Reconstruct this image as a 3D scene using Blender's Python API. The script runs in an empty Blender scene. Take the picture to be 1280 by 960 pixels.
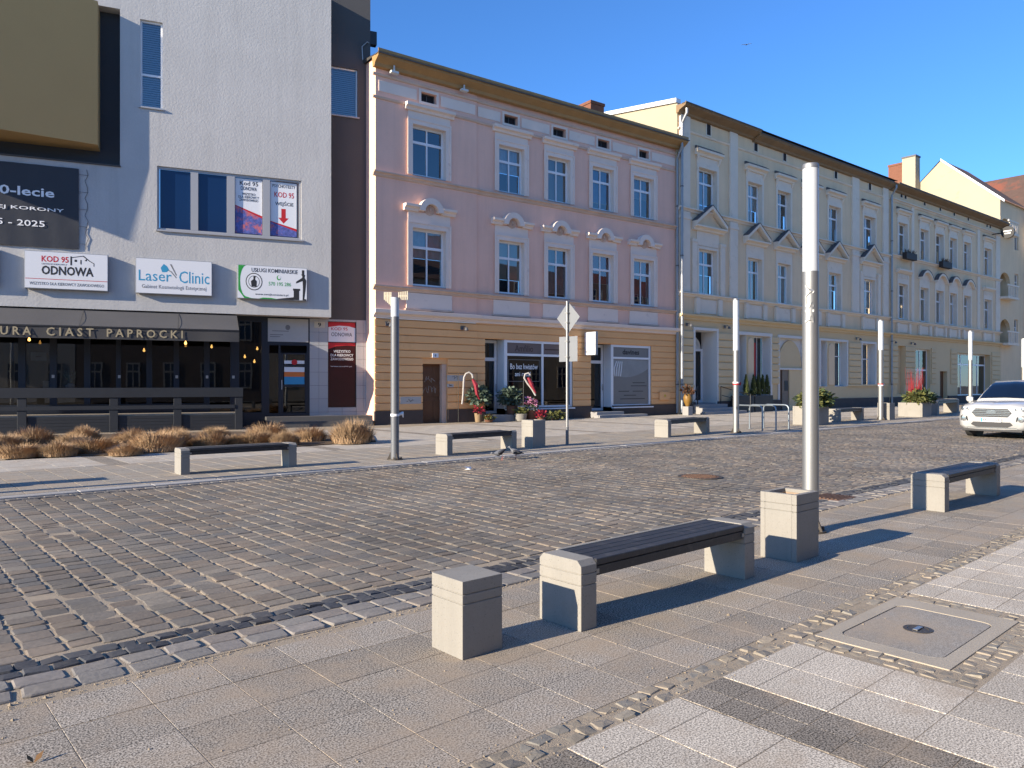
import bpy, math, random
from mathutils import Vector, noise
random.seed(7)
R = math.radians
SC = bpy.context.scene
COL = SC.collection

# ------------------------------------------------------------------ camera, sky, sun, exposure
EYE = 1.55                    # camera height above the pavement (m)
FPX = 940.0                   # focal length in pixels of the 1280 x 960 photograph
YAW = R(41.6)                 # view direction, from +Y (across the street) towards +X (along it)
cam = bpy.data.cameras.new('camera')
cam.sensor_width = 36.0
cam.lens = FPX / 1280 * 36.0
cam.clip_start = 0.05
cam.clip_end = 5000
cam_ob = bpy.data.objects.new('camera', cam)
cam_ob.location = (0, 0, EYE)
cam_ob.rotation_euler = (R(90), 0, -YAW)
COL.objects.link(cam_ob)
SC.camera = cam_ob

SUN_EL = R(18.5)
SHADOW_DIR = R(-5.5)          # direction in which shadows fall, measured from +X
world = bpy.data.worlds.new('World')
SC.world = world
world.use_nodes = True
wn = world.node_tree.nodes
sky = wn.new('ShaderNodeTexSky')
sky.sky_type = 'NISHITA'
sky.sun_disc = False
sky.sun_elevation = SUN_EL
sky.sun_rotation = math.atan2(-math.cos(SHADOW_DIR), -math.sin(SHADOW_DIR))
sky.altitude = 60
sky.air_density = 1.0
sky.dust_density = 0.0
sky.ozone_density = 9.2
world.node_tree.links.new(sky.outputs[0], wn['Background'].inputs[0])
wn['Background'].inputs[1].default_value = 0.10
sun = bpy.data.lights.new('sun', 'SUN')
sun.energy = 3.7
sun.angle = R(0.5)
sun.color = (1.0, 0.875, 0.70)
sun_ob = bpy.data.objects.new('sun', sun)
sun_ob.rotation_euler = Vector((math.cos(SHADOW_DIR) * math.cos(SUN_EL), math.sin(SHADOW_DIR) * math.cos(SUN_EL),
                                -math.sin(SUN_EL))).to_track_quat('-Z', 'Y').to_euler()
sun_ob.location = (-20, 5, 20)
COL.objects.link(sun_ob)
SC.view_settings.view_transform = 'Standard'
SC.view_settings.look = 'None'
SC.view_settings.gamma = 1
SC.view_settings.use_curve_mapping = False
SC.view_settings.exposure = 1.4

# ------------------------------------------------------------------ photo pixel -> place
VF = Vector((math.sin(YAW), math.cos(YAW), 0))
VR = Vector((math.cos(YAW), -math.sin(YAW), 0))
EYEP = Vector((0, 0, EYE))
def ray(px, py):
    return VF + VR * ((px - 640) / FPX) + Vector((0, 0, -(py - 480) / FPX))
def G(px, py, z=0.0):
    d = ray(px, py)
    return EYEP + d * ((z - EYE) / d.z)
def P(p):
    q = Vector(p) - EYEP
    k = q.dot(VF)
    return (640 + FPX * q.dot(VR) / k, 480 - FPX * q.z / k, k)

class Facade:
    """vertical plane of a house front: local x runs along it, local y into the house, z up"""
    def __init__(s, px, py, vpx):
        s.o = G(px, py)
        d = VF + VR * ((vpx - 640) / FPX)
        s.d = d.normalized()
        s.n = Vector((s.d.y, -s.d.x, 0))
        s.rz = math.atan2(s.d.y, s.d.x)
    def uz(s, px, py, out=0.0):
        d = ray(px, py)
        t = ((s.o + s.n * out - EYEP).dot(s.n)) / d.dot(s.n)
        p = EYEP + d * t
        return (p - s.o).dot(s.d), p.z
    def u(s, px, out=0.0): return s.uz(px, 480, out)[0]
    def z(s, px, py, out=0.0): return s.uz(px, py, out)[1]
    def side(s, px, py, u):
        """pixel -> (depth into the house, z) on the cross wall standing at u"""
        d = ray(px, py)
        t = ((s.o + s.d * u - EYEP).dot(s.d)) / d.dot(s.d)
        p = EYEP + d * t
        return -(p - s.o).dot(s.n), p.z
    def w(s, u, y, z): return s.o + s.d * u - s.n * y + Vector((0, 0, z))

# ------------------------------------------------------------------ mesh helpers
class MB:
    def __init__(s):
        s.v = []; s.f = []; s.c = []
    def quad(s, a, b, c, d):
        n = len(s.v); s.v += [tuple(a), tuple(b), tuple(c), tuple(d)]; s.f.append((n, n+1, n+2, n+3)); return s
    def poly(s, pts):
        n = len(s.v); s.v += [tuple(p) for p in pts]; s.f.append(tuple(range(n, n+len(pts)))); return s
    def box(s, x0, x1, y0, y1, z0, z1):
        n = len(s.v)
        s.v += [(x0,y0,z0),(x1,y0,z0),(x1,y1,z0),(x0,y1,z0),(x0,y0,z1),(x1,y0,z1),(x1,y1,z1),(x0,y1,z1)]
        s.f += [tuple(n+i for i in q) for q in ((0,3,2,1),(4,5,6,7),(0,1,5,4),(1,2,6,5),(2,3,7,6),(3,0,4,7))]
        return s
    def prism(s, poly, y0, y1, axis='y'):
        """polygon of (a, b) swept along an axis; axis y: a=x b=z, axis x: a=y b=z, axis z: a=x b=y"""
        n = len(s.v); k = len(poly)
        def m(a, b, t): return {'y': (a, t, b), 'x': (t, a, b), 'z': (a, b, t)}[axis]
        s.v += [m(a, b, y0) for a, b in poly] + [m(a, b, y1) for a, b in poly]
        s.f.append(tuple(range(n, n+k))); s.f.append(tuple(range(n+2*k-1, n+k-1, -1)))
        for i in range(k):
            j = (i+1) % k
            s.f.append((n+i, n+k+i, n+k+j, n+j))
        return s
    def tube(s, pts, r, seg=8, caps=True):
        pts = [Vector(p) for p in pts]
        rs = r if isinstance(r, (list, tuple)) else [r]*len(pts)
        n = len(s.v); up = None
        for i, p in enumerate(pts):
            t = (pts[min(i+1, len(pts)-1)] - pts[max(i-1, 0)])
            t = t.normalized() if t.length > 1e-9 else Vector((0, 0, 1))
            if up is None:
                up = Vector((0, 0, 1)) if abs(t.z) < .9 else Vector((1, 0, 0))
            a = up.cross(t)
            if a.length < 1e-5: a = Vector((1, 0, 0)).cross(t)
            a.normalize(); b = t.cross(a); up = b
            for k in range(seg):
                an = 2*math.pi*k/seg
                s.v.append(tuple(p + (a*math.cos(an) + b*math.sin(an))*rs[i]))
        for i in range(len(pts)-1):
            for k in range(seg):
                k2 = (k+1) % seg
                s.f.append((n+i*seg+k, n+i*seg+k2, n+(i+1)*seg+k2, n+(i+1)*seg+k))
        if caps:
            s.f.append(tuple(n+k for k in range(seg-1, -1, -1)))
            m = n+(len(pts)-1)*seg
            s.f.append(tuple(m+k for k in range(seg)))
        return s
    def cyl(s, x, y, z0, z1, r0, r1=None, seg=16):
        r1 = r0 if r1 is None else r1
        return s.lathe([(r0, z0), (r1, z1)], x, y, seg)
    def lathe(s, prof, x=0, y=0, seg=16, cap=True):
        n = len(s.v)
        for r, z in prof:
            for k in range(seg):
                a = 2*math.pi*k/seg
                s.v.append((x+r*math.cos(a), y+r*math.sin(a), z))
        for i in range(len(prof)-1):
            for k in range(seg):
                k2 = (k+1) % seg
                s.f.append((n+i*seg+k, n+i*seg+k2, n+(i+1)*seg+k2, n+(i+1)*seg+k))
        if cap:
            s.f.append(tuple(n+k for k in range(seg-1, -1, -1)))
            m = n+(len(prof)-1)*seg
            s.f.append(tuple(m+k for k in range(seg)))
        return s
    def loft(s, rings, caps=True):
        n = len(s.v); k = len(rings[0])
        for rg in rings: s.v += [tuple(p) for p in rg]
        for i in range(len(rings)-1):
            for j in range(k):
                j2 = (j+1) % k
                s.f.append((n+i*k+j, n+i*k+j2, n+(i+1)*k+j2, n+(i+1)*k+j))
        if caps:
            s.f.append(tuple(n+j for j in range(k-1, -1, -1)))
            m = n+(len(rings)-1)*k
            s.f.append(tuple(m+j for j in range(k)))
        return s
    def mesh(s, name, m=None, smooth=False, bevel=0, fix=True):
        me = bpy.data.meshes.new(name)
        me.from_pydata(s.v, [], s.f)
        if fix or bevel:
            import bmesh
            bm = bmesh.new(); bm.from_mesh(me)
            if bevel:
                bmesh.ops.remove_doubles(bm, verts=bm.verts, dist=1e-5)
                es = [e for e in bm.edges if len(e.link_faces) == 2 and e.calc_face_angle(0) > .6]
                bmesh.ops.bevel(bm, geom=es, offset=bevel, segments=2 if bevel > .008 else 1, affect='EDGES', profile=.6)
            bmesh.ops.recalc_face_normals(bm, faces=bm.faces)
            bm.to_mesh(me); bm.free()
        if m is not None: me.materials.append(m)
        if smooth:
            me.shade_smooth()
            if smooth != 2: me.set_sharp_from_angle(angle=R(40))
        return me
    def build(s, name, m, parent=None, loc=None, rz=0, smooth=False, bevel=0, fix=True):
        return obj(name, s.mesh(name, m, smooth, bevel, fix), parent, loc, rz)

def obj(name, me, parent=None, loc=None, rz=0):
    o = bpy.data.objects.new(name, me)
    COL.objects.link(o)
    if parent is not None: o.parent = parent
    if loc is not None: o.location = loc
    if rz: o.rotation_euler = (0, 0, rz)
    return o
def empty(name, loc, rz=0):
    o = obj(name, None, None, loc, rz); o.empty_display_size = .2
    return o
def tag(o, label=None, cat=None, group=None, kind=None):
    if label: o['label'] = label
    if cat: o['category'] = cat
    if group: o['group'] = group
    if kind: o['kind'] = kind
    return o
def copy_tree(o, parent=None):
    c = o.copy(); COL.objects.link(c); c.parent = parent
    for ch in o.children: copy_tree(ch, c)
    return c

# ------------------------------------------------------------------ materials
def newmat(name):
    m = bpy.data.materials.new(name); m.use_nodes = True
    nt = m.node_tree
    return m, nt, nt.nodes, nt.links, nt.nodes['Principled BSDF']
def nd(nodes, t, **kw):
    n = nodes.new(t)
    for k, v in kw.items():
        if k.startswith('i_'): n.inputs[int(k[2:])].default_value = v
        else: setattr(n, k, v)
    return n
def mth(nt, op, a, b=None, c=None):
    n = nt.nodes.new('ShaderNodeMath'); n.operation = op
    for i, x in enumerate((a, b, c)):
        if x is None: continue
        if isinstance(x, (int, float)): n.inputs[i].default_value = x
        else: nt.links.new(x, n.inputs[i])
    return n.outputs[0]
def noise_tex(nt, scale, detail=3, rough=.55, vec=None):
    n = nt.nodes.new('ShaderNodeTexNoise')
    n.inputs['Scale'].default_value = scale; n.inputs['Detail'].default_value = detail; n.inputs['Roughness'].default_value = rough
    if vec is None:
        g = nt.nodes.get('POS') or nt.nodes.new('ShaderNodeNewGeometry'); g.name = 'POS'; vec = g.outputs['Position']
    nt.links.new(vec, n.inputs['Vector'])
    return n.outputs['Fac']
def mixc(nt, fac, a, b):
    n = nt.nodes.new('ShaderNodeMix'); n.data_type = 'RGBA'
    for i, x in ((0, fac), (6, a), (7, b)):
        if isinstance(x, (int, float)): n.inputs[i].default_value = x
        elif isinstance(x, tuple): n.inputs[i].default_value = (*x[:3], 1)
        else: nt.links.new(x, n.inputs[i])
    return n.outputs[2]
def ramp(nt, fac, stops):
    n = nt.nodes.new('ShaderNodeValToRGB')
    e = n.color_ramp.elements
    while len(e) < len(stops): e.new(.5)
    for el, (p, c) in zip(e, stops):
        el.position = p; el.color = (*c, 1) if isinstance(c, tuple) else (c, c, c, 1)
    nt.links.new(fac, n.inputs[0])
    return n.outputs[0]
def scalec(nt, col, fac):
    n = nt.nodes.new('ShaderNodeVectorMath'); n.operation = 'SCALE'
    if isinstance(col, tuple): n.inputs[0].default_value = col[:3]
    else: nt.links.new(col, n.inputs[0])
    nt.links.new(fac, n.inputs['Scale'])
    return n.outputs[0]
def bump(nt, b, h, strength, dist=.02):
    n = nt.nodes.new('ShaderNodeBump'); n.inputs['Strength'].default_value = strength; n.inputs['Distance'].default_value = dist
    nt.links.new(h, n.inputs['Height']); nt.links.new(n.outputs[0], b.inputs['Normal'])
def pm(name, col, rough=.8, var=.12, vs=1.2, fine=.06, fs=40, bmp=.15, bs=60, bd=.01, rand=0, metal=0, spec=.4, dirt=None, dirt_s=1.5, dirt_lo=.55, dirt_hi=.75, streak=0, pits=0):
    """plaster, paint, stone, metal: one colour with broad and fine variation, optional patches of dirt with their own shape"""
    m, nt, ns, ln, b = newmat(name)
    f = mth(nt, 'MULTIPLY_ADD', noise_tex(nt, vs, 4), 2*var, 1-var)
    if fine: f = mth(nt, 'MULTIPLY', f, mth(nt, 'MULTIPLY_ADD', noise_tex(nt, fs, 2), 2*fine, 1-fine))
    if rand:
        oi = ns.new('ShaderNodeObjectInfo')
        f = mth(nt, 'MULTIPLY', f, mth(nt, 'MULTIPLY_ADD', oi.outputs['Random'], 2*rand, 1-rand))
    if streak:
        g = nt.nodes.get('POS') or nt.nodes.new('ShaderNodeNewGeometry'); g.name = 'POS'
        vm = nt.nodes.new('ShaderNodeVectorMath'); vm.operation = 'MULTIPLY'; vm.inputs[1].default_value = (2.6, 2.6, .16); ln.new(g.outputs['Position'], vm.inputs[0])
        sk = ramp(nt, noise_tex(nt, 1.0, 6, .7, vm.outputs[0]), [(.46, 1.0), (.72, 1.0-streak)])
        f = mth(nt, 'MULTIPLY', f, sk)
        f = mth(nt, 'MULTIPLY', f, ramp(nt, noise_tex(nt, .45, 7, .7), [(.40, 1.0-streak*.55), (.58, 1.0)]))
    if pits:
        f = mth(nt, 'MULTIPLY', f, ramp(nt, noise_tex(nt, 95, 2, .5), [(.27, 1.0-pits), (.36, 1.0)]))
    c = scalec(nt, col, f)
    if dirt:
        k = ramp(nt, noise_tex(nt, dirt_s, 6, .65), [(dirt_lo, 0.0), (dirt_hi, 1.0)])
        c = mixc(nt, k, c, dirt)
    ln.new(c, b.inputs['Base Color'])
    b.inputs['Roughness'].default_value = rough; b.inputs['Metallic'].default_value = metal
    b.inputs['Specular IOR Level'].default_value = spec
    if bmp: bump(nt, b, noise_tex(nt, bs, 4, .6), bmp, bd)
    return m
def plain(name, col, rough=.6, metal=0, emit=0, spec=.5):
    m, nt, ns, ln, b = newmat(name)
    b.inputs['Base Color'].default_value = (*col, 1); b.inputs['Roughness'].default_value = rough
    b.inputs['Metallic'].default_value = metal; b.inputs['Specular IOR Level'].default_value = spec
    if emit:
        b.inputs['Emission Color'].default_value = (*col, 1); b.inputs['Emission Strength'].default_value = emit
    return m
def glass(name, tint=(.75, .8, .82), refl=.16, rough=.01, wob=.0):
    """window pane: lets you see in, mirrors the street by Fresnel"""
    m, nt, ns, ln, b = newmat(name)
    ns.remove(b)
    out = ns['Material Output']
    tr = nd(ns, 'ShaderNodeBsdfTransparent'); tr.inputs[0].default_value = (*tint, 1)
    gl = nd(ns, 'ShaderNodeBsdfGlossy'); gl.inputs['Roughness'].default_value = rough; gl.inputs[0].default_value = (1, 1, 1, 1)
    fr = nd(ns, 'ShaderNodeFresnel'); fr.inputs[0].default_value = 1.5
    k = mth(nt, 'ADD', fr.outputs[0], refl)
    if wob:
        bp = ns.new('ShaderNodeBump'); bp.inputs['Strength'].default_value = wob; bp.inputs['Distance'].default_value = .02
        ln.new(noise_tex(nt, 1.3, 1), bp.inputs['Height']); ln.new(bp.outputs[0], gl.inputs['Normal'])
    mx = nd(ns, 'ShaderNodeMixShader')
    ln.new(k, mx.inputs[0]); ln.new(tr.outputs[0], mx.inputs[1]); ln.new(gl.outputs[0], mx.inputs[2]); ln.new(mx.outputs[0], out.inputs[0])
    return m

def slab_mat(name, light, dark, sand, sand_amt, rand=.08, gs=150):
    """exposed-aggregate slab with wind-blown sand lying on it"""
    m, nt, ns, ln, b = newmat(name)
    g = noise_tex(nt, gs, 2, .7)
    c = ramp(nt, g, [(.40, dark), (.5, tuple((a+d)/2 for a, d in zip(light, dark))), (.60, light)])
    oi = ns.new('ShaderNodeObjectInfo')
    f = mth(nt, 'MULTIPLY_ADD', oi.outputs['Random'], 2*rand, 1-rand)
    f = mth(nt, 'MULTIPLY', f, mth(nt, 'MULTIPLY_ADD', noise_tex(nt, 2.2, 4), .36, .82))
    c = scalec(nt, c, f)
    k = ramp(nt, noise_tex(nt, 1.7, 9, .72), [(.52-sand_amt*.14, 0.0), (.72-sand_amt*.12, 1.0)])
    k = mth(nt, 'MULTIPLY', k, mth(nt, 'MULTIPLY_ADD', g, 1.2, .12))
    c = mixc(nt, k, c, sand)
    ln.new(c, b.inputs['Base Color']); b.inputs['Roughness'].default_value = .95; b.inputs['Specular IOR Level'].default_value = .12
    bump(nt, b, g, .05, .003)
    return m
def cobble_mat(name, stops, sand, sand_amt=.5):
    m, nt, ns, ln, b = newmat(name)
    oi = ns.new('ShaderNodeObjectInfo')
    at = ns.new('ShaderNodeAttribute'); at.attribute_name = 'tint'
    t = mth(nt, 'FRACT', mth(nt, 'ADD', oi.outputs['Random'], at.outputs['Fac']))
    c = ramp(nt, t, stops)
    f = mth(nt, 'MULTIPLY', mth(nt, 'MULTIPLY_ADD', noise_tex(nt, 28, 5, .65), .7, .65), mth(nt, 'MULTIPLY_ADD', noise_tex(nt, .55, 3), .9, .55))
    c = scalec(nt, c, f)
    k = ramp(nt, noise_tex(nt, 1.1, 8, .7), [(.5, 0.0), (.8, sand_amt)])
    c = mixc(nt, k, c, sand)
    ln.new(c, b.inputs['Base Color']); b.inputs['Roughness'].default_value = .8; b.inputs['Specular IOR Level'].default_value = .25
    bump(nt, b, noise_tex(nt, 45, 5, .65), .35, .008)
    return m

SAND = (.40, .315, .225)
M = {}
M['ground'] = pm('ground', (.20, .18, .15), .95)
M['sand'] = pm('joint sand', (.34, .275, .195), .95, .25, 3, .2, 150, .5, 120)
M['slab'] = slab_mat('grey aggregate slab', (.55, .485, .395), (.068, .061, .053), SAND, .6, rand=.15, gs=115)
M['slab_light'] = slab_mat('light aggregate slab', (.76, .675, .545), (.22, .195, .16), SAND, .12, rand=.12, gs=115)
M['slab_dark'] = slab_mat('dark aggregate slab', (.40, .35, .285), (.064, .057, .048), SAND, .2, rand=.14, gs=115)
M['slab_far'] = slab_mat('far slab', (.44, .395, .325), (.21, .19, .16), SAND, .55, .06, 60)
M['slab_far_light'] = slab_mat('far light slab', (.56, .505, .42), (.35, .315, .265), SAND, .2, .05, 60)
GREYS = [(0, (.15, .134, .112)), (.2, (.20, .175, .14)), (.4, (.165, .155, .138)), (.6, (.22, .18, .138)), (.8, (.19, .155, .118)), (1, (.245, .215, .172))]
M['cobble'] = cobble_mat('road cobble', GREYS, SAND, .45)
M['gutter'] = cobble_mat('gutter stone', [(0, (.21, .195, .175)), (.35, (.25, .23, .20)), (.7, (.235, .20, .165)), (1, (.28, .26, .235))], SAND, .3)
M['basalt'] = cobble_mat('dark basalt sett', [(0, (.045, .046, .05)), (.5, (.07, .072, .078)), (1, (.10, .10, .10))], SAND, .25)
M['sett'] = cobble_mat('rough sett', [(0, (.24, .21, .165)), (.5, (.31, .26, .19)), (1, (.26, .24, .20))], SAND, 1.0)
# ------------------------------------------------------------------ ground, road, pavements
ground = MB().quad((-400, -400, -.12), (600, -400, -.12), (600, 600, -.12), (-400, 600, -.12)).build('ground', M['ground'])
tag(ground, 'sandy ground under the street', 'ground', kind='structure')
def und(x, y):
    return .012*noise.noise((x*.55, y*.55, 3.1)) + .004*noise.noise((x*1.7, y*1.7, 9.2))
def seen(x, y, m=220, z=0):
    q = P((x, y, z))
    return q[2] > .4 and -m < q[0] < 1280+m and q[1] < 960+m
K0, K1 = 4.345, 12.05          # near and far edge of the road
g = MB(); nx = 150; ny = 17
for i in range(nx+1):
    for j in range(ny+1):
        x = -6+i*.6; y = K0-.01+(K1-K0+.02)*j/ny
        g.v.append((x, y, -.0065+und(x, y)))
for i in range(nx):
    for j in range(ny):
        a = i*(ny+1)+j; g.f.append((a, a+ny+1, a+ny+2, a+1))
road = tag(g.build('road', M['sand'], smooth=True), 'cobbled street with sand in the joints', 'road', kind='structure')

def stone_mesh(seed, m, rough=.05, h=.008, inset=.09):
    rn = random.Random(seed); s = MB()
    base = [(-.5,-.40),(-.42,-.5),(.41,-.5),(.5,-.42),(.5,.41),(.42,.5),(-.41,.5),(-.5,.42)]
    base = [(a+rn.uniform(-rough, rough), b+rn.uniform(-rough, rough)) for a, b in base]
    tx, ty = rn.uniform(-.25, .25)*h, rn.uniform(-.25, .25)*h
    for k, z in ((1, -.07), (1, -h*.45), (1-inset, h*.25)):
        for a, b in base: s.v.append((a*k, b*k, z + (rn.uniform(-.12, .12)*h + tx*a + ty*b if k < 1 else 0)))
    s.v.append((rn.uniform(-.15, .15), rn.uniform(-.15, .15), h*.42))
    for r in (0, 8):
        for i in range(8):
            j = (i+1) % 8; s.f.append((r+i, r+j, r+8+j, r+8+i))
    for i in range(8): s.f.append((16+i, 16+(i+1) % 8, 24))
    return s.mesh('stone', m, fix=False)
def lay(parent, name, mname, items, stuff_name, rough, h, limit=300, inset=.09):
    """items: (x, y, wx, wy, z, tilt); the ones that show largest become objects, the rest one mesh"""
    meshes = [stone_mesh(hash_s*17+5, M[mname], rough, h, inset) for hash_s in range(9)]
    def size(it):
        q = P((it[0], it[1], 0)); return -q[2] if (0 < q[0] < 1280 and q[1] < 960) else -q[2]-100
    items = sorted(items, key=size, reverse=True)
    near, far = items[:limit], items[limit:]
    rn = random.Random(11)
    for (x, y, wx, wy, z, t) in near:
        o = obj(name, rn.choice(meshes), parent, (x, y, z), rn.choice((0, math.pi)) + rn.uniform(-.035, .035))
        o.scale = (wx, wy, 1); o.rotation_euler.x = rn.uniform(-t, t); o.rotation_euler.y = rn.uniform(-t, t)
    if far:
        s = MB(); tint = []
        data = [([v.co.copy() for v in m.vertices], [tuple(p.vertices) for p in m.polygons]) for m in meshes]
        for (x, y, wx, wy, z, t) in far:
            V, Fc = rn.choice(data); n = len(s.v); sg = rn.choice((1, -1)); a = rn.uniform(-t, t); b = rn.uniform(-t, t); tt = rn.random()
            for c in V:
                s.v.append((x+c.x*wx*sg, y+c.y*wy*sg, z+c.z + a*c.x*wx + b*c.y*wy)); tint.append(tt)
            s.f += [tuple(n+i for i in q) for q in Fc]
        me = s.mesh(stuff_name, M[mname], fix=False)
        me.attributes.new('tint', 'FLOAT', 'POINT').data.foreach_set('value', tint)
        tag(obj(stuff_name, me, parent), kind='stuff')

rn = random.Random(3)
bad = G(150, 742); bad2 = G(62, 664)
cob = []
x = -3.0
while x < 62:
    w = rn.uniform(.175, .225)
    y = 4.955 + rn.uniform(0, .1)
    y_end = 11.80
    while y < y_end:
        l = rn.uniform(.115, .205)
        cx, cy = x+w/2, y+l/2
        if seen(cx, cy):
            z = und(cx, cy) + rn.uniform(-.002, .002); t = .009; skip = False
            d = math.hypot((cx-bad.x)/1.0, (cy-bad.y)/.62)
            if d < 1: z -= .005*(1-d*d); t = .055; skip = rn.random() < .08
            d2 = math.hypot(cx-bad2.x, cy-bad2.y)
            if d2 < .5: z -= .004; t = .05; skip = rn.random() < .1
            if not skip:
                jx = .006
                cob.append((cx + rn.uniform(-.006, .006), cy, w-jx-rn.uniform(.002, .014), l-rn.uniform(.006, .016), z, t))
        y += l
    x += w
lay(road, 'cobble', 'cobble', cob, 'far_cobbles', .045, .006)
gut = []; x = -2.5
while x < 60:
    w = rn.uniform(.19, .27)
    for y0, y1 in ((K0+.012, K0+.175), (K0+.178, K0+.335)):
        ww = w + rn.uniform(-.01, .01)
        if seen(x+w/2, y0): gut.append((x+w/2+rn.uniform(-.01, .01), (y0+y1)/2, ww-.016, y1-y0-.006, und(x, y0)*.6+.002+rn.uniform(-.004, .004), .025))
    x += w
x = -2.5
while x < 60:
    w = rn.uniform(.12, .19)
    if seen(x, 11.98): gut.append((x+w/2, 11.985, w-.012, .118, .003, .02))
    x += w
lay(road, 'gutter_stone', 'gutter', gut, 'far_gutter_stones', .03, .010, 260)
bas = []
for r in range(2):
    x = -2.5
    while x < 60:
        w = rn.uniform(.095, .145); y = K0+.345+.122*(r+.5)
        if seen(x, y): bas.append((x+w/2, y+rn.uniform(-.008, .008), w-.01, .112, und(x, y)*.7+.001+rn.uniform(-.005, .005), .06))
        x += w
x = -2.5
while x < 60:
    w = rn.uniform(.10, .16)
    if seen(x, 11.92): bas.append((x+w/2, 11.86, w-.014, .115, und(x, 11.86)+.002, .04)); None
    x += w
lay(road, 'dark_sett', 'basalt', bas, 'far_dark_setts', .07, .012)

# near pavement
bed = MB().quad((-8, -6, -.0028), (90, -6, -.0028), (90, K0, -.0028), (-8, K0, -.0028)).build('pavement', M['sand'])
tag(bed, 'slabbed pavement in front of the benches', 'pavement', kind='structure')
def slab_mesh(w, l, m, b=.0015, h=.03):
    return MB().box(-w/2, w/2, -l/2, l/2, -h, 0).mesh('slab', m, bevel=b)
sm = slab_mesh(.388-.003, .364-.003, M['slab'])
lim = 0; far = MB()
for j in range(5):
    y = 2.415 + .364*(j+.5) + (.01 if j == 4 else 0)
    for i in range(-4, 80):
        x = .73 + .388*(i+.5)
        if not seen(x, y): continue
        if x < 17:
            obj('slab', sm, bed, (x, y, rn.uniform(-.0010, .0006)))
        else:
            far.box(x-.192, x+.192, y-.180, y+.180, -.02, rn.uniform(-.0008, .0005))
tag(far.build('far_slabs', M['slab'], bed), kind='stuff')
# rough setts between the two kinds of slab, and around the cover
st = []
x = -1.0
while x < 30:
    w = rn.uniform(.085, .14)
    for r in range(2):
        if seen(x, 2.3): st.append((x+w/2, 2.285+.088*r+rn.uniform(-.012, .012), w-.012, .08+rn.uniform(-.01, .005), -.002+rn.uniform(-.006, .004), .10))
    x += w
CX0, CX1, CY0, CY1 = 4.47, 5.72, 1.47, 2.225     # concrete frame of the utility cover
for (ax, bx, ay, by) in ((4.29, CX0, 1.30, 2.23), (CX1, 5.90, 1.30, 2.23), (CX0, CX1, 1.30, CY0)):
    x = ax
    while x < bx-.03:
        w = min(rn.uniform(.07, .11), bx-x); y = ay
        while y < by-.03:
            l = min(rn.uniform(.07, .11), by-y)
            st.append((x+w/2, y+l/2, w-.010, l-.010, -.002+rn.uniform(-.005, .003), .10)); y += l
        x += w
lay(bed, 'rough_sett', 'sett', st, 'far_rough_setts', .11, .012, 300, .16)
# light slabs with two cross bands of small dark tiles
ml = slab_mesh(.386, .378, M['slab_light']); mh = slab_mesh(.386, .186, M['slab_light']); mdk = slab_mesh(.187, .187, M['slab_dark'], .0015)
farl = MB()
def light_col(x0):
    xc = x0+.195
    if seen(xc, 2.14): obj('light_slab', mh, bed, (xc, 2.145, rn.uniform(-.0008, .0005)))
    for j in range(14):
        y = 2.05 - .382*(j+.5)
        if x0 > 4.2 and x0+.2 < 5.95 and y > 1.25: continue
        if not seen(xc, y): continue
        if x0 < 13: obj('light_slab', ml, bed, (xc, y, rn.uniform(-.0008, .0005)))
        else: farl.box(x0, x0+.386, y-.189, y+.189, -.02, rn.uniform(-.0008, .0005))
for x0 in (-.02, .37, .76, 1.15, 1.52, 2.30, 2.69, 3.48, 3.87): light_col(x0)
x0 = 4.28
while x0 < 34:
    if x0 > 5.85:
        light_col(x0)
    else:
        for j in range(11):
            y = 1.286 - .382*(j+.5)
            if seen(x0+.19, y): obj('light_slab', ml, bed, (x0+.195, y, 0))
    x0 += .391 if x0 > 5.9 or x0 < 5.4 else 5.905-x0
if farl.v: tag(farl.build('far_light_slabs', M['slab_light'], bed), kind='stuff')
for bx in (1.91, 3.09):
    for i in range(2):
        for j in range(16):
            y = 2.237-.191*(j+.5)
            if seen(bx+.19*(i+.5), y): obj('dark_tile', mdk, bed, (bx+.19*(i+.5), y, rn.uniform(-.0008, .0005)))

# utility cover
M['conc_floor'] = pm('cover concrete', (.40, .345, .265), .9, .12, 3, .12, 120, .3, 150)
M['cover_lid'] = slab_mat('cover lid', (.42, .385, .33), (.21, .19, .165), SAND, .5, .03, 160)
M['iron'] = pm('cast iron', (.10, .085, .07), .55, .3, 8, .2, 80, .3, 120, metal=.5)
M['rust'] = pm('rusty iron', (.16, .09, .055), .8, .3, 8, .2, 80, .4, 120)
cov = empty('utility_cover', ((CX0+CX1)/2, (CY0+CY1)/2, 0))
tag(cov, 'large rectangular concrete utility cover with rounded lid set in the pavement', 'manhole cover')
hw, hl = (CX1-CX0)/2, (CY1-CY0)/2
def rrect(w, l, r, n=5):
    pts = []
    for cx, cy, a0 in ((w-r, l-r, 0), (-w+r, l-r, 90), (-w+r, -l+r, 180), (w-r, -l+r, 270)):
        for k in range(n+1):
            a = R(a0+90*k/n); pts.append((cx+r*math.cos(a), cy+r*math.sin(a)))
    return pts
def ring_prism(mb, outer, inner, z0, z1):
    n = len(mb.v); k = len(outer)
    for z in (z0, z1):
        mb.v += [(a, b, z) for a, b in outer] + [(a, b, z) for a, b in inner]
    for i in range(k):
        j = (i+1) % k
        mb.f += [(n+2*k+i, n+2*k+j, n+3*k+j, n+3*k+i), (n+i, n+j, n+2*k+j, n+2*k+i), (n+k+j, n+k+i, n+3*k+i, n+3*k+j)]
    return mb
lid = [(a-.03, b+0) for a, b in rrect(.46, .285, .07)]
lidg = [(a-.03, b) for a, b in rrect(.468, .293, .075)]
ring_prism(MB(), rrect(hw, hl, .01), lidg, -.05, .004).build('frame', M['conc_floor'], cov)
MB().prism(lid, -.05, .002, 'z').build('lid', M['cover_lid'], cov)
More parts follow.
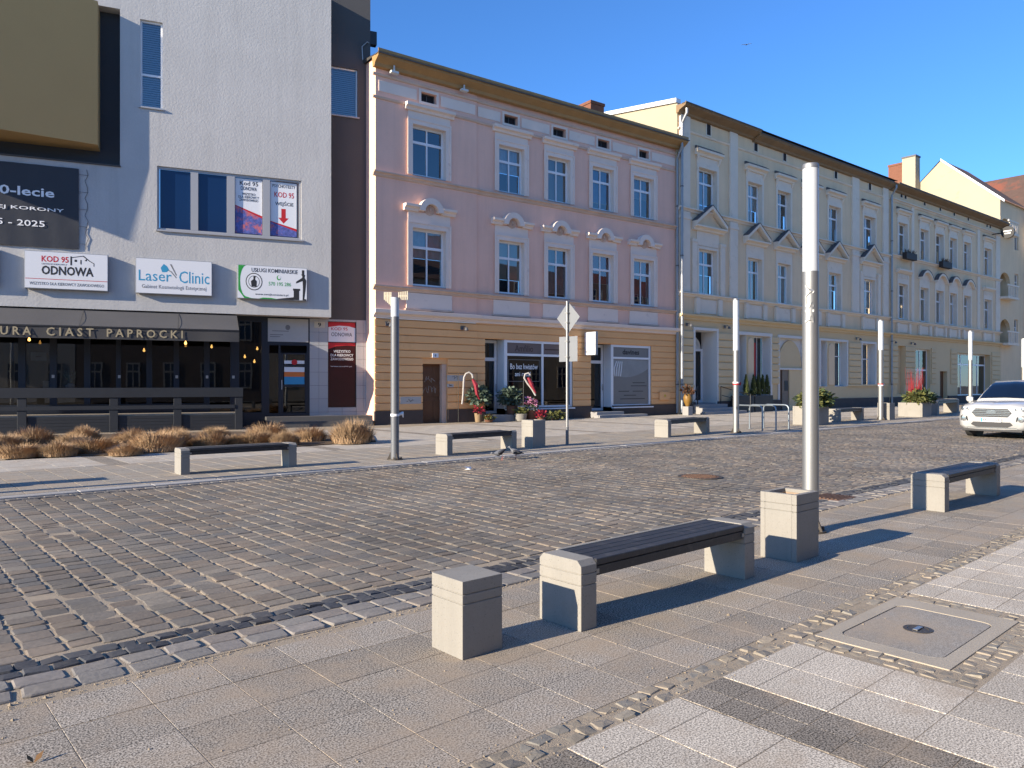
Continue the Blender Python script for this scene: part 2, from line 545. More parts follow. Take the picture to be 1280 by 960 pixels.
MB().prism([(a*.5, b*.5) for a, b in rrect(.97, .62, .2)], -.06, -.03, 'z').build('base', M['iron'], cov)
hnd = MB().lathe([(.085, .001), (.085, .006), (.062, .007), (.058, .0035)], -.03, 0, 20).build('lifting_plate', M['iron'], cov)
MB().box(-.075, .015, -.014, .014, .0072, .012).build('handle', pm('worn steel', (.5, .48, .45), .35, metal=.9), hnd)

def manhole(p, r, label, square=False):
    e = empty('manhole_cover', (p.x, p.y, und(p.x, p.y)+.004 if p.y > K0 else 0)); tag(e, label, 'manhole cover')
    if square:
        MB().box(-r, r, -r*.8, r*.8, -.05, .004).build('frame', M['rust'], e, bevel=.006)
        s = MB()
        for i in range(7): s.box(-r*.82, r*.82, -r*.62+i*r*.2, -r*.62+i*r*.2+r*.1, .0045, .012)
        s.build('grate', M['rust'], e)
    else:
        MB().lathe([(r, -.05), (r, .012), (r*.88, .014), (r*.86, .008)], seg=40).build('frame', M['iron'], e)
        l = MB().lathe([(r*.84, -.03), (r*.84, .013)], seg=40).build('lid', M['rust'], e)
        s = MB()
        for i in range(-5, 6):
            for j in range(-5, 6):
                a, b = i*r*.14, j*r*.14
                if math.hypot(a, b) < r*.74: s.box(a-r*.045, a+r*.045, b-r*.045, b+r*.045, .0135, .019)
        s.build('studs', M['rust'], l)
manhole(G(875, 597), .36, 'round rusty manhole cover in the cobbled road')
manhole(G(1040, 622), .27, 'square rusty drain grate beside the gutter', True)

# far pavement: kerb strip, grey slabs, light slabs with dark cross bands
fp = MB().box(-30, 140, K1+.02, 60, -.1, .000).build('far_pavement', M['sand'])
tag(fp, 'wide slabbed pavement in front of the shops', 'pavement', kind='structure')
M['kerb'] = pm('granite kerb', (.37, .35, .32), .8, .1, 2, .2, 130, .2, 90, rand=.1)
km = MB().box(-.494, .494, -.11, .11, -.1, .021).mesh('kerb_stone', M['kerb'], bevel=.008)
for i in range(64):
    x = -3+i*1.0
    if seen(x, 12.17): obj('kerb_stone', km, fp, (x, K1+.135, rn.uniform(-.002, .002)))
fs = MB(); fl = MB(); fd = MB()
for i in range(-5, 150):
    for j in range(9):
        x, y = .73+.388*(i+.5), 12.31+.37*(j+.5)
        if seen(x, y, 160): fs.box(x-.188, x+.188, y-.180, y+.180, -.01, .020+rn.uniform(-.001, .001))
for i in range(-5, 130):
    band = i % 12 in (0,)
    for j in range(0, 18):
        x, y = 3.72+.39*(i+.5), 15.66+.39*(j+.5)
        if y > 17.9 and x < 9.5 : continue
        if seen(x, y, 160): (fd if band else fl).box(x-.192, x+.192, y-.192, y+.192, -.01, .020+rn.uniform(-.001, .001))
tag(fs.build('far_grey_slabs', M['slab_far'], fp, fix=False), kind='stuff')
tag(fl.build('far_light_slabs', M['slab_far_light'], fp, fix=False), kind='stuff')
tag(fd.build('far_dark_slabs', M['slab_dark'], fp, fix=False), kind='stuff')
# ------------------------------------------------------------------ building helpers
M['frame_white'] = plain('white window frame', (.78, .79, .80), .35)
M['pane'] = glass('window pane', (.66, .71, .74), .10, .01, .06)
M['pane_dark'] = glass('shop pane', (.30, .33, .36), .03, .01, .03)
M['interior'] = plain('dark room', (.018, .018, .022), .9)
M['curtain'] = pm('net curtain', (.66, .66, .64), .9, .25, 5, .1, 60, 0)
M['curtain_dk'] = pm('dim curtain', (.24, .24, .25), .9, .35, 4, .1, 60, 0)
M['blind_beige'] = plain('beige roller blind', (.48, .44, .33), .8)
M['curtain_red'] = plain('red curtain', (.34, .03, .05), .8)
M['curtain_blue'] = pm('blue curtain', (.12, .20, .38), .8, .3, 5)
M['weave'] = pm('woven blind', (.36, .29, .18), .8, .2, 30)
M['black_steel'] = plain('black steel', (.02, .02, .022), .45)
M['zinc'] = pm('zinc sheet', (.33, .34, .35), .5, .12, 3, metal=.6)
M['lead'] = pm('dark flashing', (.10, .10, .105), .6, .2, 4)
M['white_ink'] = plain('white ink', (.85, .85, .85), .6)
M['black_ink'] = plain('black ink', (.02, .02, .022), .6)
M['red_ink'] = plain('red ink', (.50, .015, .02), .6)
M['blue_ink'] = plain('blue ink', (.03, .28, .48), .6)
M['grey_ink'] = plain('grey ink', (.18, .18, .18), .6)
M['green_ink'] = plain('green ink', (.02, .30, .04), .6)
OFF = {}
def thing(F, name, u, y, z, label, cat, group=None):
    e = empty(name, F.w(u, y, z), F.rz); OFF[e.name] = (-u, -y, -z)
    return tag(e, label, cat, group)
def fb(mb, name, m, e, **kw):
    """build in facade coordinates below a thing made with thing()"""
    return mb.build(name, m, e, loc=OFF.get(e.name), **kw)
def wall_holes(mb, u0, u1, z0, z1, y, holes, rev=.2, sill=True):
    us = sorted({u0, u1, *[min(max(h[i], u0), u1) for h in holes for i in (0, 1)]})
    zs = sorted({z0, z1, *[min(max(h[i], z0), z1) for h in holes for i in (2, 3)]})
    for i in range(len(us)-1):
        for j in range(len(zs)-1):
            a, b, c, d = us[i], us[i+1], zs[j], zs[j+1]
            mu, mz = (a+b)/2, (c+d)/2
            if any(h[0] < mu < h[1] and h[2] < mz < h[3] for h in holes): continue
            mb.quad((a, y, c), (b, y, c), (b, y, d), (a, y, d))
    for h in holes:
        a, b, c, d = h[:4]; r = h[4] if len(h) > 4 else rev
        mb.quad((a, y, c), (a, y, d), (a, y+r, d), (a, y+r, c))
        mb.quad((b, y, d), (b, y, c), (b, y+r, c), (b, y+r, d))
        mb.quad((a, y, d), (b, y, d), (b, y+r, d), (a, y+r, d))
        mb.quad((b, y, c), (a, y, c), (a, y+r, c), (b, y+r, c))
    return mb
def bars(mb, u0, u1, z0, z1, y0, y1, b, muls=(), trans=()):
    """window frame: outer ring of width b, mullions at fractions, transoms at fractions (butted)"""
    mb.box(u0, u0+b, y0, y1, z0, z1); mb.box(u1-b, u1, y0, y1, z0, z1)
    mb.box(u0+b, u1-b, y0, y1, z0, z0+b); mb.box(u0+b, u1-b, y0, y1, z1-b, z1)
    tz = [z0+(z1-z0)*t for t in trans]
    for t in tz: mb.box(u0+b, u1-b, y0+.002, y1, t-b*.6, t+b*.6)
    lv = [z0+b] + [q for t in tz for q in (t-b*.6, t+b*.6)] + [z1-b]
    for m_ in muls:
        mu = u0+(u1-u0)*m_
        for k in range(0, len(lv), 2): mb.box(mu-b*.36, mu+b*.36, y0+.004, y1, lv[k], lv[k+1])
    return mb
def window(e, u0, u1, z0, z1, y=.2, muls=(.5,), trans=(.66,), b=.055, fm='frame_white', inner='curtain', pane='pane', shade=1.0, name='window', trim=None, tilt=False):
    """window set back by y in its opening: frame > panes, curtain"""
    w = fb(bars(MB(), u0, u1, z0, z1, y, y+.07, b, muls, trans), name, M[fm], e)
    us = [u0+b] + [u0+(u1-u0)*m_ for m_ in muls] + [u1-b]
    zs = [z0+b] + [z0+(z1-z0)*t for t in trans] + [z1-b]
    for i in range(len(us)-1):
        for j in range(len(zs)-1):
            tw = random.uniform(-.006, .006); tv = random.uniform(-.006, .006)
            MB().quad((us[i], y+.03+tw, zs[j]), (us[i+1], y+.03-tw, zs[j]), (us[i+1], y+.03-tw+tv, zs[j+1]), (us[i], y+.03+tw+tv, zs[j+1])).build('pane', M[pane], w, fix=False)
    if inner:
        zb = z1-(z1-z0)*shade
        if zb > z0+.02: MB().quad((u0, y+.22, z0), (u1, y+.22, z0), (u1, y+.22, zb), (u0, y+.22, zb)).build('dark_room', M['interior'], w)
        if inner in ('curtain', 'curtain_dk', 'curtain_blue', 'curtain_red'):
            n = 14; mb = MB()
            for k in range(n):
                a, c = u0+(u1-u0)*k/n, u0+(u1-u0)*(k+1)/n; ya, yc = y+.13+.025*(k % 2), y+.13+.025*((k+1) % 2)
                mb.quad((a, ya, zb), (c, yc, zb), (c, yc, z1), (a, ya, z1))
            mb.build('curtain', M[inner], w)
        elif inner == 'slats':
            mb = MB(); z = zb+.03
            while z < z1-.02: mb.box(u0+.03, u1-.03, y+.10, y+.115, z, z+.055); z += .075
            mb.build('blind', M['slat'], w)
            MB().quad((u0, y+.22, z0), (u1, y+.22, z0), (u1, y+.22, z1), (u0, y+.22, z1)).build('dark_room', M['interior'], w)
        else:
            MB().quad((u0, y+.14, zb), (u1, y+.14, zb), (u1, y+.14, z1), (u0, y+.14, z1)).build('blind' if inner != 'interior' else 'dark_room', M[inner], w)
    return w
def text(s, u0, u1, z0, z1, y, m, parent, bold=0, name='lettering', loc=None, keep=False, ext=.002):
    c = bpy.data.curves.new('t', 'FONT'); c.body = s; c.extrude = .0001; c.offset = bold; c.resolution_u = 2
    o = bpy.data.objects.new('t', c); COL.objects.link(o)
    bpy.context.view_layer.update()
    me = bpy.data.meshes.new_from_object(o.evaluated_get(bpy.context.evaluated_depsgraph_get()))
    bpy.data.objects.remove(o); bpy.data.curves.remove(c)
    xs = [v.co.x for v in me.vertices]; ys = [v.co.y for v in me.vertices]
    ax, bx, ay, by = min(xs), max(xs), min(ys), max(ys)
    kx, ky = (u1-u0)/(bx-ax), (z1-z0)/(by-ay)
    for v in me.vertices:
        v.co = (u0+(v.co.x-ax)*kx, y - (ext if v.co.z > 0 else 0), z0+(v.co.y-ay)*ky)
    me.materials.clear(); me.materials.append(M[m] if isinstance(m, str) else m)
    me.name = name
    return obj(name, me, parent, loc)
def ptext(F, s, x0, y0, x1, y1, out, m, e, **kw):
    """text on a facade plane, its box given by the photo pixels of its left-top and right-bottom corner"""
    u0, zt = F.uz(x0, y0, out); u1, zb = F.uz(x1, y1, out)
    return text(s, u0, u1, zb, zt, -out-.001, m, e, loc=OFF.get(e.name), **kw)

# ------------------------------------------------------------------ white corner building with the cafe
W = Facade(463, 530.4, 2813)
M['stucco'] = pm('white rough render', (.49, .48, .465), .9, .06, .5, .05, 30, .42, 15, .02, streak=.10)
M['grey_render'] = pm('dark grey render', (.082, .08, .080), .9, .1, .8, .08, 40, .5, 40)
M['recess'] = pm('anthracite render', (.055, .06, .068), .9, .1, 1, .08, 40, .4, 40)
M['ochre'] = pm('ochre render', (.43, .285, .12), .9, .05, .8, .04, 40, .3, 40)
M['tile_grey'] = pm('pale grey wall tile', (.36, .37, .38), .5, .05, 1, .03, 40, .05, 40, rand=.04)
M['cafe_frame'] = plain('blue black frame', (.014, .019, .030), .4)
M['slat'] = plain('venetian slat', (.50, .56, .64), .5)
M['alu'] = plain('grey aluminium frame', (.42, .41, .40), .45, .3)
O6 = .6
wb = thing(W, 'corner_building', 0, 0, 0, 'white rendered corner building with grey side strip and cafe on its ground floor', 'building')
UL = W.u(0, O6)-7
UR = W.u(413.9, O6)
ZB, ZT = W.z(413, 396.6, O6), W.z(413, -12, O6)
def rect(F, x0, y0, x1, y1, out):
    """photo corners left-top, right-bottom -> (u0, u1, z0, z1) on the plane"""
    u0, zt = F.uz(x0, y0, out); u1, zb = F.uz(x1, y1, out)
    return (u0, u1, zb, zt)
rcs = rect(W, 0, 10, 150, 207, O6); rcs = (UL+1.5, rcs[1], rcs[2], W.z(149, 11, O6))
nar = rect(W, 175.2, 24, 203.2, 135, O6); nar = (nar[0], nar[1], W.z(203, 136.5, O6), W.z(175, 23.5, O6))
bnd = (W.u(196.4, O6), W.u(376.8, O6), W.z(376.8, 300, O6), W.z(196.4, 207.1, O6))
m = wall_holes(MB(), UL, UR, ZB, ZT, -O6, [(*rcs, .45), (*nar, .16), (*bnd, .16)])
m.quad((UR, -O6, ZB), (UR, 9, ZB), (UR, 9, ZT), (UR, -O6, ZT)).quad((UL, -O6, ZB), (UL, -O6, ZT), (UL, 9, ZT), (UL, 9, ZB))
m.quad((UL, -O6, ZT), (UR, -O6, ZT), (UR, 9, ZT), (UL, 9, ZT)).quad((UL, -O6, ZB), (UL, 0, ZB), (UR, 0, ZB), (UR, -O6, ZB))
fb(m, 'wall', M['stucco'], wb, fix=False)
fb(MB().box(UL+.02, UR-.02, .01, 8.9, ZB+.01, ZB+.2), 'floor_slab', M['grey_render'], wb)
fb(MB().quad((rcs[0], -O6+.45, rcs[2]), (rcs[1], -O6+.45, rcs[2]), (rcs[1], -O6+.45, rcs[3]), (rcs[0], -O6+.45, rcs[3])), 'recess_wall', M['recess'], wb)
# the ochre bay stands out of the recess at an angle
br_u, br_zb = W.uz(122, 181, O6+.34); br_zt = rcs[3]-.02
L = br_u-rcs[0]-.4
pl = [(br_u, -O6-.34), (br_u, -O6+.45), (br_u-L, -O6+.45), (br_u-L, -O6-.34-L*.21)]
fb(MB().prism(pl, br_zb, br_zt, 'z'), 'bay', M['ochre'], wb)
fb(MB().box(rcs[0], rcs[1]+.02, -O6-.05, -O6+.02, rcs[2]-.05, rcs[2]-.004), 'recess_sill', M['grey_render'], wb)
# grey strip and its window
gw = rect(W, 413, 83, 447, 147, 0); gw = (UR+.03, gw[1], W.z(446, 147, 0), W.z(415, 82, 0))
m = wall_holes(MB(), UR-.3, 0, ZB-.02, ZT+1.4, 0, [(*gw, .14)])
m.quad((0, 0, 0), (0, 9, 0), (0, 9, ZT+1.4), (0, 0, ZT+1.4)).quad((UR-.3, 0, ZT+1.4), (0, 0, ZT+1.4), (0, 9, ZT+1.4), (UR-.3, 9, ZT+1.4))
fb(m, 'side_strip', M['grey_render'], wb, fix=False)
window(wb, *gw, y=.08, muls=(), trans=(), b=.05, inner='slats')
fb(MB().box(gw[0]-.02, gw[1]+.06, -.07, .03, gw[2]-.05, gw[2]-.003), 'sill', M['alu'], wb)
window(wb, *nar, y=-O6+.1, muls=(), trans=(.38,), b=.06, inner='slats')
fb(MB().box(nar[0]-.04, nar[1]+.04, -O6-.06, -O6+.05, nar[2]-.05, nar[2]-.003), 'sill', M['alu'], wb)
bw = fb(bars(MB(), bnd[0], bnd[1], bnd[2], bnd[3], -O6+.06, -O6+.14, .07), 'window', M['alu'], wb)
px4 = ((200.1, 238.6), (247.3, 283.9), (293, 328.7), (337, 371.8)); mm = MB()
M['navy_pane'] = plain('navy film', (.006, .022, .075), .12)
for k, (a, b) in enumerate(px4):
    a, b = W.u(a, O6-.1), W.u(b, O6-.1)
    MB().box(a, b, -O6+.125, -O6+.13, bnd[2]+.08, bnd[3]-.08).build('pane', M['navy_pane'], bw)
    if k < 3:
        c = W.u(px4[k+1][0], O6-.1)
        mm.box(b-.01, c+.01, -O6+.055, -O6+.14, bnd[2]+.07, bnd[3]-.07)
mm.build('mullion', M['alu'], bw)
fb(MB().box(bnd[0]-.04, bnd[1]+.06, -O6-.07, -O6+.05, bnd[2]-.06, bnd[2]-.004), 'sill', M['alu'], wb)
# posters on the two right panes
M['paper'] = plain('white poster paper', (.74, .75, .77), .5)
M['photo_blue'] = pm('printed night photo', (.10, .12, .34), .4, .8, 9, .4, 30, 0, dirt=(.62, .16, .14), dirt_s=3, dirt_lo=.5, dirt_hi=.62)
for k in (2, 3):
    a, b = W.u(px4[k][0]+1, O6-.1), W.u(px4[k][1]-1, O6-.1); z0, z1 = bnd[2]+.11, bnd[3]-.11
    y = -O6+.122
    t = thing(W, 'poster', (a+b)/2, y, z0, ('white poster about drivers training behind the pane beside the red arrow poster', 'white poster with a red arrow pointing down behind the pane')[k-2], 'poster')
    of = OFF[t.name]; w = b-a; h = z1-z0
    fb(MB().box(a, b, y-.002, y+.002, z0, z1), 'sheet', M['paper'], t)
    top = .50 if k == 2 else .26
    fb(MB().poly([(a, y-.003, z0), (b, y-.003, z0), (b, y-.003, z0+h*(.30 if k == 2 else .11)), (a, y-.003, z0+h*top)]), 'picture', M['photo_blue'], t)
    fb(MB().quad((a, y-.004, z0+h*(top-.005)), (b, y-.004, z0+h*((.30 if k == 2 else .11)-.005)), (b, y-.004, z0+h*((.30 if k == 2 else .11)+.04)), (a, y-.004, z0+h*(top+.01))), 'stripe', M['red_ink'], t)
    L6 = (('Kod 95', .17, .85, .88, .96), ('ODNOWA', .2, .8, .79, .86), ('WSZYSTKO', .25, .75, .70, .745), ('DLA KIEROWCY', .12, .88, .645, .69), ('ZAWODOWEGO', .15, .85, .59, .635)) if k == 2 else (('PSYCHOTESTY', .08, .95, .90, .96), ('KOD 95', .15, .9, .72, .82), ('WEJŚCIE', .18, .88, .55, .655))
    for s, p, q, r_, v in L6:
        text(s, a+w*p, a+w*q, z0+h*r_, z0+h*v, y-.003, 'red_ink' if s == 'KOD 95' else 'black_ink', t, loc=of, bold=.01)
    if k == 3:
        c = (a+b)/2
        fb(MB().poly([(c, y-.003, z0+h*.235), (c+w*.20, y-.003, z0+h*.34), (c+w*.085, y-.003, z0+h*.34), (c+w*.085, y-.003, z0+h*.51), (c-w*.085, y-.003, z0+h*.51), (c-w*.085, y-.003, z0+h*.34), (c-w*.20, y-.003, z0+h*.34)]), 'arrow', M['red_ink'], t)

# light-box signs
M['acryl'] = plain('white acrylic sign face', (.72, .73, .75), .35)
M['signbox'] = plain('sign box side', (.30, .31, .32), .4, .3)
OS = O6+.18
def signbox(x0, yt0, yb0, x1, yt1, yb1, label):
    u0, u1 = W.u(x0, OS), W.u(x1, OS)
    z1 = (W.z(x0, yt0, OS)+W.z(x1, yt1, OS))/2; z0 = (W.z(x0, yb0, OS)+W.z(x1, yb1, OS))/2
    t = thing(W, 'light_box_sign', (u0+u1)/2, -O6, z0, label, 'sign', 'light box signs on the white wall')
    fb(MB().box(u0, u1, -OS, -O6-.02, z0, z1), 'box', M['signbox'], t, bevel=.01)
    fb(MB().box(u0+.02, u1-.02, -OS-.006, -OS+.002, z0+.02, z1-.02), 'face', M['acryl'], t)
    for a in (u0+.3, u1-.3): fb(MB().box(a-.03, a+.03, -O6-.019, -O6, z0+.1, z1-.1), 'bracket', M['signbox'], t)
    def put(s, fx0, fx1, fz0, fz1, m_, bold=0):
        text(s, u0+(u1-u0)*fx0, u0+(u1-u0)*fx1, z0+(z1-z0)*fz0, z0+(z1-z0)*fz1, -OS-.007, m_, t, bold, loc=OFF[t.name])
    def shp(pts, name, m_, lift=.008):
        fb(MB().poly([(u0+(u1-u0)*a, -OS-lift, z0+(z1-z0)*b) for a, b in pts]), name, M[m_], t)
    return put, shp
put, shp = signbox(-110, 303, 352, -4, 311, 358, 'blank white light box sign beside the one with the truck drawing')
put, shp = signbox(30.3, 311.8, 360, 135.2, 319.3, 364.2, 'white light box sign with red and black lettering and a truck drawing')
put('KOD 95', .20, .52, .72, .88, 'red_ink', .02); put('ODNOWA', .20, .82, .38, .62, 'black_ink', .03)
put('CENTRUM KIEROWCY', .20, .5, .645, .685, 'grey_ink'); put('WSZYSTKO DLA KIEROWCY ZAWODOWEGO', .06, .95, .10, .18, 'grey_ink', .01)
shp([(.01, .255), (.99, .255), (.99, .27), (.01, .27)], 'rule', 'red_ink')
for pts in ([(.54, .66), (.56, .66), (.56, .90), (.54, .90)], [(.56, .88), (.70, .94), (.70, .92), (.56, .86)], [(.59, .76), (.62, .76), (.62, .82), (.59, .82)], [(.66, .70), (.675, .70), (.675, .82), (.66, .82)], [(.70, .94), (.78, .80), (.77, .79), (.69, .92)], [(.78, .80), (.83, .74), (.83, .66), (.82, .66), (.82, .73), (.77, .79)], [(.71, .80), (.74, .86), (.74, .79)]):
    shp(pts, 'truck_drawing', 'black_ink')
put, shp = signbox(169.4, 321.3, 366.1, 265.2, 327.5, 370.5, 'white light box sign with thin blue lettering and a blue leaf')
put('Laser', .04, .46, .36, .66, 'blue_ink'); put('Clinic', .56, .96, .34, .68, 'blue_ink'); put('Gabinet Kosmetologii Estetycznej', .08, .92, .12, .26, 'grey_ink')
shp([(.34, .62), (.32, .74), (.36, .86), (.40, .80), (.43, .70), (.40, .63)], 'leaf', 'blue_ink'); shp([(.41, .70), (.46, .66), (.53, .48), (.52, .47), (.45, .64), (.41, .68)], 'stem', 'grey_ink'); shp([(.44, .86), (.46, .86), (.53, .56), (.52, .54)], 'wand', 'grey_ink')
put, shp = signbox(296.4, 330.1, 372.7, 384.1, 335.3, 376.4, 'white light box sign of a chimney sweep with green arc')
put('USŁUGI KOMINIARSKIE', .20, .86, .80, .92, 'black_ink', .01); put('570 195 286', .44, .76, .42, .53, 'green_ink'); put('www.twojkominiarz.pl', .25, .72, .10, .18, 'black_ink')
arc = [(.02+.115*(1-abs(math.cos(R(a)))) if 0 else .13-.125*math.cos(R(a))*1.0, .5+.49*math.sin(R(a))) for a in range(-85, 86, 10)]
shp([(.015, .98), (.13, .98)] + [(.13-.09*math.cos(R(a)), .52+.46*math.sin(R(a))) for a in range(80, -81, -16)] + [(.20, .02), (.28, .015), (.10, .015), (.015, .25)], 'arc', 'green_ink')
shp([(.30, .015), (.36, .05), (.47, .05), (.60, .015)], 'hill', 'green_ink')
ring_o = [(.235+.118*math.cos(R(a)), .51+.26*math.sin(R(a))) for a in range(0, 360, 20)]
shp(ring_o, 'emblem', 'black_ink'); shp([(.235+(a-.235)*.9, .51+(b-.51)*.9) for a, b in ring_o], 'emblem_ring', 'acryl', .009); shp([(.235+(a-.235)*.68, .51+(b-.51)*.68) for a, b in ring_o], 'emblem_ring', 'black_ink', .010); shp([(.235+(a-.235)*.62, .51+(b-.51)*.62) for a, b in ring_o], 'emblem_ring', 'acryl', .011)
shp([(.20, .36), (.27, .36), (.275, .52), (.25, .58), (.26, .68), (.225, .68), (.225, .58), (.19, .52)], 'figure', 'black_ink', .012)
hs = [(.585+.03*math.cos(R(a)), .66+.075*math.sin(R(a))) for a in range(0, 360, 30)]
shp(hs, 'handset', 'green_ink'); shp([(.592+(a-.585)*.72, .675+(b-.66)*.72) for a, b in hs], 'handset', 'acryl', .0095)
shp([(.56, .03), (.80, .10), (.80, .015), (.56, .015)], 'roof_shape', 'black_ink'); shp([(.80, .02), (.88, .02), (.88, .30), (.895, .30), (.895, .36), (.79, .36), (.79, .30), (.80, .30)], 'chimney_shape', 'black_ink')
shp([(.93, .015), (.985, .015), (.985, .05), (.955, .06), (.975, .35), (.985, .62), (.96, .70), (.965, .75), (.97, .78), (.955, .80), (.955, .93), (.92, .93), (.92, .80), (.905, .79), (.925, .76), (.925, .70), (.84, .58), (.83, .52), (.85, .53), (.93, .60), (.935, .40)], 'sweep_figure', 'black_ink')
# banner
M['banner'] = pm('anthracite banner cloth', (.035, .038, .046), .6, .08, 2, 0, 40, .1, 6, .03)
OB = O6+.05
ub, zt = W.uz(98.5, 210.9, OB); zb = W.z(98.5, 311.7, OB); ua = W.u(0, OB)-3.4
bn = thing(W, 'banner', ub, -O6, zb, 'dark grey anniversary banner with white lettering laced to the white wall', 'banner')
n = 24; mb = MB()
for i in range(n+1):
    for j in range(7):
        mb.v.append((ua+(ub-ua)*i/n, -OB+.012*math.sin(i*1.9+j), zb+(zt-zb)*j/6))
for i in range(n):
    for j in range(6): a = i*7+j; mb.f.append((a, a+7, a+8, a+1))
fb(mb, 'cloth', M['banner'], bn, smooth=2)
O7 = OB+.015
ptext(W, '0-lecie', -1, 230, 68, 247.5, O7, 'white_ink', bn, bold=.02); ptext(W, 'EJ KORONY', -3, 255, 80, 267, O7, 'white_ink', bn, bold=.008); ptext(W, '5 - 2025', -4, 272, 56, 284, O7, 'white_ink', bn, bold=.008)
pts = []
for i in range(15):
    z = zt-(zt-zb)*i/14; pts.append((ub+.22+.05*math.sin(i*2.2), -O6-.02, z))
fb(MB().tube(pts, .008, 5), 'rope', M['lead'], bn)
mb = MB()
for i in range(1, 14, 3): mb.tube([(ub-.02, -OB-.01, pts[i][2]), pts[i]], .006, 4)
fb(mb, 'lacing', M['lead'], bn)

# ground floor: tiled wall, door, glazed cafe front
TH = W.z(400, 518.5, 0)
dr = (W.u(333, 0), W.u(387, 0), TH-.02, ZB)
pw = (W.u(410, 0), W.u(445.3, 0), W.z(445, 509, 0), W.z(410, 401.7, 0))
fb(wall_holes(MB(), dr[1], 0, 0, ZB, .02, [(*pw, .1)]), 'tiled_wall_bed', M['grey_render'], wb)
nrow = 8; ts = (ZB-.02)/nrow
ue = [dr[1], (dr[1]+pw[0])/2, pw[0], (pw[0]+pw[1])/2, pw[1], pw[1]+(0-pw[1])*.5, 0]
for i in range(6):
    for j in range(nrow):
        a, b, z0, z1 = ue[i]+.004, ue[i+1]-.004, j*ts+.004, (j+1)*ts-.004
        if i in (2, 3):
            if z0 >= pw[2]-.02 and z1 <= pw[3]+.02: continue
            if z0 < pw[2] < z1: z1 = pw[2]-.004
            if z0 < pw[3] < z1: z0 = pw[3]+.004
            if z1-z0 < .05: continue
        fb(MB().box(a, b, -.012, .03, z0, z1), 'wall_tile', M['tile_grey'], wb)
fb(MB().box(W.u(333, 0)-.05, .0, -.55, .02, 0, TH-.03), 'step', M['grey_render'], wb, bevel=.01)
fb(MB().box(W.u(345, 0), -.1, -.95, -.56, 0, TH*.5), 'step', M['grey_render'], wb, bevel=.01)
# door
dd = fb(bars(MB(), dr[0], dr[1], dr[2], dr[3]-.02, .0, .09, .10, (.30,), (.735,)), 'door', M['cafe_frame'], wb)
du = dr[0]+(dr[1]-dr[0])*.30
for z0, z1 in ((TH+.12, TH+1.05), (TH+1.12, TH+1.80), (TH+1.86, TH+2.25)):
    MB().box(du+.14, dr[1]-.15, .05, .055, z0, z1).build('pane', M['pane_dark'], dd)
MB().box(dr[0]+.1, du-.03, .05, .055, TH+.1, TH+2.28).build('pane', M['pane_dark'], dd)
lf = MB(); lf.box(du+.04, du+.13, .02, .07, TH+.1, TH+2.3); lf.box(dr[1]-.16, dr[1]-.1, .02, .07, TH+.1, TH+2.3)
for z0, z1 in ((TH+.1, TH+.12), (TH+1.05, TH+1.12), (TH+1.8, TH+1.86), (TH+2.25, TH+2.3)): lf.box(du+.13, dr[1]-.16, .025, .07, z0, z1)
lf.build('leaf', M['cafe_frame'], dd)
MB().box(du+.06, du+.09, -.06, -.03, TH+.95, TH+1.30).box(du+.06, du+.09, -.03, .02, TH+.97, TH+1.0).box(du+.06, du+.09, -.03, .02, TH+1.25, TH+1.28).build('handle', M['alu'], dd)
a, b = du+.17, dr[1]-.18
for z0, z1, mt in ((TH+1.60, TH+1.78, 'paper'), (TH+1.42, TH+1.60, 'orange'), (TH+1.14, TH+1.42, 'cyan'), (TH+1.90, TH+2.02, 'paper')):
    if mt not in M: M[mt] = plain(mt+' print', (.62, .16, .03) if mt == 'orange' else (.03, .26, .48), .5)
    MB().quad((a, .045, z0), (b, .045, z0), (b, .045, z1), (a, .045, z1)).build('notice', M[mt], dd)
MB().poly([((a+b)/2+.11*math.cos(R(t)), .043, TH+1.96+.10*math.sin(R(t))) for t in range(0, 360, 30)]).build('round_sticker', M['red_ink'], dd)
z0, z1 = dr[2]+(dr[3]-dr[2])*.75, dr[3]-.06
MB().box(dr[0]+.05, dr[1]-.05, -.02, -.003, z0, z1).build('transom_sign', pm('frosted sign', (.42, .42, .40), .5, .1, 3), dd)
for a_, b_, c_ in ((.2, .75, .38), (.12, .95, .24), (.12, 1.05, .17)): MB().box(dr[0]+a_, dr[1]-b_, -.0215, -.0205, z0+c_, z0+c_+.025).build('print_line', M['grey_ink'], dd)
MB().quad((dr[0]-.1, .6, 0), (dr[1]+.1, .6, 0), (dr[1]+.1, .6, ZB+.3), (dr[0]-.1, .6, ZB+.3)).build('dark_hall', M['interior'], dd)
MB().poly([(dr[0]+.75+.09*math.cos(R(t)), -.022, z0+.53+.10*math.sin(R(t))) for t in range(0, 360, 40)]).build('emblem', M['grey_ink'], dd)
# number plate
np_ = thing(W, 'house_number_plate', W.u(399, 0), 0, W.z(399, 409, 0), 'pale number plate with the figure 9 on grey tiled wall', 'number plate')
a = rect(W, 392.5, 402, 406, 410, 0)
fb(MB().box(a[0], a[1], -.03, -.013, a[2], a[3]), 'plate', plain('cream plate', (.5, .47, .38), .5), np_, bevel=.004)
text('9', (a[0]+a[1])/2-.06, (a[0]+a[1])/2+.06, a[2]+.04, a[3]-.04, -.031, 'black_ink', np_, .02, loc=OFF[np_.name])
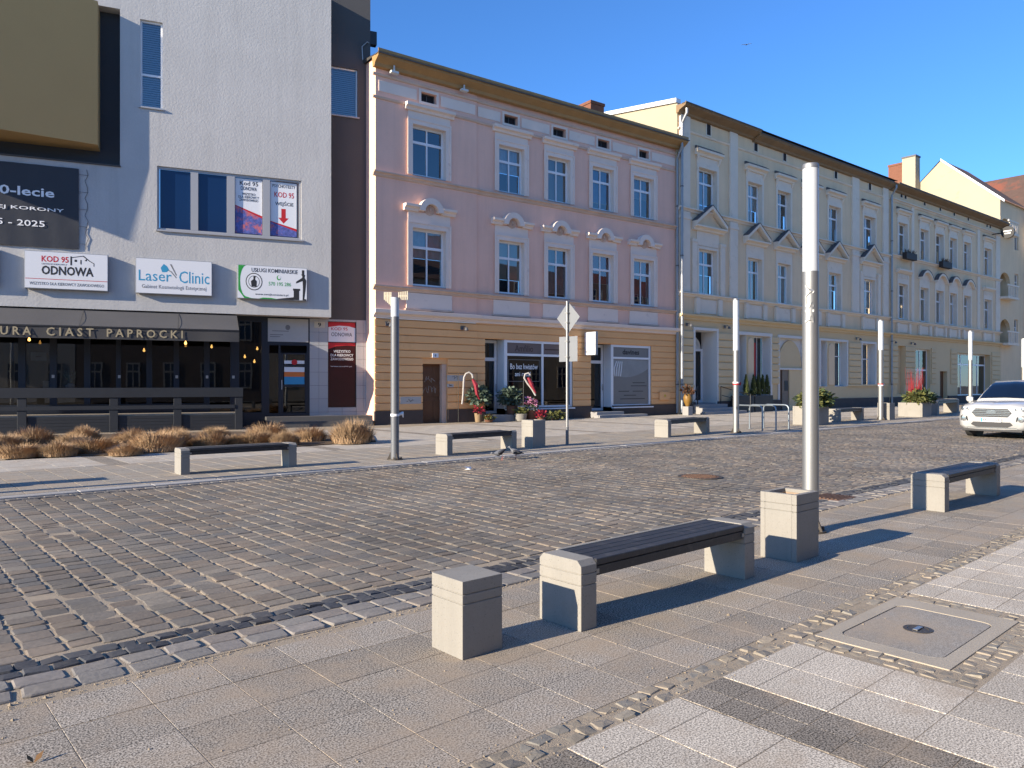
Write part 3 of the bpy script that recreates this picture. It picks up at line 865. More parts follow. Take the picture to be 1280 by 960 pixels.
# poster in the tiled wall
pt = thing(W, 'shop_poster', (pw[0]+pw[1])/2, 0, pw[2], 'tall red and black drivers poster set in the grey tiled wall', 'poster')
h = pw[3]-pw[2]; w = pw[1]-pw[0]
M['maroon'] = pm('dark maroon print', (.045, .012, .012), .25, .2, 2, 0)
fb(MB().box(pw[0]+.01, pw[1]-.01, .05, .07, pw[2]+.01, pw[3]-.01), 'panel', M['maroon'], pt)
def pz(k): return pw[2]+h*k
fb(MB().quad((pw[0]+.02, .049, pz(.93)), (pw[1]-.02, .049, pz(.93)), (pw[1]-.02, .049, pz(.995)), (pw[0]+.02, .049, pz(.995))), 'red_band', M['red_ink'], pt)
fb(MB().poly([(pw[0]+.02, .048, pz(.765)), (pw[1]-.02, .048, pz(.765)), (pw[1]-.02, .048, pz(.93)), (pw[0]+w*.75, .048, pz(.95)), (pw[0]+w*.4, .048, pz(.955)), (pw[0]+.02, .048, pz(.935))]), 'white_band', M['paper'], pt)
fb(MB().poly([(pw[0]+.02, .049, pz(.68)), (pw[0]+w*.3, .049, pz(.715)), (pw[0]+w*.7, .049, pz(.725)), (pw[1]-.02, .049, pz(.72)), (pw[1]-.02, .049, pz(.755)), (pw[0]+.02, .049, pz(.755))]), 'red_arc', M['red_ink'], pt)
for s, p, q, r_, v, mt in (('KOD 95', .12, .7, .90, .935, 'red_ink'), ('ODNOWA', .12, .86, .83, .875, 'black_ink'), ('WSZYSTKO', .2, .8, .64, .67, 'white_ink'), ('DLA KIEROWCY', .1, .9, .595, .625, 'white_ink'), ('ZAWODOWEGO', .1, .9, .55, .58, 'white_ink'), ('www.kod95.pl', .1, .85, .47, .485, 'white_ink')):
    text(s, pw[0]+w*p, pw[0]+w*q, pz(r_), pz(v), .046, mt, pt, .004, loc=OFF[pt.name])

# cafe front
CL = UL+.5
cz0, cz1 = .62, ZB-.05
posts = [(22.6, 32), (62, 71), (105, 113), (145, 151), (183, 190), (217, 224), (255, 262), (288, 299), (327, 333)]
ps = [(W.u(a, 0), W.u(b, 0)) for a, b in posts]
ed = [W.u(-40, 0)] + [q for p in ps for q in p]
holes = [(CL+.1, ed[0]-.1, cz0+.25, cz1-.15)] if ed[0]-.1 > CL+.3 else []
for k in range(0, len(ed)-1, 2):
    holes.append((ed[k], ed[k+1], cz0+.25 if k < 14 else cz0-.1, cz1-.15))
cf = fb(wall_holes(MB(), CL, dr[0], 0, ZB, .0, holes, .1), 'cafe_front', M['cafe_frame'], wb, fix=False)
for hq in holes:
    MB().quad((hq[0], .05, hq[2]), (hq[1], .05, hq[2]), (hq[1], .052, hq[3]), (hq[0], .052, hq[3])).build('pane', M['pane_dark'], cf, fix=False)
M['cafe_wall'] = pm('cafe back wall', (.05, .04, .035), .9, .5, 1.5)
MB().quad((CL, 2.6, 0), (dr[1], 2.6, 0), (dr[1], 2.6, ZB), (CL, 2.6, ZB)).quad((CL, .12, cz0), (dr[1], .12, cz0), (dr[1], 2.6, cz0), (CL, 2.6, cz0)).build('cafe_room', M['cafe_wall'], cf)
for k in (3, 7, 11, 13, 15): MB().box(ed[k]+.06, ed[k]+.14, -.012, -.002, 1.75, 1.85).build('lock_plate', M['alu'], cf)
M['bulb'] = plain('warm bulb', (1.0, .50, .12), .4, 0, 1.7)
for px, py, lab in ((36.5, 424.5, 'glowing bulb under the awning at its first word'), (180, 438, 'glowing bulb inside the cafe below the middle of the last awning word'), (232, 429, 'glowing bulb under the awning just past the last letter'), (264.5, 433.5, 'glowing bulb inside the cafe next to the awning end'), (306, 446, 'lone glowing bulb in the tall corner pane beside the awning'), (321.5, 436, 'highest glowing bulb in the tall corner pane by the door'), (318, 452, 'lowest glowing bulb in the tall corner pane by the door')):
    out = .9 if py < 432 else -.35
    u, z = W.uz(px, py, out)
    t = thing(W, 'pendant_lamp', u, -out, z, lab, 'lamp', 'glowing bulbs of the cafe')
    o = OFF[t.name]
    MB().lathe([(.01, -.05), (.035, -.03), (.04, 0), (.02, .05), (.015, .08)], 0, 0, 10).build('bulb', M['bulb'], t, smooth=2)
    MB().cyl(0, 0, .08, max(.25, (3.55 if out > 0 else ZB-.1)-z), .01, seg=6).build('cord', M['black_steel'], t)
# small things in the cafe window
for px, py, nm, lab in ((88, 482, 'flower_vase', 'white vase with a pale plant inside the cafe window'), (58.5, 481, 'paper_lantern', 'small cream box on the cafe window sill')):
    u, z = W.uz(px, py, -.3); t = thing(W, nm, u, .3, z-.12, lab, 'vase' if 'vase' in nm else 'box')
    if 'vase' in nm:
        MB().lathe([(.06, 0), (.13, .05), (.15, .13), (.06, .2)], seg=14).build('vase', M['paper'], t, smooth=True)
        mb = MB(); rr = random.Random(2)
        for i in range(30):
            a = rr.uniform(0, 6.28); l = rr.uniform(.15, .45); d = rr.uniform(.05, .25)
            mb.tube([(0, 0, .2), (d*math.cos(a)*.6, d*math.sin(a)*.4, .2+l*.6), (d*math.cos(a), d*math.sin(a)*.5, .2+l)], [.006, .012, .002], 4)
        mb.build('plant', pm('pale leaf', (.30, .36, .22), .7), t)
    else:
        MB().box(-.10, .10, -.08, .08, -.02, .22).build('box', plain('cream card', (.55, .52, .40), .7), t, bevel=.01)
        MB().box(-.105, .105, -.085, .085, .221, .25).build('lid', plain('cream lid', (.60, .57, .46), .7), t)
no = thing(W, 'paper_notice', W.u(48, -.05), .08, W.z(48, 450, -.05), 'small pale paper notice hanging inside the cafe window', 'notice')
MB().box(-.22, .22, -.004, .004, -.02, .25).build('sheet', plain('pale paper', (.45, .50, .47), .6), no)
MB().box(-.08, .08, -.006, -.0045, .10, .13).build('print', M['black_ink'], no)

# awning
OA = 1.75
au1, az1 = W.uz(298.8, 412.5, OA); azb = W.z(298.8, 427, OA)
au0 = UL+.8; atz = W.z(296, 393.5, O6+.02)-.03
M['canvas'] = pm('grey awning canvas', (.085, .083, .085), .85, .15, 1, .06, 50, .2, 30)
M['canvas_dk'] = pm('valance canvas', (.055, .054, .056), .85, .12, 1.5, .06, 50, .2, 30)
aw = thing(W, 'cafe_awning', au1, -O6, azb, 'dark grey canvas awning with tan capital letters over the cafe front', 'awning')
nb = 14; mb = MB()
for i in range(nb+1):
    u = au0+(au1-au0)*i/nb
    for j in range(6):
        k = j/5; sag = .05*math.sin(k*math.pi)*(.6+.4*math.sin(i*2.3))
        mb.v.append((u, -(O6-.02)-(OA-O6)*k, atz+(az1-atz)*k-sag))
for i in range(nb):
    for j in range(5): a = i*6+j; mb.f.append((a, a+6, a+7, a+1))
cv = fb(mb, 'canopy', M['canvas'], aw, smooth=True)
sm_ = MB()
for i in (3, 6, 9, 12):
    u = au0+(au1-au0)*i/nb
    sm_.quad((u, -(O6-.02), atz+.004), (u+.03, -(O6-.02), atz+.004), (u+.03, -OA, az1+.004), (u, -OA, az1+.004))
sm_.build('seam', M['canvas_dk'], cv)
mb = MB(); n = 60
for i in range(n+1):
    u = au0+(au1-au0)*i/n
    for j in range(3): mb.v.append((u, -OA-.02*(j/2)*math.sin(i*.9), az1-.012+(azb-az1)*j/2))
for i in range(n):
    for j in range(2): a = i*3+j; mb.f.append((a, a+3, a+4, a+1))
fb(mb, 'valance', M['canvas_dk'], aw, smooth=2)
fb(MB().box(au0, au1, -OA-.02, -OA+.05, az1-.05, az1-.004), 'front_bar', M['black_steel'], aw)
fb(MB().box(au0, au1, -O6+.03, -.02, atz-.14, atz+.02), 'cassette', M['black_steel'], aw)
mb = MB()
for u in (au1-.3, au1-4.2, au1-8.1): mb.tube([(u, -.5, atz-.08), (u-.5, -(OA*.6), (atz+az1)/2-.16), (u, -OA+.03, az1-.06)], .03, 6)
fb(mb, 'folding_arm', M['black_steel'], aw)
fb(MB().poly([(au1-.002, -(O6-.02), atz), (au1-.002, -OA, az1), (au1-.002, -OA, azb), (au1-.002, -OA+.02, azb)]), 'end_flap', M['canvas_dk'], aw)
M['gold'] = plain('tan lettering', (.36, .30, .19), .7)
for s, x0, x1, y0, y1 in (('URA', 0.5, 39, 410.5, 421), ('CIAST', 58, 117, 411.2, 422.3), ('PAPROCKI', 133.5, 228.5, 413, 424.5)):
    u0, u1 = W.u(x0, OA), W.u(x1, OA); xm = (x0+x1)/2
    zc = (az1+azb)/2-.005; hh = (az1-azb)*.33
    ss = ' '.join(s)
    text(ss, u0, u1, zc-hh, zc+hh, -OA-.024, 'gold', aw, .015, loc=OFF[aw.name])

# terrace with railing
OT = 1.55
tu1 = W.u(303, OT); tu0 = UL+.2
M['deck_paint'] = pm('blue black timber', (.018, .021, .027), .6, .2, 3, .1, 60, .2, 50)
M['deck_wood'] = pm('weathered deck board', (.30, .26, .21), .8, .2, 4, .1, 80, .2, 60, rand=.1)
tr = thing(W, 'cafe_terrace', tu1, -OT, 0, 'raised timber terrace with blue black railing in front of the cafe', 'terrace')
DZ = .56
for i in range(9):
    y0 = -OT+.08+i*.155
    fb(MB().box(tu0, tu1-.06, y0, y0+.148, DZ-.04, DZ), 'deck_board', M['deck_wood'], tr)
for k in range(5):
    fb(MB().box(tu0, tu1-.03, -OT+.03, -OT+.055, .01+.105*k, .01+.105*k+.098), 'apron_board', M['deck_paint'], tr)
fb(MB().box(tu0, tu1-.05, -OT+.06, -OT+.12, 0, DZ-.045), 'joist', M['deck_paint'], tr)
fb(MB().box(tu1-.05, tu1-.03, -OT+.06, 0, 0, DZ-.002), 'end_board', M['deck_paint'], tr)
zr1 = W.z(300, 484.5, OT); zr0 = W.z(300, 496, OT); zm1 = W.z(300, 505.5, OT); zm0 = W.z(300, 510, OT)
for px in (27.5, 142.3, 222, 298.5, -90):
    u = W.u(px, OT)
    fb(MB().box(u-.12, u+.12, -OT-.03, -OT+.026, 0, zr0-.003), 'post', M['deck_paint'], tr, bevel=.006)
fb(MB().box(tu0, tu1+.02, -OT-.06, -OT+.05, zr0, zr1), 'top_rail', M['deck_paint'], tr, bevel=.006)
fb(MB().box(tu0, tu1-.25, -OT-.055, -OT-.032, zm0, zm1), 'middle_rail', M['deck_paint'], tr)

# floodlight with cable on the roof corner
fl_ = thing(W, 'roof_floodlight', 0, .1, W.z(463, 62), 'small dark floodlight with a looped cable at the corner of the grey wall', 'floodlight')
u, z = W.uz(466, 50, -.1)
fb(MB().box(u-.14, u+.14, .0, .25, z-.22, z+.30), 'housing', M['black_steel'], fl_, bevel=.02)
fb(MB().tube([(0, .1, z-.25), (u, .1, z-.22)], .03, 6), 'bracket', M['black_steel'], fl_)
fb(MB().tube([(u, .12, z-.2), (u-.25, -.05, z-.18), (u-.45, -.05, z-.4), (u-.42, -.04, z-.9)], .018, 6), 'cable', M['alu'], fl_)
# ------------------------------------------------------------------ pink tenement
K = Facade(468.6, 531.6, 1920)
M['pink'] = pm('pink plaster', (.86, .53, .40), .9, .08, .7, .05, 30, .25, 25, .01, streak=.08)
M['pink_trim'] = pm('pale pink trim', (.80, .66, .56), .85, .10, 1.2, .05, 40, .15, 40, dirt=(.55, .43, .38), dirt_s=3, dirt_lo=.6, dirt_hi=.85)
M['pink_ledge'] = pm('stained ledge', (.60, .44, .34), .85, .25, 2, .1, 40, .2, 40)
M['orange'] = plain('orange print', (.62, .16, .03), .5)
M['terra'] = pm('terracotta plaster', (.82, .455, .20), .9, .10, .9, .06, 30, .25, 25, rand=.06, dirt=(.68, .36, .15), dirt_s=1.2, dirt_lo=.6, dirt_hi=.8)
M['plinth'] = pm('brown plinth', (.085, .065, .055), .9, .2, 2, .1, 40, .3, 30)
M['eave_wood'] = pm('varnished eave boards', (.36, .21, .08), .6, .2, 2, .15, 30, .1, 30)
M['brick'] = pm('chimney brick', (.20, .085, .05), .9, .3, 6, .2, 30, .4, 20)
M['roof_felt'] = pm('dark roofing felt', (.06, .055, .05), .9)
M['door_wood'] = pm('worn brown door', (.12, .055, .025), .6, .35, 3, .2, 30, .2, 30)
M['patch'] = pm('grey repair patch', (.45, .43, .40), .9, .15, 4)
M['stone_step'] = pm('concrete step', (.30, .29, .28), .9, .1, 3, .1, 60)
pk = thing(K, 'pink_tenement', 0, 0, 0, 'pink three storey tenement with terracotta ground floor and wooden eaves', 'building')
KU = K.u(846)
zp = K.z(468.6, 513.7); zc0 = K.z(470.8, 397); zc1 = K.z(470.8, 386.1); zs1 = K.z(471.2, 356); zs2 = K.z(471.2, 214)
ze0 = K.z(470.6, 86); ze1 = K.z(474.3, 65, .5)
ub1 = K.u(595)
xs = [(514.5, 556), (623.2, 654.8), (684.4, 712.3), (740.2, 766.4), (791.7, 816.6)]
wu = [(K.u(a), K.u(b)) for a, b in xs]
f2 = (K.z(514.8, 218.2), K.z(514.8, 155.3)); f1 = (K.z(514.5, 356.5), K.z(514.5, 284.5))
vz = (K.z(525.3, 127), K.z(525.3, 115))
vx = [(525.3, 544.3), (630, 647), (691, 707), (747, 761.5), (798.6, 810.7)]
vu = [(K.u(a), K.u(b)) for a, b in vx]
YB = -.06                                            # the left bay stands forward a little
H_ = [(a, b, f2[0], f2[1], .0) for a, b in wu] + [(a, b, f1[0], f1[1], .0) for a, b in wu] + [(a, b, vz[0], vz[1], .3) for a, b in vu]
m = wall_holes(MB(), 0, ub1, zc0, ze1, YB, [h for h in H_ if h[1] < ub1])
wall_holes(m, ub1, KU, zc0, ze1, 0, [h for h in H_ if h[0] > ub1])
m.quad((ub1, YB, zc0), (ub1, 0, zc0), (ub1, 0, ze1), (ub1, YB, ze1))
m.quad((0, YB, 0), (0, YB, ze1), (0, 11, ze1), (0, 11, 0)).quad((KU, 0, 0), (KU, 11, 0), (KU, 11, ze1), (KU, 0, ze1))
fb(m, 'wall', M['pink'], pk, fix=False)
inner2 = ['interior', 'curtain', 'weave', 'curtain_blue', 'curtain_dk']; inner1 = ['curtain', 'blind_beige', 'curtain_dk', 'curtain_red', 'curtain_red']
for k, (a, b) in enumerate(wu):
    y0 = YB if b < ub1 else 0
    for fl, (z0, z1) in ((2, f2), (1, f1)):
        w = window(pk, a, b, z0, z1, y=y0+.19, muls=(.5,), trans=(.68,), b=.085, inner=(inner2 if fl == 2 else inner1)[k], shade=(1.0, .55, 1.0, .8, .5)[k] if fl == 2 else (.5, .72, .9, .6, .8)[k])
        t = .20
        s = MB().box(a-t, a-.002, y0-.05, y0-.001, z0-.02, z1+t).box(b+.002, b+t, y0-.05, y0-.001, z0-.02, z1+t).box(a-.002, b+.002, y0-.05, y0-.001, z1+.002, z1+t)
        s.box(a-t-.03, a-t+.03, y0-.075, y0-.051, z0-.02, z1+t+.03).box(b+t-.03, b+t+.03, y0-.075, y0-.051, z0-.02, z1+t+.03).box(a-t+.03, b+t-.03, y0-.075, y0-.051, z1+t-.03, z1+t+.03)
        for A_, B_ in (((a, z0), (a, z1)), ((b, z1), (b, z0)), ((a, z1), (b, z1)), ((b, z0), (a, z0))):
            s.quad((A_[0], y0-.001, A_[1]), (B_[0], y0-.001, B_[1]), (B_[0], y0+.24, B_[1]), (A_[0], y0+.24, A_[1]))
        s.build('surround', M['pink_trim'], w, fix=False)
        MB().box(a+.005, b-.005, y0-.03, y0+.18, z0-.035, z0-.003).build('sill', M['zinc'], w)
        hu0, hu1 = a-.34, b+.34
        if fl == 2:
            hz = z1+t+.30
            MB().box(a-t, b+t, y0-.03, y0-.001, z1+t+.034, hz-.002).build('frieze_panel', M['pink_trim'], w)
            hd = MB().prism([(y0-.001, hz), (y0-.10, hz), (y0-.13, hz+.10), (y0-.24, hz+.14), (y0-.25, hz+.25), (y0-.001, hz+.27)], hu0, hu1, 'x').build('hood', M['pink_trim'], w)
            MB().quad((hu0, y0-.255, hz+.252), (hu1, y0-.255, hz+.252), (hu1, y0-.001, hz+.275), (hu0, y0-.001, hz+.275)).build('flashing', M['lead'], hd) if 0 else None
        else:
            hz = z1+t+.42; c = (a+b)/2; Ro, Ri = .54, .30
            MB().box(a-t, b+t, y0-.03, y0-.001, z1+t+.034, hz-.002).build('frieze_panel', M['pink_trim'], w)
            pr = [(y0-.001, hz), (y0-.12, hz), (y0-.14, hz+.10), (y0-.25, hz+.15), (y0-.26, hz+.24), (y0-.001, hz+.25)]
            hd = MB().prism(pr, hu0-.06, c-Ro+.02, 'x').prism(pr, c+Ro-.02, hu1+.06, 'x').build('hood', M['pink_trim'], w)
            n = 14; m2 = MB(); o_ = []; i_ = []
            for q in range(n+1):
                an = math.pi*q/n
                o_.append((c+Ro*math.cos(an), hz+.04+Ro*math.sin(an)*.98)); i_.append((c+Ri*math.cos(an), hz+.04+Ri*math.sin(an)*.98))
            for q in range(n):
                P4 = [o_[q], o_[q+1], i_[q+1], i_[q]]
                m2.prism(P4, y0-.25, y0-.001, 'y')
            m2.build('arch_moulding', M['pink_trim'], w)
            m3 = MB()
            for r_, d_ in ((.24, .05), (.17, .08), (.06, .12)):
                m3.prism([(c+r_*math.cos(R(q)), hz+.16+r_*math.sin(R(q))) for q in range(0, 360, 30)], y0-d_, y0-.001 if r_ > .2 else y0-d_+.035, 'y')
            for q in range(8):
                an = R(q*45); m3.box(c+.11*math.cos(an)-.02, c+.11*math.cos(an)+.02, y0-.105, y0-.08, hz+.16+.11*math.sin(an)-.02, hz+.16+.11*math.sin(an)+.02)
            m3.build('rosette', M['pink_ledge'], w)
    v = vu[k]
    vw = fb(bars(MB(), v[0], v[1], vz[0], vz[1], y0+.16, y0+.2, .035, (.5,)), 'vent_window', M['lead'], pk)
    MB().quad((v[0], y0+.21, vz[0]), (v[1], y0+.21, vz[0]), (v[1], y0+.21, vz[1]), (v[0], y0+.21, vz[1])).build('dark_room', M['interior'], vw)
    s = MB(); t = .10
    s.box(v[0]-t, v[0]-.002, y0-.03, y0-.001, vz[0]-t, vz[1]+t).box(v[1]+.002, v[1]+t, y0-.03, y0-.001, vz[0]-t, vz[1]+t).box(v[0]-.002, v[1]+.002, y0-.03, y0-.001, vz[1]+.002, vz[1]+t).box(v[0]-.002, v[1]+.002, y0-.03, y0-.001, vz[0]-t, vz[0]-.002)
    s.build('surround', M['pink_trim'], vw)
    # apron panel below the first floor window
    fb(MB().box(a-.28, b+.28, y0-.045, y0-.001, zc1+.10, zs1-.20), 'apron_panel', M['pink_trim'], pk, bevel=.01)
    fb(MB().box(a-.34, b+.34, y0-.09, y0-.001, zc1+.03, zc1+.095), 'apron_foot', M['pink_ledge'], pk)
# frieze: panels between the attic vents
ends = [.12] + [q for v in vu for q in (v[0]-.2, v[1]+.2)] + [KU-.12]
for k in range(0, len(ends), 2):
    a, b = ends[k], ends[k+1]
    segs = [(a, b)] if not (a < ub1 < b) else [(a, ub1-.08), (ub1+.08, b)]
    for a, b in segs:
        y0 = YB if b < ub1 else 0
        fb(MB().box(a, b, y0-.025, y0-.001, vz[0]-.02, vz[1]+.02), 'frieze_panel', M['pink_trim'], pk, bevel=.008)
for (a, b, y0) in ((0, ub1, YB), (ub1, KU, 0)):
    for nm, z0, pr in (('frieze_moulding', vz[0]-.32, [(0, 0), (-.05, .02), (-.07, .10), (0, .11)]), ('frieze_moulding', vz[1]+.16, [(0, 0), (-.05, .02), (-.07, .10), (0, .11)]),
                       ('sill_course', zs2-.14, [(0, -.06), (-.05, -.04), (-.08, .04), (-.16, .08), (-.16, .13), (0, .15)]), ('sill_course', zs1-.14, [(0, -.06), (-.05, -.04), (-.08, .04), (-.16, .08), (-.16, .13), (0, .15)]),
                       ('cornice', zc0, [(0, 0), (-.08, .02), (-.10, .10), (-.24, .18), (-.26, zc1-zc0-.02), (0, zc1-zc0+.02)])):
        e0 = -.02 if a == 0 else 0
        fb(MB().prism([(y0+p-(.001 if p == 0 else 0), z0+q) for p, q in pr], a+e0-.1*(a == 0), b+(.05 if a == 0 else 0), 'x'), nm, M['pink_ledge' if nm != 'cornice' else 'pink_trim'], pk)
# eaves and roof
ov = .55
ev = fb(MB().prism([(YB-.001, ze0), (YB-.16, ze0+.02), (YB-.20, ze0+.14), (-ov+.02, ze0+.30), (-ov, ze1-.05), (0, ze1-.02)], -.12, KU+.25, 'x'), 'eaves', M['eave_wood'], pk)
mb = MB()
for z in (.34, .46): mb.box(-.125, KU+.255, -ov-.006, -ov+.03, ze0+z, ze0+z+.105)
mb.build('fascia_board', M['eave_wood'], ev)
MB().box(-.15, KU+.28, -ov-.07, -ov+.25, ze1-.045, ze1-.015).build('gutter_edge', M['lead'], ev)
rf = fb(MB().poly([(-.1, -ov, ze1), (KU+.2, -ov, ze1), (KU+.2, 11, ze1+1.3), (-.1, 11, ze1+1.3)]).poly([(-.1, -ov, ze1-.01), (-.1, 11, ze1+1.3), (-.1, 11, ze1-.01)]), 'roof', M['roof_felt'], pk)
for x0, x1, yt in ((509, 541, 70), (650, 673, 109)):
    u0, u1 = K.u(x0, -1), K.u(x1, -1)
    MB().box(u0, u1, .8, 1.6, ze1+.1, ze1+.40).build('roof_hatch', M['lead'], rf)
cu, cz = K.uz(738.5, 125, -2.5); cu2 = K.u(755, -2.5)
ch = MB().box(cu, cu2, 2.5, 3.4, ze1, cz-.14).build('chimney', M['brick'], rf)
for z in range(int((cz-.14-ze1)/.09)):
    pass
MB().box(cu-.04, cu2+.04, 2.46, 3.44, cz-.14, cz).build('cap', M['brick'], rf)
# bats' nest lamps under the eaves and on the ground floor
M['lampwhite'] = plain('white lamp body', (.6, .6, .58), .5)
for px, py, lab in ((493.5, 90, 'white floodlight under the wooden eaves above the left window'), (581, 112.5, 'white floodlight under the wooden eaves beside the pilaster edge')):
    u, z = K.uz(px, py, .35); t = thing(K, 'eaves_floodlight', u, -.3, z, lab, 'floodlight')
    MB().box(-.16, .16, -.09, .09, -.05, .04).build('housing', M['lampwhite'], t, bevel=.015); MB().box(-.03, .03, -.02, .02, .04, .26).build('bracket', M['lampwhite'], t)
# ground floor
s1 = (K.u(605.7), K.u(715.5), .0, K.z(605.7, 423.5)); s2 = (K.u(738), K.u(813.6), .0, K.z(738, 429.5))
dz1 = K.z(527, 454.6); dd_ = (K.u(527.3), K.u(558.5), .0, dz1)
op = [(*dd_, .28), (*s1, .0), (*s2, .0)]
m = wall_holes(MB(), 0, KU, 0, zc0, 0, op)
fb(m, 'ground_wall', M['terra'], pk, fix=False)
rows = 12; rh = (zc0-.04-zp)/rows
spans = [(-.03, dd_[0]-.0), (dd_[1], s1[0]), (s1[1], s2[0]), (s2[1], KU-.02)]
def row_spans(z0, z1):
    cuts = sorted([o for o in (dd_, s1, s2) if z0 < o[3]-.02], key=lambda o: o[0])
    r_ = []; a = -.03
    for o in cuts: r_.append((a, o[0])); a = o[1]
    r_.append((a, KU-.02)); return r_
for i in range(rows):
    z0 = zp+i*rh; z1 = z0+rh
    for a, b in row_spans(z0, z1):
        # long courses are broken at the edge of the left bay
        for p, q in ([(a, min(b, ub1)), (max(a, ub1), b)]):
            if q-p < .05: continue
            y0 = -.075 if q <= ub1+.01 else -.04
            fb(MB().prism([(-.001, z0+.012), (y0+.015, z0+.012), (y0, z0+.03), (y0, z1-.03), (y0+.015, z1-.012), (-.001, z1-.012)], p, q, 'x'), 'rustic_course', M['terra'], pk)
for a, b in ((-.05, dd_[0]), (dd_[1], s1[0]+.0), (s1[0]+(K.u(631.7)-s1[0]), s2[0]), (K.u(765), KU)):
    fb(MB().box(a, b, -.10, -.001 if a < 20 else -.001, 0, zp-.005), 'plinth', M['plinth'], pk, bevel=.01)
# house door
hd = fb(MB().box(dd_[0], dd_[1], .2, .26, 0, dz1), 'door', M['door_wood'], pk)
w_ = dd_[1]-dd_[0]
for a, b in ((.06, .46), (.54, .94)):
    for c, d in ((.12, .9), (1.05, 1.55), (1.7, dz1-.12)):
        MB().box(dd_[0]+w_*a, dd_[0]+w_*b, .185, .199, c, d).build('panel', M['door_wood'], hd, bevel=.01)
MB().tube([(dd_[0]+w_*.9, .13, 1.02), (dd_[0]+w_*.9, .13, 1.18)], .015, 6).build('handle', M['alu'], hd)
fb(MB().box(dd_[1]-.22, dd_[1]-.01, .02, .199, 0, dz1-.01), 'door_jamb', M['pink_ledge'], pk)
rr = random.Random(4)
def squiggle(mb, u, z, w, h, y, r=.008, n=14):
    mb.tube([(u+w*(i/n)+rr.uniform(-.04, .04), y, z+h*rr.random()) for i in range(n)], r, 4)
mb = MB(); squiggle(mb, dd_[0]+.12, 1.15, .65, .35, .182); squiggle(mb, dd_[0]+.2, 1.6, .5, .3, .182)
mb.build('graffiti', M['patch'], hd)
for (x0, x1, yy0, yy1) in ((500.5, 526.5, 496, 504.5), (559.5, 581, 469, 476.5), (559.5, 567, 480, 484)):
    r_ = rect(K, x0, yy0, x1, yy1, .08)
    p_ = fb(MB().box(r_[0], r_[1], -.079, -.03, r_[2], r_[3]), 'repair_patch', M['patch'], pk)
    mb = MB(); squiggle(mb, r_[0]+.3*(r_[1]-r_[0]), r_[2]+.05, (r_[1]-r_[0])*.4, (r_[3]-r_[2])*.7, -.081, .008, 9); mb.build('graffiti', M['black_ink'], p_)
nb_ = thing(K, 'house_number_plate', K.u(543.5, .05), -.08, K.z(543, 447, .05), 'small white number plate above the brown house door', 'number plate')
MB().box(-.14, .14, -.03, -.0, 0, .17).build('plate', M['paper'], nb_, bevel=.005)
text('8', -.03, .03, .04, .13, -.031, 'black_ink', nb_, .01)
def wall_lamp(F, px, py, lab, out=.1):
    u, z = F.uz(px, py, out); t = thing(F, 'wall_lamp', u, -.08, z, lab, 'lamp')
    MB().box(-.07, .07, -.02, .02, -.06, .10).build('base', M['lead'], t); MB().tube([(0, -.02, .05), (0, -.16, .08), (.05, -.24, .0)], .016, 6).build('arm', M['lead'], t)
    MB().lathe([(.02, .04), (.06, .0), (.09, -.09), (.085, -.10)], .05, -.24, 10).build('shade', M['lead'], t); return t
wall_lamp(K, 578, 410.5, 'small dark wall lamp on the terracotta courses above the house door')
wall_lamp(K, 484, 405.5, 'rusty bell lamp on the terracotta courses at the corner')
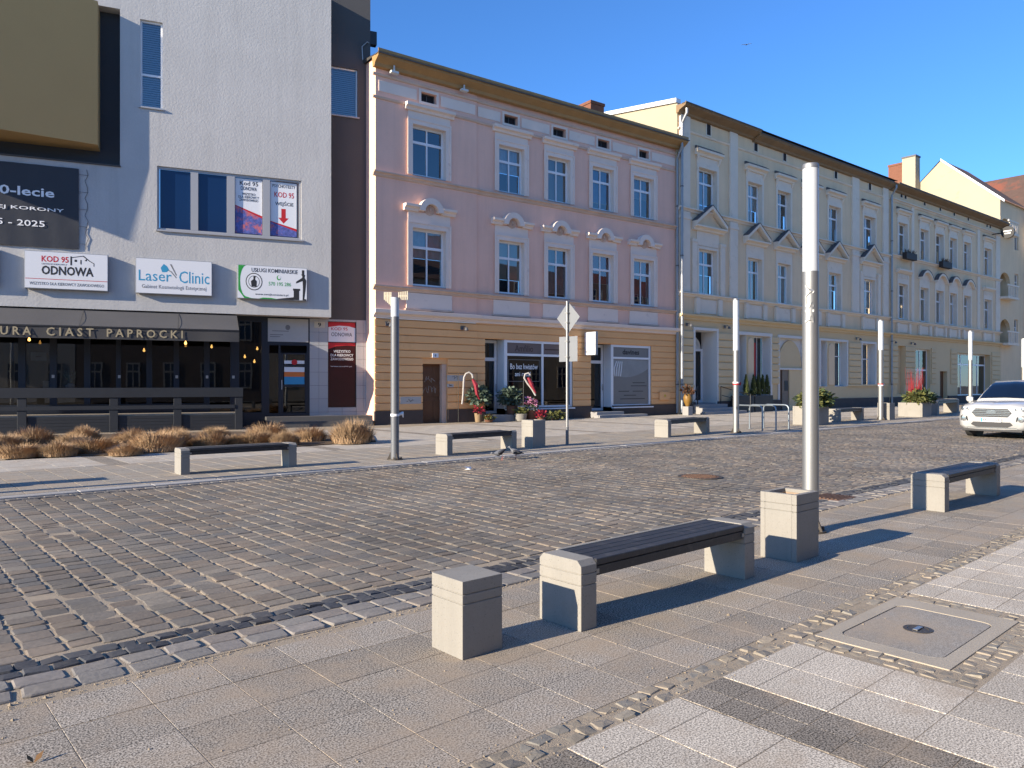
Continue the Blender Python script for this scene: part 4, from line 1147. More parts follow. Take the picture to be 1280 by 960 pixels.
# flower shop: door set back, window standing in the opening
def panes(parent, u0, u1, z0, z1, y, mt='pane_dark'):
    MB().quad((u0, y, z0), (u1, y, z0), (u1, y+.003, z1), (u0, y+.003, z1)).build('pane', M[mt], parent, fix=False)
def shop(x_split, s, z_sill, tran, mull, lab):
    us = K.u(x_split); e0 = s[0]; bk = .55
    z_t = s[3]; zt_ = z_t-tran
    rv = MB().quad((e0, 0, 0), (e0, 0, z_t), (e0, bk+1.2, z_t), (e0, bk+1.2, 0)).quad((s[1], 0, 0), (s[1], bk+1.2, 0), (s[1], bk+1.2, z_t), (s[1], 0, z_t)).quad((e0, 0, z_t), (s[1], 0, z_t), (s[1], bk+1.2, z_t), (e0, bk+1.2, z_t))
    rv.quad((us, -.001, 0), (s[1], -.001, 0), (s[1], -.001, z_sill), (us, -.001, z_sill)).quad((e0, 0, .28), (us, 0, .28), (us, bk+1.2, .28), (e0, bk+1.2, .28)).quad((e0, 0, 0), (us, 0, 0), (us, 0, .28), (e0, 0, .28))
    rv.quad((us, 0, z_sill), (s[1], 0, z_sill), (s[1], 1.7, z_sill), (us, 1.7, z_sill)).quad((e0, 1.75, 0), (s[1], 1.75, 0), (s[1], 1.75, z_t), (e0, 1.75, z_t))
    fb(rv, 'shop_room', M['cafe_wall'], pk)
    f = fb(bars(MB(), us, s[1], z_sill, z_t, .02, .12, .11, (), ()), 'shop_window', M['frame_white'], pk)
    MB().box(us+.11, s[1]-.11, .022, .118, zt_-.05, zt_+.05).build('transom', M['frame_white'], f)
    mu = [us+.11]
    for q in mull:
        uu = us+(s[1]-us)*q
        MB().box(uu-.05, uu+.05, .024, .116, z_sill+.11, zt_-.051).box(uu-.05, uu+.05, .024, .116, zt_+.051, z_t-.11).build('mullion', M['frame_white'], f); mu += [uu-.05, uu+.05]
    mu.append(s[1]-.11)
    for k in range(0, len(mu), 2):
        panes(f, mu[k], mu[k+1], z_sill+.11, zt_-.05, .07); panes(f, mu[k], mu[k+1], zt_+.05, z_t-.11, .07)
    # return between window and door
    MB().box(us-.04, us-.001, .02, bk, z_sill, z_t).build('return_frame', M['frame_white'], f)
    d = fb(bars(MB(), e0+.02, us-.06, .29, z_t-.01, bk, bk+.08, .12, (), (.74,)), 'shop_door', M['frame_white'], pk)
    zz = .29+(z_t-.3)*.74
    panes(d, e0+.14, us-.18, .41, zz-.07, bk+.04); panes(d, e0+.14, us-.18, zz+.07, z_t-.13, bk+.04)
    MB().tube([(us-.13, bk-.05, 1.25), (us-.13, bk-.05, 1.55)], .018, 6).build('handle', M['alu'], d)
    fb(MB().box(us-.02, s[1]+.06, -.13, .018, z_sill-.06, z_sill-.002), 'sill', M['frame_white'], pk)
    fb(MB().box(e0-.1, us+.25, -.55, -.105, 0, .27), 'step', M['stone_step'], pk, bevel=.01)
    return us, zt_, z_t
zsl = K.z(715, 509, 0)
us1, zt1, ztt1 = shop(631.7, s1, zsl, .62, (.545,), 'a')
us2, zt2, ztt2 = shop(765, s2, K.z(813, 507.5, 0), .62, (), 'b')
fb(MB().box(s2[0]-.3, us2+1.4, -.95, -.56, 0, .14), 'step', M['stone_step'], pk, bevel=.01)
# printed bands and lettering on the flower shop panes
sg = thing(K, 'shop_lettering', us1, .05, zt1, 'dark fascia panes of the flower shop with faint brown lettering', 'lettering')
M['fascia_film'] = pm('brown film', (.17, .13, .12), .35, .1, 2); M['brown_ink'] = plain('brown ink', (.05, .025, .02), .5)
mu_ = us1+(s1[1]-us1)*.545
for a, b in ((us1+.12, mu_-.06), (mu_+.06, s1[1]-.12)):
    fb(MB().quad((a, .066, zt1+.06), (b, .066, zt1+.06), (b, .066, ztt1-.12), (a, .066, ztt1-.12)), 'film', M['fascia_film'], sg)
text('Amfilio', us1+.55, mu_-.5, zt1+.14, ztt1-.2, .064, 'brown_ink', sg, loc=OFF[sg.name]); fb(MB().box(mu_+.15, s1[1]-.4, .062, .065, zt1+.24, zt1+.29), 'print_line', M['brown_ink'], sg)
sg2 = thing(K, 'window_lettering', us1+.2, .06, zt1-.9, 'white handwritten lettering framed on the dark flower shop pane', 'lettering')
a, b = us1+.2, mu_-.15
text('Bo bez kwiatów', a+.1, b-.1, zt1-.62, zt1-.38, .06, 'white_ink', sg2, .01, loc=OFF[sg2.name]); text('ani rusz!', a+.35, b-.5, zt1-.92, zt1-.72, .06, 'white_ink', sg2, .01, loc=OFF[sg2.name])
fb(bars(MB(), a, b, zt1-1.15, zt1-.2, .058, .062, .02), 'outline', M['grey_ink'], sg2)
# hairdresser's window films
sg3 = thing(K, 'window_film', us2, .05, zt2, 'grey window film with dark lettering and pale photo of hair', 'window film')
M['grey_film'] = pm('grey film', (.20, .195, .185), .35, .08, 1.5)
fb(MB().quad((us2+.12, .064, zt2+.06), (s2[1]-.12, .064, zt2+.06), (s2[1]-.12, .064, ztt2-.12), (us2+.12, .064, ztt2-.12)), 'film', M['grey_film'], sg3)
zl = K.z(813, 507.5, 0)+.12
fb(MB().quad((us2+.12, .064, zl), (s2[1]-.12, .064, zl), (s2[1]-.12, .064, zt2-.06), (us2+.12, .064, zt2-.06)), 'film', M['grey_film'], sg3)
text('davines', us2+.75, s2[1]-.75, zt2+.17, ztt2-.2, .062, 'black_ink', sg3, .03, loc=OFF[sg3.name])
hh = zt2-.06-zl; ww = s2[1]-us2-.24
fb(MB().poly([(us2+.12+ww*i/10, .063, zt2-.08) for i in range(11)] + [(us2+.12+ww*(10-i)/10, .063, zl+hh*(.60+.12*((10-i)/10-.35)**2*4)) for i in range(11)]), 'photo', pm('pale photo print', (.27, .28, .28), .35, .3, 1.2, 0), sg3)
mb = MB()
for k in range(4): mb.tube([(us2+.25+k*.12, .06, zl+hh*.62), (us2+.2+k*.16, .06, zl+hh*.8), (us2+.35+k*.12, .06, zl+hh*.95)], .025, 5)
fb(mb, 'hair_photo', M['paper'], sg3)
for k, (p, q, r_) in enumerate(((.55, .9, .47), (.5, .95, .40), (.15, .45, .28), (.55, .85, .28), (.3, .65, .19), (.2, .9, .11))):
    fb(MB().box(us2+.12+ww*p, us2+.12+ww*q, .060, .063, zl+hh*r_, zl+hh*(r_+.014)), 'print_line', M['black_ink'], sg3)
# downpipe between pink and yellow house
dp = thing(K, 'downpipe', KU-.1, -.12, 0, 'grey zinc downpipe at the right edge of the pink house', 'pipe')
MB().tube([(0, -.3, ze1-.1), (0, -.3, ze0+.1), (0, 0, ze0-.5), (0, 0, .1)], .065, 8).build('pipe', M['zinc'], dp)
for z in (1.5, 4.2, 7.5, 10.5): MB().lathe([(.08, z), (.08, z+.06)], 0, 0, 8).build('bracket', M['lead'], dp)
# projecting light box sign
u, z = K.uz(733, 444, .5)
hs_ = thing(K, 'projecting_sign', K.u(729.5, .0), 0, K.z(733, 444, .5), 'white projecting light box sign on the terracotta courses between the two shops', 'sign')
z1 = K.z(733, 414.5, .5)-K.z(733, 444, .5)
MB().box(-.07, .07, -.88, -.15, 0, z1).build('box', M['signbox'], hs_, bevel=.02)
MB().box(-.078, -.068, -.86, -.17, .03, z1-.03).build('face', M['acryl'], hs_)
for q in (.3, .75): MB().box(-.03, .03, -.149, 0, z1*q, z1*q+.05).build('bracket', M['signbox'], hs_)
o = text('davines', -.28, .05, z1*.12, z1*.12+.09, 0, 'black_ink', hs_, .01); o.rotation_euler.z = R(-90); o.location = (-.0785, -.52, 0)
for q in (.85, .7, .55, .4): MB().box(-.0795, -.0785, -.80, -.25, z1*q, z1*q+.012).build('print_line', M['grey_ink'], hs_)
# gas box
gb = thing(K, 'gas_meter_box', K.u(829), -.06, K.z(829, 500), 'small terracotta painted gas meter box by the downpipe', 'meter box')
MB().box(-.36, .36, -.06, -.0, 0, .42).build('box', M['terra'], gb, bevel=.01); MB().box(-.05, .05, -.066, -.0605, .16, .28).build('label', plain('yellow label', (.6, .42, .03), .5), gb)
# ------------------------------------------------------------------ the two cream tenements
Y = Facade(847, 518.35, 1800)
M['cream'] = pm('cream plaster', (.81, .605, .385), .9, .07, .6, .05, 30, .2, 25, .01, streak=.09)
M['cream2'] = pm('sand plaster', (.79, .59, .375), .9, .07, .6, .05, 30, .2, 25, .01, streak=.09)
M['trim_w'] = pm('off white trim', (.76, .65, .52), .85, .10, 1.5, .05, 40, .15, 40, dirt=(.58, .47, .34), dirt_s=2.5, dirt_lo=.58, dirt_hi=.8)
M['ochre_wall'] = pm('ochre ground floor plaster', (.66, .50, .29), .9, .08, .8, .05, 30, .2, 25, rand=.04)
M['white_rev'] = pm('white reveal', (.70, .66, .60), .85, .04, 2)
M['gable'] = pm('pale yellow gable render', (.42, .36, .25), .9, .06, .5, .05, 30, .15, 20, dirt=(.38, .29, .15), dirt_s=.8, dirt_lo=.6, dirt_hi=.8)
M['eave_grey'] = pm('weathered eave boards', (.24, .15, .075), .7, .25, 2, .15, 30, .15, 30)
M['dplinth'] = pm('dark grey brown plinth', (.075, .062, .058), .9, .2, 2, .1, 40)
M['red_tile'] = pm('red roof tile', (.11, .068, .052), .9, .25, 1.5, .2, 20, .5, 12, .03, dirt=(.22, .075, .045), dirt_s=.25, dirt_lo=.52, dirt_hi=.6)
UAB, UBE = Y.u(1112), Y.u(1250)
ya = thing(Y, 'cream_tenement', 0, 0, 0, 'cream three storey tenement with triangular window pediments and ochre ground floor', 'building')
yb = thing(Y, 'sand_tenement', UAB, 0, 0, 'sand coloured tenement with arched window hoods beyond the pedimented one', 'building')
zf = Y.z(861.7, 166.4); q2 = Y.z(850, 257.8); q1 = Y.z(850, 364.5); c1 = Y.z(850, 392.7); c0 = Y.z(850, 399)
pz_ = Y.z(846, 502.8); e1 = Y.z(860.8, 127.9, .6); e0 = Y.z(858, 146, 0)
w2 = (q2+.02, Y.z(873, 208.6)); w1 = (q1+.02, Y.z(872, 310.3))
xa = [(873, 895.5), (934.4, 952), (971.6, 987.6), (1005, 1020.5), (1035.6, 1050.5), (1079.4, 1093.5)]
xb = [(1122.6, 1134), (1150, 1160), (1169.5, 1179), (1187, 1195.5), (1204.5, 1213), (1230, 1239)]
ua_ = [(Y.u(a), Y.u(b)) for a, b in xa]; ub_ = [(Y.u(a), Y.u(b)) for a, b in xb]
b2 = (Y.z(1122.6, 317.5), Y.z(1122.6, 277.5)); b1 = (Y.z(1122.6, 398), Y.z(1122.6, 354))
bf = Y.z(1113, 248); bs2 = Y.z(1111, 316.5); bs1 = Y.z(1111, 398.5)
def reveal(mb, a, b, z0, z1, y0, r):
    for A_, B_ in (((a, z0), (a, z1)), ((b, z1), (b, z0)), ((a, z1), (b, z1)), ((b, z0), (a, z0))):
        mb.quad((A_[0], y0, A_[1]), (B_[0], y0, B_[1]), (B_[0], y0+r, B_[1]), (A_[0], y0+r, A_[1]))
    return mb
def surround(w, a, b, z0, z1, t, d, m, r=0, y0=0):
    s = MB().box(a-t, a-.002, y0-d, y0-.001, z0-.0, z1+t).box(b+.002, b+t, y0-d, y0-.001, z0-.0, z1+t).box(a-.002, b+.002, y0-d, y0-.001, z1+.002, z1+t)
    if r: reveal(s, a, b, z0, z1, y0-.001, r)
    return s.build('surround', M[m], w, fix=False)
def moulding(e, z, pr, a, b, m, name):
    fb(MB().prism([(-.001 if p == 0 else p, z+q) for p, q in pr], a, b, 'x'), name, M[m], e)
LEDGE = [(0, -.06), (-.06, -.04), (-.10, .04), (-.20, .08), (-.20, .14), (0, .17)]
SMALL = [(0, 0), (-.05, .02), (-.09, .10), (0, .12)]
ins = ['curtain', 'interior', 'curtain_dk', 'curtain', 'weave', 'interior', 'curtain_dk', 'blind_beige', 'curtain']
def upper(e, us, fl, z0, z1, k, kind, wide=False):
    a, b = us
    w = window(e, a, b, z0, z1, y=.24, muls=(.5,), trans=(.68,), b=.085, inner=ins[(k*5+fl*2) % 9], shade=(1, .55, .8, .35, 1, .65, .45)[(k*3+fl) % 7])
    surround(w, a, b, z0, z1, .17 if not wide else .14, .05, 'trim_w', .24)
    MB().box(a+.005, b-.005, -.04, .23, z0-.035, z0-.003).build('sill', M['zinc'], w)
    t = .17; c = (a+b)/2
    if kind == 'hood':
        hz = z1+t+.42; x0, x1 = a-.32, b+.32
        MB().box(a-t, b+t, -.035, -.001, z1+t+.003, hz-.002).build('frieze_panel', M['trim_w'], w)
        h = MB().prism([(-.001, hz), (-.10, hz), (-.14, hz+.12), (-.30, hz+.18), (-.30, hz+.30), (-.001, hz+.32)], x0, x1, 'x').build('hood', M['trim_w'], w)
        MB().prism([(-.001, hz+.321), (-.31, hz+.301), (-.31, hz+.32), (-.10, hz+.47), (-.001, hz+.48)], x0+.03, x1-.03, 'x').build('crest', M['lead'], h)
        mb = MB()
        for q in (x0+.12, x1-.24): mb.prism([(-.036, hz-.28), (-.07, hz-.24), (-.16, hz-.002), (-.036, hz-.002)], q, q+.12, 'x')
        mb.build('console', M['trim_w'], h)
    elif kind == 'pediment':
        hz = z1+t+(.55 if not wide else .75); x0, x1 = a-(.42 if not wide else .55), b+(.42 if not wide else .55)
        MB().box(a-t, b+t, -.035, -.001, z1+t+.003, hz-.002).build('frieze_panel', M['trim_w'], w)
        h = MB().prism([(-.001, hz), (-.12, hz), (-.16, hz+.10), (-.34, hz+.16), (-.34, hz+.24), (-.001, hz+.26)], x0, x1, 'x').build('pediment', M['trim_w'], w)
        ph = (x1-x0)*.36
        MB().prism([(x0+.1, hz+.262), (x1-.1, hz+.262), (c, hz+.26+ph-.1)], -.08, -.001, 'y').build('tympanum', M['cream'], h)
        for s_ in (-1, 1):
            xe = x0 if s_ < 0 else x1
            MB().prism([(xe, hz+.245), (c, hz+.24+ph), (c, hz+.42+ph), (xe-s_*-.0, hz+.43)] if s_ < 0 else [(xe, hz+.245), (xe, hz+.43), (c+.002, hz+.42+ph), (c+.002, hz+.24+ph)], -.35, -.001, 'y').build('raking_cornice', M['trim_w'], h)
            MB().prism([(xe, hz+.432), (c, hz+.422+ph), (c, hz+.45+ph), (xe, hz+.46)] if s_ < 0 else [(xe, hz+.432), (xe, hz+.46), (c+.002, hz+.45+ph), (c+.002, hz+.422+ph)], -.37, -.001, 'y').build('flashing', M['lead'], h)
        if wide:
            for q0, q1 in ((a-.62, a-.25), (b+.25, b+.62)):
                MB().box(q0, q1, -.12, -.001, z0, z1+t+.1).box(q0-.04, q1+.04, -.15, -.001, z1+t+.101, z1+t+.26).build('pilaster', M['trim_w'], w)
    elif kind in ('arch', 'fan'):
        hz = z1+t+(.40 if kind == 'arch' else .55); x0, x1 = a-.28, b+.28
        MB().box(a-t, b+t, -.05, -.001, z1+t+.003, hz-.002).build('frieze_panel', M['trim_w'], w)
        if kind == 'arch':
            mb = MB(); n = 10; pts = [(x0+(x1-x0)*q/n, hz+.55*math.sin(math.pi*q/n)**.8) for q in range(n+1)]
            for q in range(n): mb.prism([pts[q], pts[q+1], (pts[q+1][0], pts[q+1][1]+.17), (pts[q][0], pts[q][1]+.17)], -.30, -.001, 'y')
            h = mb.build('arch_hood', M['trim_w'], w)
            MB().prism(pts, -.06, -.001, 'y').build('tympanum', M['trim_w'], h)
            mb = MB()
            for q in range(n): mb.prism([(pts[q][0], pts[q][1]+.172), (pts[q+1][0], pts[q+1][1]+.172), (pts[q+1][0], pts[q+1][1]+.22), (pts[q][0], pts[q][1]+.22)], -.32, -.001, 'y')
            mb.build('flashing', M['lead'], h)
        else:
            h = MB().prism([(-.001, hz), (-.10, hz), (-.30, hz+.16), (-.30, hz+.28), (-.001, hz+.30)], x0-.1, x1+.1, 'x').build('hood', M['trim_w'], w)
            mb = MB()
            for q in range(7): mb.box(a-t+.04+q*(b-a+2*t-.08)/7, a-t+.04+(q+.6)*(b-a+2*t-.08)/7, -.085, -.051, hz-.34, hz-.06)
            mb.build('dentils', M['trim_w'], h)
    return w
def small_vents(e, xs, z0, z1, w=.34):
    for px in xs:
        u = Y.u(px); v = fb(MB().box(u-w/2, u+w/2, -.012, .0, z0, z1), 'attic_vent', M['interior'], e)
        bars(MB(), u-w/2-.06, u+w/2+.06, z0-.06, z1+.06, -.03, -.001, .06).build('surround', M['trim_w'], v)
# --- walls
def gopen(x0, x1, yt, yb, F=Y):
    return (F.u(x0), F.u(x1), F.z(x0, yb) if yb else 0.0, F.z(x0, yt))
A_door = gopen(867.7, 894.7, 412.4, 0); A_w1 = gopen(923, 933, 418.2, 495); A_w2 = gopen(942.5, 962.2, 420, 496); A_gate = gopen(974.5, 1005, 422, 0)
A_d1 = gopen(1025, 1034, 425.5, 483); A_d2 = gopen(1043.5, 1058, 427, 483); A_s = gopen(1076.7, 1093, 429.2, 482)
B_n = gopen(1121.5, 1131, 432, 493); B_w = gopen(1144, 1163, 436, 491); B_d = gopen(1175, 1184, 464, 0); B_s = gopen(1197, 1238, 441, 495)
ga = [(*A_door, .95), (*A_w1, .5), (*A_w2, .5), (*A_gate, .35), (*A_d1, .5), (*A_d2, .5), (*A_s, .5)]
gb_ = [(*B_n, .3), (*B_w, .3), (*B_d, .4), (*B_s, .5)]
m = wall_holes(MB(), 0, UAB, c0, e1, 0, [(a, b, *w2, .0) for a, b in ua_] + [(a, b, *w1, .0) for a, b in ua_])
fb(m, 'wall', M['cream'], ya, fix=False)
fb(wall_holes(MB(), 0, UAB, 0, c0, 0, [(*g_[:4], 0.0) for g_ in ga]), 'ground_wall', M['ochre_wall'], ya, fix=False)
rvm = MB()
for g_ in ga: reveal(rvm, g_[0], g_[1], g_[2], g_[3], -.001, g_[4])
fb(rvm, 'reveals', M['white_rev'], ya, fix=False)
m = wall_holes(MB(), UAB, UBE, c0, e1-.1, 0, [(a, b, *b2, .0) for a, b in ub_] + [(a, b, *b1, .0) for a, b in ub_])
m.quad((UBE, 0, 0), (UBE, 12, 0), (UBE, 12, e1), (UBE, 0, e1))
fb(m, 'wall', M['cream2'], yb, fix=False)
fb(wall_holes(MB(), UAB, UBE, 0, c0, 0, gb_), 'ground_wall', M['ochre_wall'], yb, fix=False)
# exposed party wall above the pink roof
sd = [Y.side(px, py, 0) for px, py in ((845, 129), (755, 146))]
dback = max(sd[1][0], 6.0)
zk = sd[0][1]+(sd[1][1]-sd[0][1])*(12/sd[1][0]) if sd[1][0] else e1
pw_ = fb(MB().poly([(0, .02, 0), (0, .02, sd[0][1]), (0, sd[1][0], sd[1][1]), (0, 12, sd[1][1]), (0, 12, 0)]), 'party_wall', M['gable'], ya)
MB().prism([(.0, sd[0][1]), (sd[1][0], sd[1][1]), (sd[1][0], sd[1][1]+.22), (.0, sd[0][1]+.22)], -.12, .25, 'x').build('coping', M['paper'], pw_)
fb(MB().poly([(.25, -.6, e1), (UAB, -.6, e1), (UAB, 6, e1+.6), (.25, 6, e1+.6)]).poly([(.25, 6, e1+.6), (UAB, 6, e1+.6), (UAB, 12, e1+.1), (.25, 12, e1+.1)]), 'roof', M['roof_felt'], ya)
fb(MB().poly([(UAB, -.6, e1-.15), (UBE, -.6, e1-.15), (UBE, 12, e1+.6), (UAB, 12, e1+.6)]), 'roof', M['roof_felt'], yb)
# upper floors
for k, us in enumerate(ua_):
    upper(ya, us, 2, *w2, k, 'hood'); upper(ya, us, 1, *w1, k, 'pediment', k in (0, 5))
for k, us in enumerate(ub_):
    upper(yb, us, 2, *b2, k, 'hood'); upper(yb, us, 1, *b1, k, 'fan' if k in (0, 5) else 'arch')
small_vents(ya, (885.5, 944.5, 980.5, 1015, 1044.5, 1087), zf+.22, zf+1.0)
small_vents(yb, (1126.5, 1131.5, 1155.5, 1175, 1192.5, 1210, 1233.5, 1237.5), bf+.32, bf+.95, .34)
for z0, pr, nm in ((zf, SMALL, 'frieze_moulding'), (q2-.15, LEDGE, 'sill_course'), (q1-.15, LEDGE, 'sill_course'), (c0, [(0, 0), (-.10, .02), (-.12, .10), (-.30, .20), (-.32, c1-c0+.02), (0, c1-c0+.05)], 'cornice')):
    moulding(ya, z0, pr, 0, UAB-.02, 'trim_w' if nm != 'cornice' else 'ochre_wall', nm)
for z0, pr, nm in ((bf-.1, LEDGE, 'frieze_moulding'), (bs2-.15, LEDGE, 'sill_course'), (bs1-.15, LEDGE, 'sill_course'), (c0, [(0, 0), (-.10, .02), (-.12, .10), (-.30, .20), (-.32, c1-c0+.02), (0, c1-c0+.05)], 'cornice')):
    moulding(yb, z0, pr, UAB+.0, UBE+.05, 'trim_w' if nm != 'cornice' else 'ochre_wall', nm)
for x0, x1 in ((849, 861), (911, 920.5), (1064, 1072.5), (1102.5, 1109)):
    a, b = Y.u(x0), Y.u(x1)
    fb(MB().box(a, b, -.10, -.001, q2+.03, e0), 'pilaster', M['trim_w'], ya)
    fb(MB().box(a, b, -.10, -.001, q1+.03, q2-.22).box(a-.06, b+.06, -.14, -.001, q2-.6, q2-.45), 'pilaster', M['trim_w'], ya)
for x0, x1 in ((1113, 1115), (1138.5, 1141.5), (1221, 1224), (1244, 1249)):
    a, b = Y.u(x0), Y.u(x1)
    fb(MB().box(a, b, -.08, -.001, bs2+.03, bf-.17), 'pilaster', M['trim_w'], yb); fb(MB().box(a, b, -.08, -.001, bs1+.03, bs2-.22), 'pilaster', M['trim_w'], yb)
# balustrade blocks between cornice and first floor sill
for e, us_ in ((ya, ua_), (yb, ub_)):
    for k, (a, b) in enumerate(us_):
        for q in (a-.35, b+.05):
            fb(MB().box(q, q+.30, -.16, -.001, c1+.08, (q1 if e is ya else bs1)-.22), 'pedestal', M['trim_w'], e, bevel=.01)
        fb(MB().box(a+.05, b-.05, -.05, -.001, c1+.15, (q1 if e is ya else bs1)-.28), 'apron_panel', M['trim_w'], e)
# eaves
def eaves(e, a, b, z0, z1, ov_, m):
    ev = fb(MB().prism([(-.001, z0), (-.14, z0+.02), (-.2, z0+.12), (-ov_+.03, z0+.28), (-ov_, z1-.06), (-.001, z1-.02)], a, b, 'x'), 'eaves', M[m], e)
    MB().box(a-.02, b+.02, -ov_-.008, -ov_+.04, z0+.32, z0+.45).build('fascia_board', M[m], ev)
    MB().box(a-.03, b+.03, -ov_-.06, -ov_+.25, z1-.05, z1-.02).build('gutter_edge', M['lead'], ev)
eaves(ya, -.12, Y.u(940), e0, e1, .62, 'eave_grey'); eaves(ya, Y.u(940)+.02, UAB-.1, e0-.12, e1-.1, .5, 'eave_grey')
e1b = Y.z(1259.7, 275.3, .6)
eaves(yb, UAB+.02, Y.u(1228), e0-.1, e1-.12, .66, 'eave_grey'); eaves(yb, Y.u(1228)+.1, UBE+.35, e0-.1, e1-.12, .66, 'eave_grey')
fb(MB().cyl(Y.u(1082), 3.0, e1, e1+1.5, .22, seg=10).cyl(Y.u(1082), 3.0, e1+1.5, e1+1.65, .30, seg=10), 'flue', M['zinc'], ya)
# downpipes
for u, lab, nm in ((.12, 'grey zinc downpipe at the left edge of the cream house', 1), (UAB-.05, 'grey zinc downpipe between the cream and the sand house', 2)):
    t = thing(Y, 'downpipe', u, -.18, 0, lab, 'pipe')
    MB().tube([(0, -.3, e1-.25), (0, -.3, e0-.05), (0, 0, e0-.5), (0, 0, .1)], .07, 8).build('pipe', M['zinc'], t)
    for z in (1.5, 4.5, 8, 11.5): MB().lathe([(.085, z), (.085, z+.06)], 0, 0, 8).build('bracket', M['lead'], t)
# rusticated ground floors
def courses(e, a, b, ops, zlo, zhi, n, m='ochre_wall'):
    h = (zhi-zlo)/n
    for i in range(n):
        z0, z1 = zlo+i*h, zlo+(i+1)*h
        cuts = sorted([o for o in ops if o[3]-.03 > z0 and o[2]+.03 < z1], key=lambda o: o[0]); x = a; out = []
        for o in cuts:
            if o[0] > x: out.append((x, o[0]))
            x = max(x, o[1])
        out.append((x, b))
        for p, q in out:
            if q-p < .12: continue
            fb(MB().prism([(-.001, z0+.015), (-.045, z0+.015), (-.075, z0+.06), (-.075, z1-.06), (-.045, z1-.015), (-.001, z1-.015)], p, q, 'x'), 'rustic_course', M[m], e)
zd = Y.z(846, 480.5); zcr = Y.z(846, 412)
pad = .12
opa = [(o[0]-pad, o[1]+pad, o[2]-.1, o[3]+.12) for o in (A_door, A_s)] + [(A_w1[0]-pad, A_w2[1]+pad, A_w1[2]-.2, A_w1[3]+.12), (A_gate[0]-pad, A_d2[1]+pad, 0, A_gate[3]+.12)]
opa[-1] = (A_gate[0]-pad, A_d2[1]+.25, 0, 99)
opa[2] = (A_w1[0]-pad, A_w2[1]+pad, 0, 99)
courses(ya, .28, UAB-.25, opa, zd, zcr, 7)
opb = [(B_n[0], B_n[1], 0, 99), (B_w[0]-.1, B_w[1]+.1, 0, 99), (Y.u(1169), B_s[0]-2.4 if B_s[0]-2.4 > Y.u(1184) else Y.u(1188), 0, 99), (B_s[0]-.2, B_s[1]+.2, 0, 99)]
courses(yb, UAB+.1, UBE-.05, opb, zd, zcr, 7)
for e, a, b, ops in ((ya, .28, UAB-.25, (A_door, A_gate)), (yb, UAB+.1, UBE, (B_d,))):
    x = a; 
    for o in list(ops)+[(b, b)]:
        if o[0]-x > .1:
            fb(MB().box(x, o[0]-.02, -.12, -.001, 0, pz_), 'plinth', M['dplinth'], e, bevel=.01)
            if e is ya or x > UAB+.2: pass
        x = o[1]+.02
for x0, x1 in ((846.5, 866), (896, 916), (1059, 1108)):
    fb(MB().box(Y.u(x0)+.3*(x0 < 850), Y.u(x1), -.11, -.001, zd-.13, zd-.01), 'dado_rail', M['ochre_wall'], ya)
# openings of the ground floor
def frame_ring(e, o, t, d, m='trim_w', name='surround'):
    a, b, z0, z1 = o
    fb(MB().box(a-t, a-.003, -d, -.002, z0, z1+t).box(b+.003, b+t, -d, -.002, z0, z1+t).box(a-.003, b+.003, -d, -.002, z1+.003, z1+t), name, M[m], e)
for o in (A_door, A_s): frame_ring(ya, o, .14, .09, 'white_rev')
frame_ring(ya, (A_w1[0], A_w2[1], A_w1[2], A_w1[3]), .18, .06, 'white_rev'); frame_ring(ya, (A_gate[0]-.05, A_gate[1]+.05, A_gate[2], A_gate[3]), .16, .06, 'white_rev'); frame_ring(ya, (A_d1[0], A_d2[1], A_d1[2], A_d1[3]), .14, .06, 'white_rev')
window(ya, *A_w1, y=.45, muls=(), trans=(), inner='interior', pane='pane_dark'); window(ya, *A_w2, y=.45, muls=(.62,), trans=(), inner='curtain_dk', pane='pane_dark')
window(ya, *A_d1, y=.4, muls=(), trans=(.68,), inner='curtain_red'); window(ya, *A_d2, y=.4, muls=(), trans=(.68,), inner='curtain_dk'); window(ya, *A_s, y=.4, muls=(), trans=(.64,), inner='curtain_dk')
for o, o2 in ((A_w1, A_w2), (A_d1, A_d2)):
    a, b = o[1]+.12, o2[0]-.12; zz0, zz1 = o[2]+.1, o[3]-.15; c = (a+b)/2; r = (b-a)/2
    fb(MB().prism([(a, zz0), (b, zz0)] + [(c+r*math.cos(R(t)), zz1-r+r*math.sin(R(t))) for t in range(0, 181, 20)], -.05, -.002, 'y'), 'pier_panel', M['cream'], ya)
# entrance with arched fanlight
ad = fb(bars(MB(), A_door[0], A_door[1], .55, A_door[3]-.9, .85, .93, .13, (), ()), 'entrance_door', M['frame_white'], ya)
MB().quad((A_door[0]+.13, .89, .68), (A_door[1]-.13, .89, .68), (A_door[1]-.13, .89, A_door[3]-1.03), (A_door[0]+.13, .89, A_door[3]-1.03)).build('pane', M['pane_dark'], ad)
c = (A_door[0]+A_door[1])/2; r = (A_door[1]-A_door[0])/2-.1
MB().poly([(c+r*math.cos(R(t)), .9, A_door[3]-.9+r*.85*math.sin(R(t))) for t in range(0, 181, 15)]).build('fanlight', M['pane_dark'], ad)
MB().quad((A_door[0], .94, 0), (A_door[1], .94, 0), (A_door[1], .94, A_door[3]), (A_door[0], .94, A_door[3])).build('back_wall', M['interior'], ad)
fb(MB().box(A_door[0]+.01, A_door[1]-.01, .0, .84, 0, .55), 'threshold', M['stone_step'], ya)
for k in range(3): fb(MB().box(A_door[0]-.25-.2*k, A_door[1]+.35+.35*k, -.5-.35*k, -.13-.35*k if k else -.13, 0, .50-.17*k), 'step', M['stone_step'], ya, bevel=.012)
